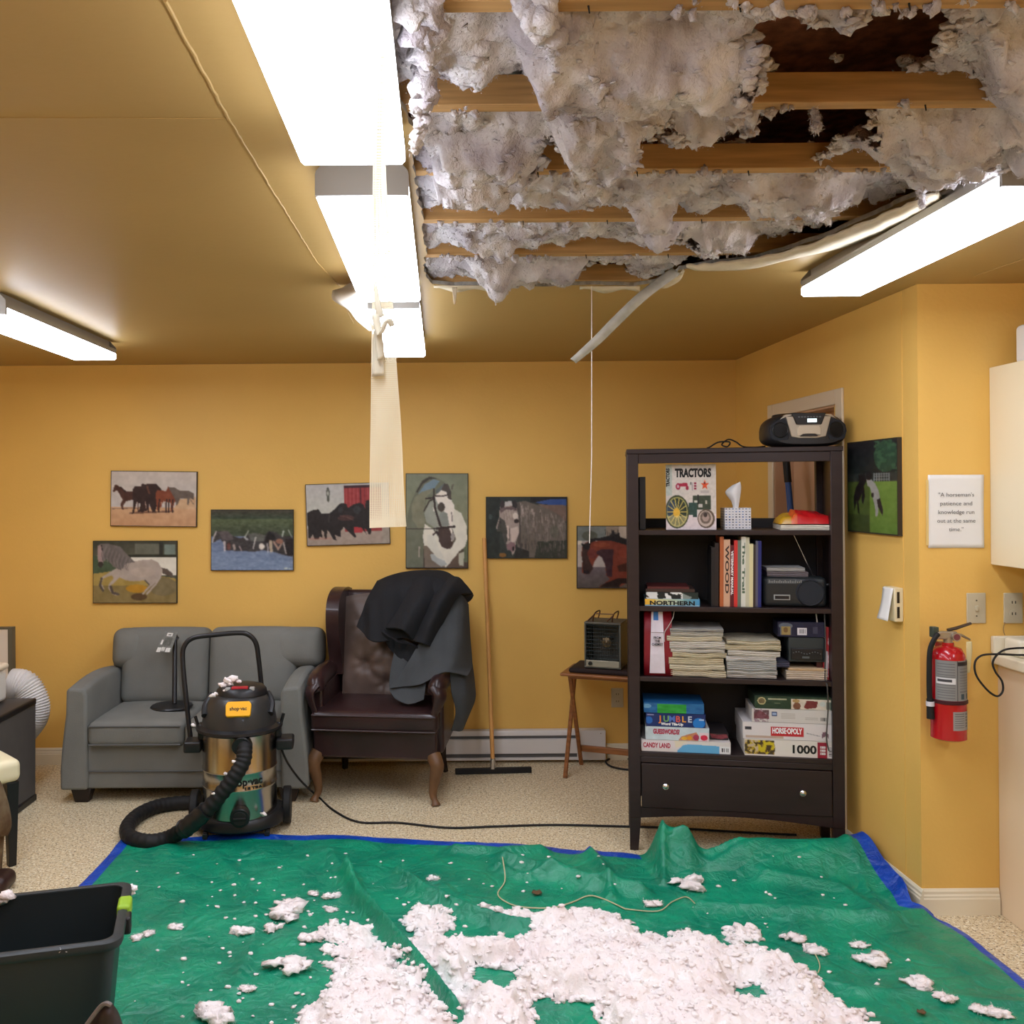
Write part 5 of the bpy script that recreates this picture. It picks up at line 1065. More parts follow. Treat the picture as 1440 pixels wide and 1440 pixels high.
def pap(name, label, cat, u0, u1, d0, d1, z, h, col, n=1, rz=0.0, group=None, wav=.002, edge=None):
    uc = (u0 + u1) / 2; t = M(); hw = (u1 - u0) / 2; nx, ny = 14, 5
    s = random.uniform(0, 50); bot = []; top = []
    X, Y = np.meshgrid(np.linspace(-hw, hw, nx), np.linspace(0, d1 - d0, ny)); wv = wav * fbm(X * 12, Y * 6, s, 2)
    for Z0 in (0, h):
        t.grid(np.stack([X + .002 * vn(X * 60, Y * 60, s), Y, Z0 + wv * 1.0 + .001], -1))
    A = np.stack([X, Y, wv + .001], -1); B = np.stack([X, Y, wv + h + .001], -1)
    k = max(2, int(h / .003)); bulge = lambda f: .0025 * math.sin(f * k * 2.2)
    for sl in ((0, slice(None)), (-1, slice(None)), (slice(None), 0), (slice(None), -1)):
        a, b = A[sl], B[sl]; rows = [a * (1 - f) + b * f + np.array([0, bulge(f) if sl[0] == 0 else 0, 0]) for f in np.linspace(0, 1, k * 2)]; t.grid(np.array(rows))
    o = t.build(name, mat('paper_%d_%d_%d' % col, col, .85, col2=tuple(int(c * .88) for c in col), vs_=14, stretch=(1, 1, 10)), smooth=50)
    o.location = BW(uc, d0, z); o.rotation_euler = (0, 0, BA + rz); return tag(o, label, cat, group)
u0, _ = BU(1098, 746, .03); u1, _ = BU(1180, 744, .03); pap('papers', 'white papers lying under the red plastic bag on the top shelf', 'papers', u0, u1 - .005, .03, .24, ZA, .022, (232, 228, 214))
def redbag():
    t = on('plastic_bag', 'crumpled red and yellow plastic bag on the top shelf', 'bag', (u0 + u1) / 2 - .005, .12, ZA + .026)
    X, Y = np.meshgrid(np.linspace(-1, 1, 50), np.linspace(-1, 1, 26)); r = np.clip(1 - X ** 4, 0, 1) * np.clip(1 - Y ** 4, 0, 1); H = .052 * r ** .5 * (1 - .3 * X + .5 * fbm(X * 2, Y * 2, 1.0, 4)) * np.where(X < -.5, .75, 1)
    P = np.stack([X * .125, Y * .085, H + .001], -1); m = M().grid(P); o = m.build('bag', mat('glossy_plastic_bag', (200, 34, 34), .28, attr='print'), t, smooth=180)
    c = np.zeros((26, 50, 3)); c[:] = s2l((196, 30, 34)); c[:, :11] = s2l((196, 150, 40)); c[:, 11:16] = s2l((214, 96, 44)); c[14:20, 20:34] = s2l((170, 60, 70)); a = o.data.color_attributes.new('print', 'FLOAT_COLOR', 'POINT')
    a.data.foreach_set('color', np.concatenate([c.reshape(-1, 3), np.ones((1300, 1))], 1).ravel().astype(np.float32))
redbag()
# ---- compartment B: lying books, upright books, radio, magazines
def book(label, u0, u1, d0, dep, z, h, col, pages=(214, 206, 186), name='book', group=None, rz=0.0, lean=0.0, txt=None, tc=None, upright=False, bold=.001, art=None):
    """a book or box with cover and page block; front (spine) faces the room"""
    t = thing(name, label, 'book', BW(u0, d0, z), BA + rz, group); w_ = u1 - u0
    if lean: t.rotation_euler = (0, lean, BA + rz)
    cm = mat('cover_%d_%d_%d' % col, col, .45)
    if upright:
        M().box(0, w_, 0, .004, 0, h).box(0, .0018, .004, dep, 0, h).box(w_ - .0018, w_, .004, dep, 0, h).build('cover', cm, t); M().box(.002, w_ - .002, .004, dep - .006, .003, h - .003).build('pages', mat('book_pages', pages, .9), t)
    else:
        M().box(0, w_, 0, .004, 0, h).box(0, w_, .004, dep, 0, .0018).box(0, w_, .004, dep, h - .0018, h).build('cover', cm, t); M().box(.003, w_ - .003, .004, dep - .006, .002, h - .002).build('pages', mat('book_pages', pages, .9), t)
    if txt:
        tm = mat('ink_%d_%d_%d' % (tc or (20, 20, 20)), tc or (20, 20, 20), .6)
        if upright: text('spine_title', txt, w_ * .8, tm, t, (w_ / 2, -.0006, h * .55), rot=(PI / 2, PI / 2, 0), bold=bold, maxw=h * .72)
        else: text('spine_title', txt, h * .8, tm, t, (w_ / 2, -.0006, h / 2), bold=bold, maxw=w_ * .85)
    return t
ub0, _ = BU(907, 848, .03); ub1, _ = BU(984, 848, .03); z = ZB
g = 'books lying flat on the second shelf'
bk = book('bottom book of the flat pile, yellow to blue spine with black letters', ub0, ub1, .03, .2, z, .032, (150, 190, 210), group=g)
a = Art((0, 0, 100, 10), 60, 8, (90, 170, 200)); t_ = (a.x / 100)[..., None]; a.c = (1 - t_) * np.array((250, 190, 60)) + t_ * np.array((70, 150, 200)); a.c = np.where((np.abs(t_ - .45) < .25), a.c * .6 + np.array((220, 240, 230)) * .4, a.c)
a.build('spine_print', bk, ub1 - ub0, .026, 0, .0055, -.0006); text('spine_title', 'NORTHERN', .026, MC['ink_black'], bk, ((ub1 - ub0) / 2, -.0014, .013), bold=.001, maxw=.2); z += .0325
bk = book('book with white and dark splashed spine, second from the bottom of the flat pile', ub0 + .006, ub1 - .006, .035, .2, z, .030, (30, 34, 34), group=g)
a = Art((0, 0, 100, 14), 60, 10, (24, 30, 30)); a.mask(fbm(a.x / 14, a.y / 9, 1, 3) + (a.x < 60) * .25 > .12, (224, 224, 220)); a.rect(70, 0, 100, 14, (40, 60, 50), .5); a.build('spine_print', bk, ub1 - ub0 - .012, .030, 0, 0, -.0006); z += .0305
book('dark brown book, second from the top of the flat pile', ub0 + .004, ub1 - .02, .04, .19, z, .014, (62, 44, 38), group=g); z += .0145
book('thin dark red book on top of the flat pile', ub0 + .012, ub1 - .045, .04, .19, z, .010, (86, 34, 34), group=g)
UP = [(1001, 1006, 770, (26, 24, 26), 'black book standing leftmost in the upright row', None, None), (1006, 1011, 764, (38, 28, 28), 'very dark brown book, second from the left of the upright row', None, None),
      (1013, 1018, 755, (176, 96, 54), 'orange and grey book with a worn thin spine in the upright row', None, None), (1018.5, 1027, 759, (206, 164, 134), 'tan book titled WOOD in the upright row', 'WOOD', (60, 44, 40)),
      (1027.5, 1032.5, 767, (96, 28, 34), 'dark red book with white lettering beside the tan one', 'VETERINARY MANUAL', (235, 225, 225)), (1033, 1037.5, 760, (206, 54, 50), 'bright red narrow book in the upright row', None, None),
      (1038, 1042.5, 760, (104, 116, 104), 'grey-green thin book right of the bright red one', None, None), (1043, 1049, 755, (216, 216, 204), 'white book with green lettering, tallest of the upright row', 'The Trail', (90, 110, 90)),
      (1049.3, 1054, 756, (196, 194, 168), 'cream book touching the tall white one on its right', None, None), (1054.3, 1059.5, 765, (216, 208, 162), 'pale yellow book in the upright row', None, None),
      (1060, 1063, 766, (60, 50, 44), 'thin brown book between the pale yellow and the blue ones', None, None), (1063.3, 1066.3, 761, (88, 88, 104), 'slim grey-blue book left of the navy one', None, None), (1066.6, 1071, 761, (34, 40, 108), 'navy blue book standing rightmost in the upright row', None, None)]
for a_, b_, top, col, lab, tx, tcx in UP:
    ua, _ = BU(a_ - 1, 848, .03); ub, zt = BU(b_ - 1, top, .03); book(lab, ua, ub - .001, .03, .17, ZB + .001, zt - ZB, col, group='books standing on the second shelf', upright=True, txt=tx, tc=tcx, lean=.012, bold=.0006)
def radio():
    ua, _ = BU(1074, 850, .03); ub, _ = BU(1164, 852, .03); t = on('radio', 'black cassette radio with one round speaker and raised antenna on the second shelf', 'radio', (ua + ub) / 2, .04, ZB + .001, -.03); W = (ub - ua) / 2; H = .135
    RB = mat('radio_black', (36, 40, 42), .4)
    M().rbox(-W, W, 0, .11, 0, H, .022, 5).build('case', RB, t)
    M().lathe([(0, .004), (.03, .006), (.052, .004), (.056, .008), (.062, 0)], 36, T=Matrix.Translation((W - .072, .001, .066)) @ Matrix.Rotation(PI / 2, 4, 'X')).build('speaker', mat('speaker_mesh', (40, 43, 50)), t)
    M().box(-W + .045, -W + .115, -.004, .002, .032, .056).build('cassette_window', mat('pale_outline', (150, 152, 150), .5), t, bevel=.001); M().box(-W + .05, -W + .11, -.005, .001, .037, .051).build('window_glass', BLACKP, t)
    M().box(-W + .02, W - .13, .004, .01, H - .03, H - .008, T=Matrix.Translation((0, -.006, 0))).build('dial', mat('dial_grey', (70, 76, 80), .4), t)
    m = M(); [m.box(-W + .025 + i * .0075, -W + .028 + i * .0075, -.0035, -.002, H - .026, H - .018 + (.004 if i % 3 == 0 else 0)) for i in range(19)]; m.build('dial_marks', mat('pale_outline', (150, 152, 150)), t)['kind'] = 'stuff'
    M().tube([(W - .045, .07, H - .004), (W - .045 - .085, .07, H + .19)], [.0028, .0018], 8).build('antenna', CHROME, t)
    M().cyl((W - .01, .03, .10), (W + .012, .03, .10), .008, .008, 12).build('knob', BLACKP, t)
    return ua, ub, H
ra, rb, rh = radio()
pap('magazine', 'grey magazines lying on top of the cassette radio', 'magazine', ra + .02, rb - .075, .06, .2, ZB + rh + .001, .022, (120, 112, 116), group='magazines on the radio'); pap('magazine', 'pale magazine lying topmost over the radio', 'magazine', ra + .018, rb - .09, .055, .2, ZB + rh + .025, .016, (176, 174, 172), group='magazines on the radio')
# ---- compartment C
def bag():
    ua, _ = BU(906, 948, .03); ub, _ = BU(946, 948, .03); t = on('gift_bag', 'dark red bag with a white lettered panel on the third shelf', 'bag', (ua + ub) / 2, .035, ZC + .001); W = (ub - ua) / 2; H = .295
    R_ = mat('dark_red_bag', (132, 20, 34), .45); m = M(); rows = []
    for z_, wx, y0, y1 in [(0, 1, 0, .12), (.1, 1.0, -.003, .122), (.2, .97, .004, .115), (H, .95, .02, .09)]: rows.append([(-W * wx, y0, z_), (0, y0 - .004, z_), (W * wx, y0, z_), (W * wx, (y0 + y1) / 2, z_), (W * wx, y1, z_), (-W * wx, y1, z_), (-W * wx, (y0 + y1) / 2, z_)])
    m.grid(np.array(rows), closed_u=True).build('body', R_, t, solid=.0015, smooth=30)
    a = Art((0, 0, 100, 360), 36, 120, (216, 206, 214)); a.rect(20, 0, 62, 50, (40, 110, 180)); a.noise(8, 40); 
    def pf_(P): 
        f = P[..., 2] / H; q_ = P.copy(); q_[..., 0] = P[..., 0] * (1 - .28 * f) ; q_[..., 1] = -.0065 + np.where(P[..., 2] > .2, (P[..., 2] - .2) * .2, 0) + np.where((P[..., 2] > .1) & (P[..., 2] <= .2), (P[..., 2] - .1) * .07, 0); q_[..., 1] = np.minimum(q_[..., 1], np.interp(P[..., 2], [0, .1, .2, H], [-.006, -.009, -.002, .014])); return q_
    a.build('label_panel', t, .07, H - .015, -.04, .012, 0, fn=pf_)
    text('lettering', 'FROM\nTHE\nCHEMIST', .0155, MC['ink_black'], t, (-.004, -.013, .16), bold=.0003, maxw=.05, line=1.0)
bag()
CR = [(206, 196, 170), (202, 190, 160), (208, 202, 190), (194, 180, 150), (198, 195, 188), (188, 182, 168)]
def stack(side, pxl, pxr, hs, cols, labs, jig=.013, d0=.02, z0=ZC):
    z = z0; ua, _ = BU(pxl, 950, d0); ub, _ = BU(pxr, 950, d0)
    for i, h in enumerate(hs):
        j = random.uniform(-jig, jig); k = random.uniform(-jig, jig)
        pap('newspaper', labs[i] + side, 'newspaper', ua + j + .004, ub + k - .004, d0 + random.uniform(0, .012), .27, z, h, cols[i], rz=random.uniform(-.05, .05), group='newspapers' + side, wav=.008); z += h + .002
    return z
nm = ['bottom bundle', 'second bundle up', 'third bundle up', 'fourth bundle up', 'fifth bundle up', 'sixth bundle up', 'seventh bundle up', 'eighth bundle up', 'topmost paper']
stack(' of the cream newspaper stack beside the red bag', 941, 1020, [.030, .022, .030, .022, .016, .03, .022, .02, .01], [CR[0], CR[0], CR[1], CR[1], CR[2], CR[2], CR[0], CR[5], (176, 172, 164)], nm)
nm2 = ['bottom bundle', 'second bundle up', 'thick third bundle up', 'fourth bundle up', 'fifth bundle up', 'sixth bundle up', 'slanting topmost bundle']
stack(' of the greyer newspaper stack in the middle of the shelf', 1021, 1097, [.016, .016, .042, .022, .022, .024, .016], [(196, 192, 184), (190, 188, 182), (176, 176, 172), (208, 204, 198), CR[2], CR[1], CR[0]], nm2)
ua, _ = BU(1106, 955, .03); ub, _ = BU(1163, 955, .03)
pap('newspaper', 'thick pale catalogue under the black device on the third shelf', 'newspaper', ua, ub, .03, .25, ZC, .038, (206, 190, 170)); pap('newspaper', 'thin cream paper directly under the black device', 'newspaper', ua + .01, ub, .03, .25, ZC + .040, .010, (220, 190, 150))
pap('magazine', 'dark folded papers squeezed left of the black device', 'magazine', ua - .045, ua + .015, .04, .2, ZC + .052, .024, (72, 72, 92))
t = on('tape_player', 'black box-shaped device with a row of small knobs on the papers of the third shelf', 'electronics', (ua + ub) / 2 + .004, .045, ZC + .0775 if False else ZC + .0775, 0); W = .078
M().rbox(-W, W, 0, .12, 0, .112, .006, 3).build('case', mat('dark_teal_black', (44, 52, 54), .45), t); M().box(-W + .01, W - .01, -.006, .002, .01, .062).build('control_face', BLACKP, t, bevel=.003)
m = M()
for i in range(11): m.cyl((-W + .02 + i * .0115, -.006, .042 + .005 * math.sin(i)), (-W + .02 + i * .0115, -.012, .042 + .005 * math.sin(i)), .0025, .0022, 8)
m.box(-.02, .01, -.0075, -.005, .018, .026); m.build('knob_row', mat('grey_buttons', (90, 94, 98)), t)['kind'] = 'stuff'
t = on('small_box', 'dark blue box with a picture and barcode on top of the black device', 'box', (ua + ub) / 2 - .02, .04, ZC + .191); M().box(-.10, .10, 0, .13, 0, .066).build('carton', mat('navy_carton', (22, 26, 52), .5), t, bevel=.001)
a = Art((0, 0, 200, 66), 110, 38, (22, 26, 54)); a.ell(34, 18, 30, 14, (88, 96, 110)).rect(10, 14, 58, 58, (88, 96, 110)).rect(16, 20, 54, 58, (150, 130, 80)).ell(34, 36, 10, 12, (110, 84, 50)); a.rect(84, 26, 124, 58, (210, 208, 214))
for i in range(9): a.rect(90 + i * 3.4, 32, 91.6 + i * 3.4, 50, (40, 40, 44))
a.rect(150, 20, 170, 50, (60, 60, 80)); a.noise(8, 20); a.build('front_print', t, .2, .066, -.1, 0, -.0006)
uf = BW_ - pw + .004
bk = book('red book with white streaks standing at the far right of the third shelf', uf - .03, uf - .006, .05, .18, ZC + .001, .235, (150, 36, 40), upright=True); a = Art((0, 0, 24, 235), 14, 80, (158, 40, 44)); a.mask(fbm(a.x / 8, a.y / 30, 1, 3) > .15, (206, 170, 170)); a.rect(4, 110, 20, 220, (196, 186, 190)); a.build('spine_print', bk, .024, .235, 0, 0, -.0006)
book('dark brown book standing left of the red one on the third shelf', uf - .056, uf - .032, .06, .17, ZC + .001, .225, (70, 30, 28), upright=True)
o = M().tube(curve([tuple(BW(uf - .026, .035, ZB - .025)), tuple(BW(uf - .024, .03, ZC + .15)), tuple(BW(uf - .028, .028, ZC + .01)), tuple(BW(uf - .026, -.006, ZC - .02)), tuple(BW(uf - .022, .0, ZC - .12)), tuple(BW(uf - .03, -.004, ZD + .10)), tuple(BW(uf - .02, .0, ZD + .04))], 60), .003, 6).build('cable', mat('dull_grey_cable', (70, 68, 66), .5)); tag(o, 'dark thin cable hanging down the right side of the bookcase shelves', 'cord')
o = M().tube(curve([tuple(BW(BU(948, 858, .03)[0], .03, ZB - .024)), tuple(BW(BU(946, 868, .03)[0], .028, ZB - .055)), tuple(BW(BU(940, 880, .03)[0], .02, ZB - .09)), tuple(BW(BU(934, 888, .03)[0], .008, ZB - .12)), tuple(BW(BU(934, 905, .03)[0], .006, ZB - .16))], 30), .002, 6).build('cable', mat('pale_cable', (170, 166, 160), .5)); tag(o, 'thin pale cord curling down beside the red bag', 'cord')
o = M().tube([tuple(BW(uf - .06, .045, ZB - .023)), tuple(BW(uf - .054, .045, ZB - .08))], .003, 6).build('cable', mat('pale_cable', (170, 166, 160))); tag(o, 'short pale plastic tie hanging under the second shelf at the right', 'cord')
# ---- compartment D: game boxes
def gbox(label, pxl, pxr, z, h, rect, art, dep=.27, d0=.02, side=(200, 200, 200), rz=0.0, name='game_box', group='boxed games on the bottom shelf', cat='game box'):
    ua, _ = BU(pxl, 1045, d0); ub, _ = BU(pxr, 1045, d0); w_ = ub - ua; t = thing(name, label, cat, BW(ua, d0, z), BA + rz, group)
    M().box(0, w_, 0, dep, 0, h * .78).box(-.0012, w_ + .0012, -.0012, dep + .0012, h * .12, h).build('carton', mat('carton_%d_%d_%d' % side, side, .5), t)
    a = Art(rect, 120, 28, side); art(a); a.build('front_print', t, w_, h, 0, 0, -.0022); return t, w_, h
Z0 = ZD + .001
def art(a):
    a.rect(100, 700, 640, 840, (222, 212, 214)); a.poly([(600, 860), (680, 770), (760, 750), (1330, 770), (1330, 900), (600, 900)], (98, 170, 214)); a.poly([(580, 830), (640, 790), (690, 740), (760, 700), (560, 700)], (226, 214, 190)); a.rect(1185, 770, 1330, 900, (226, 226, 226))
    for i in range(6): a.rect(1210 + i * 16, 796, 1219 + i * 16, 860, (40, 40, 44))
t, w_, h = gbox('long white and blue game box with red lettering at the bottom left of the shelf', 902, 1027, Z0, .052, (100, 700, 1330, 890), art, side=(218, 212, 208)); text('title', 'CANDY LAND', .03, mat('ink_crimson', (176, 40, 66), .5), t, (w_ * .175, -.0028, h * .52), bold=.001, maxw=w_ * .31)
def art(a):
    a.c[:] = (196, 210, 216); a.poly([(620, 760), (660, 690), (760, 650), (860, 610), (900, 680), (890, 760)], (196, 130, 96)); a.ell(700, 720, 40, 26, (226, 176, 60)); a.ell(770, 710, 34, 34, (222, 150, 40)); a.ell(860, 700, 40, 50, (170, 60, 90)); a.rect(905, 620, 1025, 760, (226, 200, 206)); a.ell(965, 700, 48, 46, (206, 40, 70)); a.noise(8, 60)
t, w_, h = gbox('pale blue game box with a pink title, second from the bottom of the left pile', 908, 997, Z0 + .0535, .060, (180, 540, 1030, 760), art, side=(200, 206, 208)); text('title', 'GUESSWORDS?', .03, mat('ink_pink', (176, 60, 84), .5), t, (w_ * .33, -.0028, h * .62), bold=.0016, maxw=w_ * .42)
def art(a): a.c[:] = (22, 44, 100); a.ell(900, 500, 80, 90, (30, 120, 200)); a.ell(230, 470, 50, 60, (30, 100, 180)); a.rect(205, 370, 300, 384, (150, 150, 190)); a.rect(900, 430, 970, 450, (170, 190, 220))
t, w_, h = gbox('navy game box with colourful letters, third up in the left pile', 909, 992, Z0 + .115, .060, (195, 350, 985, 570), art, side=(24, 44, 96), dep=.22)
for i, (ch, cc) in enumerate(zip('JUMBLE', [(230, 130, 50), (120, 170, 100), (90, 120, 200), (210, 90, 80), (230, 160, 60), (200, 205, 220)])): text('title_letter', ch, .038, mat('ink_%d_%d_%d' % cc, cc, .5), t, (w_ * (.24 + .1 * i), -.0028, h * .58), bold=.001)
text('subtitle', 'Word Tile-Up', .016, mat('ink_white', (238, 238, 240), .5), t, (w_ * .44, -.0028, h * .2), bold=.0008, maxw=w_ * .38)
def art(a): a.c[:] = (30, 96, 150); a.rect(340, 195, 730, 360, (44, 150, 56)); a.ell(200, 240, 60, 40, (150, 190, 210), .6); a.noise(14, 90, 30)
gbox('blue box with a green middle on top of the left pile', 906, 990, Z0 + .177, .045, (160, 180, 960, 360), art, side=(34, 96, 150), dep=.2)
def art(a): a.c[:] = (44, 36, 40); a.poly([(0, 0), (40, 20), (90, 4), (100, 60), (60, 90), (10, 70)], (120, 50, 60)); a.noise(20, 30)
t, w_, h = gbox('dark patterned box lying right behind the pale blue game box', 998, 1024, Z0 + .0535, .028, (0, 0, 100, 100), art, side=(50, 44, 46), dep=.2, d0=.06)
def art(a):
    a.c[:] = (222, 216, 208); a.rect(150, 650, 540, 820, (170, 140, 50)); m_ = inpoly(a.x, a.y, [(150, 650), (540, 650), (560, 740), (535, 825), (150, 825)]); n_ = fbm(a.x / 34, a.y / 30, 2, 3); a.mask(m_ & (n_ > .02), (206, 186, 40)); a.mask(m_ & (n_ < -.12), (72, 58, 34)); a.mask(m_ & (a.x < 330) & (n_ > .1), (196, 176, 150)); a.rect(1100, 650, 1225, 850, (150, 30, 54)); a.rect(1240, 700, 1290, 830, (226, 220, 220))
    for i in range(6): a.rect(1250, 712 + i * 19, 1282, 721 + i * 19, (90, 80, 80))
t, w_, h = gbox('white 1000 piece puzzle box with yellow picture at the bottom right of the shelf', 1047, 1171, Z0, .074, (150, 640, 1300, 840), art, side=(220, 214, 206)); text('title', '1000', .05, MC['ink_black'], t, (w_ * .67, -.0028, h * .45), bold=.0016, maxw=w_ * .27)
text('small_print', '1000\n1000\n1000', .014, mat('ink_white', (238, 238, 240)), t, (w_ * .885, -.0028, h * .45), bold=.0005, maxw=w_ * .06)
def art(a): a.c[:] = (218, 212, 212); a.rect(480, 490, 895, 610, (190, 40, 48)); a.poly([(1120, 620), (1130, 540), (1170, 530), (1210, 570), (1205, 620), (1180, 580)], (120, 90, 104)); a.rect(150, 500, 240, 540, (60, 60, 66)); a.line([(940, 560), (1100, 590)], 10, (160, 156, 160)); a.rect(160, 610, 640, 640, (150, 100, 60), .4)
t, w_, h = gbox('white board game box with a red title plate, second from the bottom on the right', 1045, 1170, Z0 + .0755, .075, (130, 440, 1250, 650), art, side=(214, 208, 206)); text('title', 'HORSE·OPOLY', .034, mat('ink_white', (238, 238, 240)), t, (w_ * .497, -.0028, h * .51), bold=.0014, maxw=w_ * .335)
def art(a):
    a.c[:] = (204, 200, 196); a.rect(270, 310, 470, 440, (96, 70, 74)); a.mask((a.x > 270) & (a.x < 470) & (fbm(a.x / 30, a.y / 30, 4, 3) > .05), (150, 130, 140)); a.poly([(270, 380), (350, 315), (470, 400), (470, 440), (270, 440)], (110, 50, 60), .7); a.rect(500, 330, 575, 400, (40, 60, 110)); a.rect(515, 345, 560, 385, (150, 170, 200))
    for k in range(4): a.rect(620, 350 + 24 * k, 800, 357 + 24 * k, (170, 160, 150))
    for k in range(3): a.rect(930, 380 + 24 * k, 1090, 386 + 24 * k, (160, 156, 150))
    for i in range(6): a.rect(1130 + i * 15, 400, 1138 + i * 15, 450, (50, 50, 50))
gbox('white puzzle box with a mountain picture, third up on the right', 1058, 1170, Z0 + .152, .060, (250, 290, 1270, 490), art, side=(204, 200, 196), dep=.2)
def art(a):
    a.c[:] = (40, 62, 44); a.ell(360, 215, 56, 56, (190, 180, 130)); a.ell(360, 215, 44, 44, (110, 96, 66)); a.rect(450, 170, 690, 190, (170, 170, 140)); a.rect(530, 240, 605, 250, (120, 130, 100)); a.rect(755, 170, 1280, 340, (206, 196, 180)); a.ell(830, 280, 50, 60, (120, 80, 60)); a.ell(820, 200, 50, 26, (170, 140, 90)); a.poly([(920, 300), (960, 190), (1110, 200), (1090, 300), (960, 320)], (116, 50, 50)); a.ell(1170, 240, 40, 40, (190, 196, 190)); a.rect(1220, 210, 1280, 320, (110, 120, 110)); a.noise(10, 40)
gbox('dark green puzzle box with a farm picture on top of the right pile', 1062, 1170, Z0 + .2135, .055, (270, 140, 1290, 330), art, side=(44, 60, 46), dep=.22)
# broom handles behind the bookcase, leaning in the doorway
for k, (dx, lab) in enumerate([(0, 'left one of two blue broom handles leaning in the doorway behind the bookcase'), (.022, 'right one of two blue broom handles leaning in the doorway behind the bookcase')]):
    t = thing('broom', lab, 'broom', (1.865 + dx * .5, 4.66 - dx, 0), 0, 'blue broom handles in the doorway'); top = at(1119 + k * 6, 640, 4.86); tp = top - Vector(t.location)
    tp = Vector((1.80, 4.84 - dx, 1.86)) - Vector(t.location)
    M().tube([(0, 0, .12), tuple(tp * .90 + Vector((0, 0, .012)))], .011, 10).build('handle', mat('blue_painted_metal', (44, 84, 150), .35), t); M().tube([tuple(tp * .9 + Vector((0, 0, .01))), tuple(tp)], .014, 10).build('grip', BLACKM, t)
    M().rbox(-.05, .04, -.09, .09, .0, .12, .015, 3).build('brush_head', BLACKM, t)
# ------------------------------------------------------------------ horse pictures
PE = mat('dark_picture_edge', (52, 44, 34), .6)
def picture(label, c, art, tilt=0.0, gain=1.0):
    """c = photo pixels (x0,y0,x1,y1) of the panel on the back wall"""
    p0, p1 = at(c[0], c[1], YB - .02), at(c[2], c[3], YB - .02); w_, h_ = p1.x - p0.x, p0.z - p1.z
    t = thing('horse_picture', label, 'picture', ((p0.x + p1.x) / 2, YB - .001, (p0.z + p1.z) / 2), 0, 'horse pictures on the walls'); t.rotation_euler = (0, tilt + ROLL, 0)
    M().box(-w_ / 2, w_ / 2, -.017, 0, -h_ / 2, h_ / 2).build('panel', PE, t); e = .004
    art.build('print', t, w_ - 2 * e, h_ - 2 * e, -w_ / 2 + e, -h_ / 2 + e, -.0176, gain=gain); return t
GA = 1.06
# 1 herd on a sandy plain
a = Art((255, 100, 1072, 608), 130, 84, (188, 178, 170)); a.grad(100, (186, 176, 166), 440, (182, 178, 174)); a.grad(432, (190, 152, 116), 608, (182, 140, 104)); a.poly([(860, 440), (900, 360), (1072, 330), (1072, 450)], (188, 156, 122))
B1, B2, B3 = (66, 40, 34), (44, 28, 28), (120, 62, 40)
a.line([(270, 452), (520, 440)], 8, (120, 96, 80)); a.line([(440, 490), (850, 470)], 16, (110, 80, 64))
a.poly([(270, 290), (285, 230), (305, 225), (345, 250), (400, 285), (470, 290), (480, 360), (400, 380), (370, 420), (378, 455), (360, 460), (345, 410), (365, 365), (345, 330), (310, 275), (285, 295)], B1).line([(345, 250), (390, 290)], 16, B2)
a.poly([(460, 270), (480, 240), (540, 235), (550, 212), (580, 220), (610, 212), (690, 215), (740, 270), (720, 300), (680, 480), (650, 470), (620, 400), (600, 470), (520, 480), (540, 400), (500, 390), (470, 495), (455, 500), (475, 400), (460, 350)], B2)
a.poly([(680, 300), (700, 270), (780, 280), (800, 240), (870, 270), (880, 350), (860, 400), (845, 475), (830, 470), (830, 390), (760, 375), (740, 420), (700, 470), (690, 400)], B3).poly([(800, 240), (860, 245), (920, 275), (1000, 275), (1050, 300), (1050, 360), (1010, 340), (1000, 410), (985, 400), (985, 345), (920, 350), (885, 420), (870, 360)], (96, 84, 76))
for x in (480, 520, 560, 620, 660, 720, 790, 815, 850): a.line([(x, 360), (x - 8, 420), (x - 4, 478)], 12, B2)
for x in (740, 770, 505, 585): a.line([(x, 385), (x + 6, 440)], 8, (170, 150, 140))
a.line([(1010, 350), (1048, 400)], 7, (110, 96, 86)).line([(600, 240), (620, 300)], 18, (90, 56, 44)); a.noise(9, 40); a.blur(1)
picture('picture of a brown horse herd on sand, upper left of the wall', (155, 663, 277, 740), a, -.0 + .012, GA)
# 2 grey horse cantering
a = Art((70, 760, 888, 1357), 130, 96, (70, 74, 62)); a.grad(760, (56, 58, 50), 905, (78, 80, 66)); a.rect(480, 780, 720, 880, (96, 98, 86)); a.rect(770, 790, 880, 890, (110, 124, 116)); a.rect(720, 770, 760, 905, (44, 46, 42)); a.rect(300, 890, 888, 915, (34, 38, 30)); a.rect(440, 915, 888, 1090, (214, 210, 196)); a.rect(70, 900, 300, 1075, (62, 80, 60)); a.poly([(70, 1075), (470, 1020), (600, 1080), (888, 1120), (888, 1357), (70, 1357)], (158, 136, 74)); a.rect(70, 1190, 888, 1357, (128, 112, 70)); a.ell(500, 1220, 110, 40, (176, 130, 40)); a.ell(760, 1200, 140, 90, (116, 104, 74)); a.ell(520, 1300, 80, 34, (86, 66, 44))
a.poly([(740, 1015), (800, 1030), (850, 1070), (860, 1110), (800, 1090), (750, 1070)], (84, 74, 68))
a.poly([(380, 960), (470, 955), (560, 940), (650, 935), (710, 965), (750, 1030), (745, 1090), (700, 1150), (640, 1200), (560, 1280), (548, 1270), (620, 1190), (570, 1140), (470, 1150), (390, 1140), (330, 1110), (280, 1160), (235, 1195), (250, 1235), (315, 1270), (300, 1290), (255, 1275), (215, 1215), (220, 1180), (270, 1120), (250, 1090), (170, 1120), (150, 1170), (178, 1225), (168, 1245), (130, 1195), (150, 1110), (230, 1060), (300, 1020), (330, 950)], (166, 154, 144))
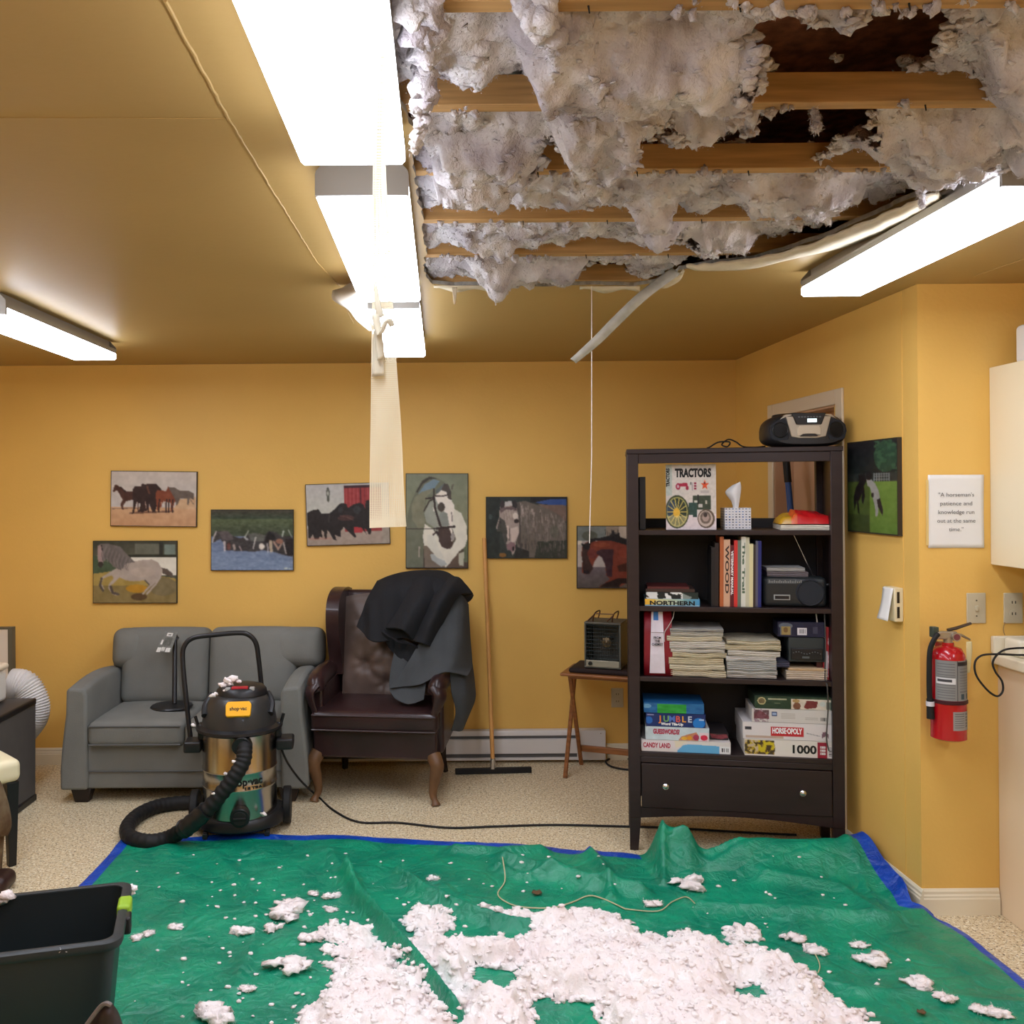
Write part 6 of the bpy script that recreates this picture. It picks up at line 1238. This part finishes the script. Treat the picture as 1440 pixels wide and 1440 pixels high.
a.line([(745, 1040), (730, 1110), (690, 1170), (600, 1270)], 18, (170, 158, 148)); a.line([(150, 1120), (135, 1190), (165, 1240)], 22, (78, 70, 64)); a.line([(240, 1200), (260, 1260), (315, 1275)], 24, (80, 70, 66)); a.line([(580, 1140), (620, 1180)], 16, (90, 82, 76))
a.poly([(110, 800), (150, 780), (230, 785), (330, 810), (400, 880), (480, 965), (400, 970), (340, 1040), (270, 1010), (200, 930), (170, 960), (160, 1010), (120, 1005), (115, 900)], (104, 98, 96)); a.poly([(110, 800), (145, 795), (165, 860), (160, 1000), (125, 1005), (108, 900)], (150, 130, 128)); a.ell(140, 985, 26, 28, (44, 40, 40)); a.line([(150, 800), (158, 850)], 10, (40, 36, 38))
for k in range(16): x = 180 + k * 17; a.line([(x, 800 + k * 9), (x - 30, 880 + k * 9), (x - 20, 940 + k * 7)], 6, (122, 116, 113) if k % 2 else (92, 86, 85))
a.ell(560, 1060, 120, 50, (180, 166, 152), .5); a.noise(9, 50); a.blur(1)
picture('picture of a grey horse cantering, lowest at the left of the wall', (130, 761, 249, 848), a, .0, GA)
# 3 horses wading
a = Art((75, 195, 1362, 1125), 130, 94, (64, 70, 58)); a.grad(195, (58, 54, 44), 330, (50, 66, 52)); a.grad(330, (78, 90, 62), 620, (52, 62, 48)); a.grad(600, (98, 112, 140), 1125, (118, 136, 162)); a.noise(10, 120, 30)
DK = (54, 52, 54); a.poly([(95, 660), (120, 540), (150, 515), (330, 520), (420, 600), (520, 630), (600, 620), (680, 560), (780, 560), (930, 580), (985, 520), (1100, 540), (1180, 600), (1362, 600), (1362, 920), (1200, 890), (1150, 870), (1000, 830), (880, 820), (740, 840), (560, 830), (300, 820), (260, 700), (215, 640), (110, 700)], DK); a.poly([(130, 530), (330, 520), (410, 590), (420, 660), (250, 660), (200, 560)], (84, 78, 80)); a.poly([(650, 560), (780, 550), (930, 585), (900, 680), (700, 680)], (88, 90, 86)); a.poly([(910, 700), (980, 520), (1060, 560), (1090, 640), (1000, 690), (960, 700)], (18, 18, 22)); a.rect(1250, 640, 1362, 900, (26, 22, 26))
for pts, w_, c in [([(150, 530), (110, 620), (92, 690)], 20, (222, 214, 210)), ([(280, 690), (285, 820)], 34, (216, 204, 204)), ([(430, 740), (440, 800)], 40, (190, 172, 160)), ([(520, 760), (550, 820)], 16, (200, 180, 180)), ([(660, 520), (610, 600)], 18, (200, 204, 196)), ([(600, 620), (640, 650)], 30, (196, 200, 204)), ([(775, 620), (735, 790)], 22, (216, 216, 210)), ([(1010, 680), (1020, 830)], 50, (210, 192, 164)), ([(1060, 690), (1120, 780)], 34, (196, 160, 140)), ([(1190, 700), (1130, 810)], 24, (206, 176, 156)), ([(1215, 700), (1255, 870)], 22, (206, 196, 186)), ([(1215, 520), (1195, 600)], 24, (206, 214, 206)), ([(1290, 500), (1345, 610)], 16, (210, 216, 214)), ([(960, 720), (970, 850)], 20, (206, 200, 206))]: a.line(pts, w_, c, .75)
a.ell(870, 760, 46, 50, (206, 200, 190)); a.ell(350, 760, 34, 60, (96, 60, 56)); a.ell(1150, 680, 60, 40, (140, 100, 84)); a.rect(75, 850, 1000, 1125, (116, 134, 162), .35); a.ell(1250, 1100, 24, 14, (210, 216, 190)); a.ell(1315, 1105, 16, 10, (210, 216, 190)); a.noise(16, 40, 16); a.blur(2)
picture('picture of dark horses wading through blue water', (296, 717, 413, 802), a, .0, GA)
# 4 black horses by a red door
a = Art((65, 130, 1358, 1055), 130, 94, (182, 180, 172)); a.grad(130, (176, 174, 172), 600, (180, 180, 170)); a.grad(800, (158, 142, 130), 1055, (150, 136, 124)); a.rect(660, 160, 1240, 860, (144, 52, 54)); a.rect(660, 158, 1240, 190, (58, 30, 38))
for x in (700, 760, 820, 880, 990, 1040, 1100, 1160): a.line([(x, 195), (x, 500)], 8, (170, 84, 84) if x % 3 else (110, 40, 46))
a.rect(915, 190, 935, 600, (78, 28, 36)); a.rect(1240, 800, 1358, 1055, (150, 140, 128)); a.rect(800, 780, 930, 880, (160, 50, 56)); a.ell(410, 200, 16, 26, (70, 70, 64)); a.ell(410, 260, 34, 60, (90, 92, 84)); a.ell(412, 340, 22, 60, (80, 82, 74)); a.ell(410, 265, 16, 36, (160, 162, 152))
BK = (30, 26, 28); a.poly([(65, 560), (140, 520), (250, 505), (300, 575), (430, 570), (520, 500), (600, 425), (690, 430), (720, 500), (800, 450), (890, 425), (960, 450), (990, 520), (1000, 400), (1056, 380), (1080, 780), (1065, 915), (1030, 905), (1000, 830), (960, 820), (1000, 910), (960, 860), (920, 800), (800, 790), (800, 870), (840, 945), (810, 950), (740, 880), (640, 790), (590, 850), (590, 940), (540, 920), (500, 900), (520, 990), (470, 970), (420, 870), (380, 820), (370, 960), (340, 960), (330, 860), (290, 820), (300, 940), (260, 920), (240, 960), (180, 960), (150, 880), (110, 950), (85, 940)], BK)
a.ell(680, 650, 130, 46, (76, 48, 46), .8); a.ell(600, 520, 40, 50, (50, 56, 62), .6); a.ell(860, 530, 60, 60, (44, 46, 50)); a.line([(420, 600), (410, 700)], 20, (56, 50, 50)); a.line([(590, 610), (700, 640), (800, 690)], 12, (116, 84, 80), .6); a.rect(90, 940, 440, 975, (180, 110, 96), .35); a.noise(8, 40); a.blur(1)
picture('tilted picture of black horses before a red door, partly behind the mesh tape', (430, 680, 548, 766), a, -.022 - .008, GA)
# 5 white horse portrait
a = Art((90, 108, 915, 1333), 100, 148, (122, 126, 104)); a.grad(108, (118, 124, 104), 700, (124, 128, 102)); a.rect(90, 830, 915, 1333, (86, 80, 66)); a.grad(830, (92, 88, 74), 1333, (66, 54, 46)); a.rect(860, 830, 915, 1260, (92, 100, 76))
a.poly([(220, 330), (320, 180), (420, 140), (520, 165), (600, 210), (640, 300), (560, 420), (360, 440), (330, 620), (360, 760), (320, 900), (320, 1333), (90, 1333), (90, 700), (150, 480)], (104, 108, 90)); a.poly([(200, 420), (330, 300), (420, 250), (470, 300), (350, 420), (320, 620), (350, 720), (330, 800), (250, 820), (170, 700), (160, 520)], (122, 122, 100)); a.poly([(240, 380), (340, 240), (460, 175), (540, 200), (470, 290), (300, 340)], (112, 134, 146)); a.poly([(220, 340), (300, 200), (400, 140), (500, 165), (400, 180), (310, 240), (240, 350)], (62, 58, 50))
a.poly([(330, 620), (400, 480), (480, 430), (600, 420), (660, 520), (680, 800), (640, 900), (520, 920), (450, 800), (360, 740)], (146, 150, 138)); a.poly([(340, 760), (450, 830), (520, 930), (680, 1090), (760, 960), (700, 800), (730, 560), (830, 620), (900, 780), (910, 960), (880, 1060), (800, 1120), (720, 1230), (620, 1333), (500, 1300), (380, 1200), (330, 1060), (310, 920)], (212, 208, 192)); a.poly([(320, 1040), (420, 1060), (620, 1333), (340, 1333), (330, 1180)], (118, 106, 92)); a.poly([(410, 1160), (520, 1140), (640, 1290), (560, 1320), (430, 1230)], (168, 172, 168)); a.poly([(360, 900), (450, 900), (540, 1100), (620, 1250), (500, 1200), (380, 1060)], (206, 204, 190)); a.poly([(700, 1240), (800, 1130), (860, 1180), (870, 1320), (790, 1333), (640, 1333)], (96, 80, 68)); a.poly([(790, 1150), (870, 1120), (860, 1310), (800, 1300)], (176, 176, 156)); a.line([(265, 1060), (262, 1190)], 18, (160, 150, 138))
a.poly([(470, 400), (600, 280), (680, 330), (700, 460), (740, 520), (700, 800), (730, 960), (690, 1000), (660, 820), (640, 640), (560, 560), (500, 470)], (222, 214, 202)); a.poly([(480, 330), (560, 260), (620, 215), (560, 320), (500, 370)], (92, 100, 100)); a.poly([(560, 320), (600, 230), (650, 240), (690, 330), (700, 450), (650, 430), (630, 340)], (70, 64, 58)); a.poly([(690, 300), (700, 250), (735, 235), (710, 320)], (90, 86, 74)); a.ell(560, 540, 48, 60, (66, 58, 52)); a.poly([(560, 600), (640, 620), (670, 780), (560, 790), (520, 680)], (128, 132, 124)); a.poly([(520, 820), (660, 800), (700, 900), (690, 980), (720, 1010), (700, 1070), (640, 1090), (570, 1060), (530, 990)], (66, 52, 48)); a.ell(715, 930, 26, 50, (150, 144, 140))
for pts, w_ in [([(330, 590), (400, 460), (470, 430)], 16), ([(460, 400), (480, 570), (560, 810)], 26), ([(470, 540), (540, 780)], 20), ([(460, 390), (560, 400), (650, 380)], 16), ([(500, 820), (740, 795)], 28), ([(90, 825), (500, 822)], 12), ([(455, 900), (500, 860), (520, 900)], 22), ([(700, 610), (710, 730)], 8), ([(350, 430), (450, 420)], 20), ([(460, 300), (465, 420)], 14)]: a.line(pts, w_, (48, 38, 36))
a.line([(455, 550), (460, 590)], 14, (220, 216, 206)); a.noise(7, 60); a.blur(1)
picture('tall picture of a white horse head with bridle', (570, 666, 659, 799), a, .0, GA)
# 6 dappled grey horse
a = Art((90, 112, 1360, 1055), 130, 94, (44, 52, 50)); a.rect(780, 112, 1360, 190, (26, 28, 32)); a.poly([(860, 190), (1100, 140), (1360, 140), (1360, 240), (1000, 220)], (52, 80, 140)); a.poly([(900, 220), (1360, 235), (1360, 500), (1200, 380)], (118, 98, 88)); a.rect(90, 112, 300, 1055, (30, 40, 38)); a.ell(150, 410, 30, 40, (60, 72, 70)); a.poly([(570, 190), (700, 165), (900, 230), (1100, 310), (1250, 390), (1360, 520), (1360, 1055), (600, 1055), (560, 760)], (104, 96, 88)); a.poly([(900, 800), (1360, 780), (1360, 1055), (850, 1055)], (54, 58, 50)); a.poly([(560, 880), (760, 950), (760, 1055), (540, 1055)], (38, 40, 40))
rs = np.random.RandomState(4)
for k in range(260):
    x = rs.uniform(600, 1330); y0 = 190 + (x - 600) * .3; y = rs.uniform(y0, min(1000, y0 + 640)); f = 1 - (y - y0) / 700; c = (166 * f + 60 * (1 - f) + rs.uniform(-22, 22)); a.line([(x, y), (x + rs.uniform(-10, 10), y + rs.uniform(40, 110))], rs.uniform(7, 16), (c, c * .92, c * .87), .8)
a.ell(1170, 650, 70, 100, (92, 94, 80), .5); a.poly([(570, 190), (620, 200), (640, 800), (600, 850), (560, 760)], (70, 64, 60), .8)
a.poly([(300, 260), (380, 200), (480, 180), (570, 280), (600, 420), (606, 660), (560, 800), (540, 960), (500, 1020), (470, 900), (420, 940), (390, 860), (420, 780), (400, 620), (330, 500), (250, 640), (245, 560), (290, 420)], (158, 144, 136)); a.poly([(300, 420), (380, 480), (420, 640), (400, 800), (420, 950), (360, 780), (330, 640), (250, 640)], (66, 66, 62)); a.ell(340, 225, 36, 66, (56, 48, 50)); a.ell(535, 230, 40, 70, (40, 36, 38)); a.poly([(380, 180), (490, 165), (495, 240), (380, 250)], (186, 182, 180)); a.poly([(300, 280), (490, 250), (580, 300), (560, 320), (400, 300), (310, 360)], (98, 82, 82)); a.poly([(470, 600), (590, 560), (600, 680), (540, 800), (480, 820)], (196, 180, 170)); a.line([(425, 560), (435, 740)], 22, (206, 190, 180)); a.line([(455, 600), (450, 780)], 12, (90, 82, 80)); a.ell(548, 400, 44, 52, (206, 194, 184)); a.ell(562, 480, 36, 34, (44, 36, 36)); a.ell(310, 500, 16, 24, (50, 44, 46)); a.poly([(400, 860), (480, 800), (540, 830), (550, 900), (510, 960), (430, 930)], (126, 100, 104)); a.ell(515, 910, 16, 34, (28, 26, 28))
for k in range(14): x = 370 + k * 12; a.line([(x, 300), (x + 6, 460)], 6, (206, 190, 172) if k % 2 else (110, 98, 92), .7)
a.ell(345, 1010, 56, 36, (130, 92, 44)); a.noise(8, 50); a.blur(1)
picture('picture of a dappled grey horse facing out, right of the broom handle', (683, 699, 798, 785), a, .0, GA)
# 7 chestnut horse (right part behind the bookcase)
a = Art((155, 150, 1500, 1255), 120, 94, (120, 122, 118)); a.rect(155, 150, 640, 400, (120, 126, 122)); a.ell(360, 320, 130, 90, (92, 94, 82)); a.rect(155, 400, 640, 890, (186, 176, 170)); a.rect(155, 400, 230, 480, (216, 206, 190)); a.rect(630, 150, 850, 420, (156, 140, 124)); a.rect(850, 150, 1500, 480, (192, 178, 162)); a.grad(880, (112, 100, 104), 1255, (92, 84, 80)); a.rect(840, 1150, 1500, 1255, (96, 86, 76))
CH_ = (126, 60, 44); a.poly([(215, 640), (240, 480), (330, 420), (450, 420), (620, 380), (800, 400), (1000, 470), (1500, 560), (1500, 1150), (1000, 1160), (840, 1250), (500, 1255), (700, 1100), (640, 1040), (620, 860), (580, 720), (510, 670), (440, 780), (400, 900), (360, 1000), (280, 1010), (230, 980), (235, 760)], CH_); a.poly([(380, 640), (560, 560), (760, 560), (740, 900), (740, 1060), (650, 1050), (620, 840), (560, 700), (500, 660)], (66, 42, 48)); a.poly([(820, 860), (1000, 800), (1500, 830), (1500, 960), (850, 960)], (72, 40, 30)); a.poly([(600, 1180), (850, 1080), (1500, 1120), (1500, 1160), (900, 1180), (840, 1250), (520, 1255)], (44, 30, 26)); a.poly([(225, 640), (250, 480), (330, 440), (370, 520), (330, 620), (350, 760), (420, 900), (350, 1010), (250, 1000), (235, 780)], (64, 44, 42)); a.ell(400, 640, 80, 90, (112, 54, 48)); a.ell(300, 970, 50, 36, (38, 30, 36)); a.ell(560, 480, 140, 40, (156, 84, 56), .6); a.ell(960, 620, 120, 90, (150, 70, 50), .6)
a.poly([(210, 440), (260, 470), (330, 440), (370, 370), (560, 350), (700, 310), (760, 200), (790, 290), (860, 260), (870, 340), (1060, 400), (980, 430), (1110, 520), (900, 460), (700, 400), (460, 410), (380, 440), (350, 560), (290, 560), (240, 520)], (34, 32, 34))
for k in range(7): a.line([(640 + k * 30, 340), (620 + k * 36, 210 + (k % 3) * 20)], 9, (52, 46, 44))
a.noise(9, 50); a.blur(1)
p_ = at(811, 740, YB - .02); picture('picture of a chestnut horse with black mane, partly behind the bookcase', (811, 740, 926, 827), a, .0, GA)
# 8 rearing foals, on the right wall
a = Art((70, 130, 640, 1300), 100, 120, (20, 22, 22)); a.grad(130, (26, 26, 30), 540, (24, 30, 28)); a.ell(520, 330, 130, 200, (40, 66, 48)); a.mask((a.x > 380) & (a.y < 540) & (fbm(a.x / 40, a.y / 40, 2, 3) > .1), (52, 84, 60)); a.rect(70, 540, 640, 650, (44, 48, 44)); a.grad(650, (98, 124, 52), 1300, (84, 112, 44)); a.mask((a.y > 650) & (a.x < 340), (52, 58, 28), .6); a.mask((a.y > 1080) & (a.x < 330), (40, 46, 24), .5)
for x in range(390, 570, 28): a.line([(x, 545), (x, 640)], 9, (120, 124, 124))
for y in (550, 585, 620): a.line([(385, y), (560, y)], 9, (120, 124, 124))
a.poly([(200, 560), (280, 540), (300, 640), (270, 700), (280, 840), (260, 945), (240, 900), (245, 800), (220, 880), (200, 900), (215, 1070), (195, 1060), (180, 900), (150, 1030), (140, 860), (170, 720), (210, 650)], (24, 18, 18)); a.poly([(300, 620), (340, 600), (400, 670), (440, 760), (455, 860), (485, 1020), (475, 1080), (440, 960), (430, 1080), (405, 1100), (395, 960), (370, 850), (340, 720), (310, 700)], (140, 138, 132)); a.ell(330, 570, 36, 60, (22, 20, 22)); a.poly([(420, 880), (455, 860), (490, 1010), (480, 1080), (430, 960)], (32, 26, 28)); a.ell(370, 820, 16, 30, (40, 34, 34)); a.noise(7, 40); a.blur(1)
y1 = 3.70; y0 = 4.14; zt, zb = 1.855, 1.458
t = thing('horse_picture', 'dark picture of two rearing foals on a green meadow, on the right wall', 'picture', (xr(3.92) - .0015, (y0 + y1) / 2, (zt + zb) / 2), -PI / 2 + math.atan(.0192), 'horse pictures on the walls'); w_, h_ = y0 - y1, zt - zb
M().box(-w_ / 2, w_ / 2, -.017, 0, -h_ / 2, h_ / 2).build('panel', PE, t); a.build('print', t, w_ - .012, h_ - .012, -w_ / 2 + .006, -h_ / 2 + .006, -.0176, gain=1.1)
# ------------------------------------------------------------------ alcove wall
YA = 3.58
INK = mat('soft_black_ink', (70, 68, 68), .7)
p0, p1 = at(1304, 668, YA), at(1383, 770, YA); t = thing('paper_sign', 'white paper sign with a horseman quote taped on the alcove wall', 'sign', ((p0.x + p1.x) / 2, YA - .001, (p0.z + p1.z) / 2), 0); t.rotation_euler = (0, ROLL * .6, 0); w_, h_ = p1.x - p0.x, p0.z - p1.z
M().grid(surf([[(-w_ / 2, -.002, h_ / 2), (0, -.001, h_ / 2), (w_ / 2, -.004, h_ / 2)], [(-w_ / 2, -.001, 0), (0, -.003, 0), (w_ / 2, -.002, 0)], [(-w_ / 2, -.004, -h_ / 2), (0, -.001, -h_ / 2), (w_ / 2, -.005, -h_ / 2)]], 12, 12)).build('sheet', WHITEPAPER, t, solid=.0006)
for i, ln in enumerate(['"A horseman\'s', 'patience and', 'knowledge run', 'out at the same', 'time."']): text('text_line', ln, .0225, INK, t, (.0, -.0055, h_ * .225 - i * .0335), maxw=[.137, .123, .139, .147, .055][i], bold=-.0002, depth=.0002)
M().box(-.008, .0, -.0062, -.002, -h_ / 2 + .01, h_ / 2 - .02, T=Matrix.Translation((-w_ / 2, 0, 0))).build('tape', mat('clear_tape', (224, 196, 130), .2), t)
p = at(1372, 855, YA); outlet('light_switch', 'light switch plate on the alcove wall above the fire extinguisher', (p.x, YA, p.z), 0, 'sw')
p = at(1424, 855, YA); outlet('wall_outlet', 'outlet plate above the counter at the right edge of the photo', (p.x, YA, p.z), 0, 'o')
def extinguisher():
    p = at(1333, 970, 3.50); t = thing('fire_extinguisher', 'red fire extinguisher with black hose hanging on the alcove wall', 'fire extinguisher', (p.x + .003, 3.503, .70), 0)
    R = .062; RD = mat('extinguisher_red', (176, 14, 26), .25, coat=.5); LB = mat('grey_label', (122, 122, 122), .5)
    M().lathe([(.0, .004), (.05, .0), (R, .006), (R, .30), (R - .006, .325), (.045, .345), (.022, .352), (.02, .365), (0, .365)], 48).build('cylinder', RD, t, smooth=50)
    def lab(name, a0, a1, z0, z1, fn):
        a = Art((0, 0, 100, 100), 60, 60, (128, 128, 126)); fn(a)
        def wrap(P): an = a0 + (a1 - a0) * P[..., 0]; return np.stack([(R + .0008) * np.sin(an), -(R + .0008) * np.cos(an), z0 + (z1 - z0) * P[..., 2]], -1)
        a.build(name, t, 1, 1, fn=wrap)
    def f1(a):
        a.rect(0, 0, 100, 100, (132, 132, 130)); a.rect(52, 0, 54, 100, (60, 60, 60)); a.rect(54, 2, 100, 12, (40, 34, 36)); 
        for k in range(14): a.rect(6, 8 + k * 6.5, 46, 9.6 + k * 6.5, (92, 92, 92)); 
        for k in range(9): a.rect(58, 20 + k * 7, 92, 22 + k * 7, (104, 104, 104))
        a.rect(2, 44, 48, 58, (214, 214, 214)); a.rect(6, 47, 40, 54, (60, 60, 64)); a.rect(62, 82, 72, 96, (50, 70, 80)); a.rect(80, 82, 92, 96, (50, 70, 80))
    lab('instruction_label', -1.25, 1.15, .155, .305, f1)
    def f2(a):
        a.rect(0, 0, 100, 100, (150, 146, 142)); [a.rect(8, 10 + k * 12, 60, 14 + k * 12, (96, 92, 90)) for k in range(7)]; [a.rect(68, 10 + k * 16, 90, 20 + k * 16, (104, 100, 98)) for k in range(5)]
    lab('inspection_label', -.25, .95, .045, .115, f2)
    M().lathe([(R + .001, .14), (R + .004, .142), (R + .004, .152), (R + .001, .154)], 40).build('strap', mat('dark_strap', (60, 14, 22), .5), t)
    M().box(-.02, .02, .055, .078, .05, .36).build('wall_bracket', CHROME, t)
    NK = mat('nickel', (176, 170, 158), .3, metal=.8)
    M().cyl((0, 0, .362), (0, 0, .40), .017, .015, 16).rbox(-.05, .03, -.015, .015, .378, .408, .006, 3).build('valve', NK, t)
    g_ = M().cyl((.02, -.016, .388), (.02, -.026, .388), .016, .016, 20).build('gauge', NK, t); M().cyl((.02, -.0262, .388), (.02, -.0268, .388), .012, .012, 20).build('dial', mat('gauge_face', (120, 60, 66), .4), g_)
    M().tube([(.0, 0, .412), (.03, 0, .418), (.085, -.004, .437)], [.006, .0065, .005], 8, sx=1.5).build('lever', mat('dark_steel', (84, 74, 66), .35, metal=.7), t)
    M().tube([(.01, 0, .40), (.05, 0, .392), (.082, -.002, .375)], [.006, .0055, .004], 8, sx=1.5).build('carry_handle', NK, t)
    M().box(-.064, -.04, -.014, .014, .385, .425).build('hose_fitting', mat('dark_green_grey', (74, 84, 74), .4, metal=.4), t, bevel=.003)
    h_ = M().tube(curve([(-.048, -.02, .40), (-.062, -.024, .385), (-.078, -.02, .34), (-.080, -.016, .26), (-.078, -.012, .18), (-.076, -.012, .15)], 40), .0095, 12).build('hose', BLACKM, t)
    M().cyl((-.076, -.012, .155), (-.074, -.012, .08), .012, .014, 14).build('nozzle', BLACKM, t); M().cyl((-.0755, -.012, .128), (-.0755, -.012, .145), .0148, .0148, 14).build('clamp', mat('label_white', (210, 208, 214), .4), t)
    M().grid(surf([[(.058, -.02, .37), (.078, -.022, .372)], [(.056, -.024, .33), (.078, -.024, .335)], [(.058, -.022, .25), (.07, -.022, .255)]], 10, 5)).build('inspection_tag', mat('cream_tag', (214, 200, 150), .7), t, solid=.0006)
extinguisher()
# thermostat-like box on the right wall
t = thing('slotted_wall_box', 'small cream wall box with dark slots and a white paper flap on the right wall', 'wall box', (xr(3.74), 3.745, 1.115), -PI / 2 + math.atan(.0192))
M().box(-.045, .045, -.036, 0, 0, .135).build('box', mat('cream_box', (228, 216, 180), .4), t, bevel=.003)
m = M().box(.0445, .0465, -.026, -.016, .015, .060).box(.0445, .0465, -.026, -.016, .075, .120); m.build('slots', mat('slot_dark', (40, 30, 16), .7), t)['kind'] = 'stuff'
M().grid(surf([[(-.04, -.04, .132), (.04, -.038, .134)], [(-.04, -.048, .07), (.04, -.05, .07)], [(-.04, -.066, .004), (.04, -.062, .002)]], 10, 4)).build('paper_flap', WHITEPAPER, t, solid=.001)
# cabinets
CBM = mat('cream_laminate', (232, 218, 186), .4)
t = thing('wall_cabinet', 'cream wall cabinet at the right edge of the photo', 'cabinet', (2.126, YA, 1.352))
M().box(0, .75, -.31, -.001, 0, .762).build('body', CBM, t, bevel=.003); M().box(.002, .374, -.332, -.312, .003, .759).build('door', CBM, t, bevel=.003); M().box(.376, .748, -.332, -.312, .003, .759).build('door', CBM, t, bevel=.003)
t = thing('base_cabinet', 'cream base cabinet below the counter at the right edge of the photo', 'cabinet', (2.150, YA, 0))
M().box(0, .9, -.60, -.001, .0, .968).build('body', mat('peach_cream_laminate', (230, 208, 176), .4), t, bevel=.002); M().box(.004, .448, -.62, -.602, .1, .95).build('door', CBM, t, bevel=.003); M().box(.452, .896, -.62, -.602, .1, .95).build('door', CBM, t, bevel=.003)
t = thing('countertop', 'pale worktop with a raised back edge over the base cabinet', 'countertop', (2.122, YA, .97)); CT = mat('pale_worktop', (226, 216, 190), .35)
M().rbox(0, .93, -.63, -.001, 0, .04, .006, 3).build('slab', CT, t); M().rbox(.0, .93, -.025, -.001, .04, .107, .006, 3).build('upstand', CT, t)
t = on_ = thing('white_box', 'white boxy thing with rounded top standing on the counter by the outlet', 'box', (2.155, YA - .03, 1.0105)); M().rbox(0, .12, -.10, .0, .0, .066, .012, 4).build('case', mat('warm_white', (228, 222, 200), .45), t)
# shaggy dark thing on the counter
def shag():
    c = Vector((2.262, 3.46, 1.0105)); mm = M(); rs = np.random.RandomState(3)
    mm.rbox(c.x - .035, c.x + .05, c.y - .03, c.y + .03, c.z, c.z + .30, .03, 4)
    for k in range(2600):
        a, zz = rs.uniform(0, 6.283), rs.uniform(.02, .30); r = .05 if zz < .25 else .05 * (1 - ((zz - .25) / .05) ** 2 * .7); b = c + Vector((math.cos(a) * r, math.sin(a) * r * .8, zz)); d = Vector((math.cos(a), math.sin(a), rs.uniform(-.9, .4))).normalized() * rs.uniform(.015, .035); s_ = Vector((-math.sin(a), math.cos(a), 0)) * .0012
        mm.add([b - s_, b + s_, b + d], [(0, 1, 2)])
    o = mm.build('shaggy_duster', mat('dark_grey_fur', (72, 64, 64), .9, var=.3, vs_=40), smooth=None); tag(o, 'dark grey shaggy bundle on the counter at the right edge of the photo', 'duster')
shag()
PC = [at(1445, 921, 3.40), at(1430, 921, 3.40), at(1400, 920, 3.40), at(1380, 922, 3.40), at(1371, 932, 3.40), at(1373, 950, 3.4), at(1388, 970, 3.4), at(1402, 979, 3.4), at(1410, 972, 3.4), at(1409, 958, 3.4), at(1400, 945, 3.4), at(1396, 932, 3.4), at(1403, 920, 3.4), at(1416, 913, 3.4), at(1440, 911, 3.42)]
o = M().tube(curve([tuple(p) for p in PC], 90), .0038, 8).build('cable', BLACKM); tag(o, 'black cord looping off the counter above the base cabinet', 'cord')
o = M().tube(curve([tuple(at(x, y, 3.57)) for x, y in [(1413, 875), (1411, 885), (1413, 893)]], 8), .0015, 6).build('cable', mat('tan_wire', (150, 120, 80), .5)); tag(o, 'thin tan wire below the outlet plate above the counter', 'cord')
pt = at(1437, 508, 3.48); o = M().rbox(0, .25, -.06, .06, 0, .15, .02, 4).build('paper_bundle', WHITEPAPER); o.location = (pt.x - .004, 3.46, 1.352 + .763); tag(o, 'white bundle lying on top of the wall cabinet', 'bundle')
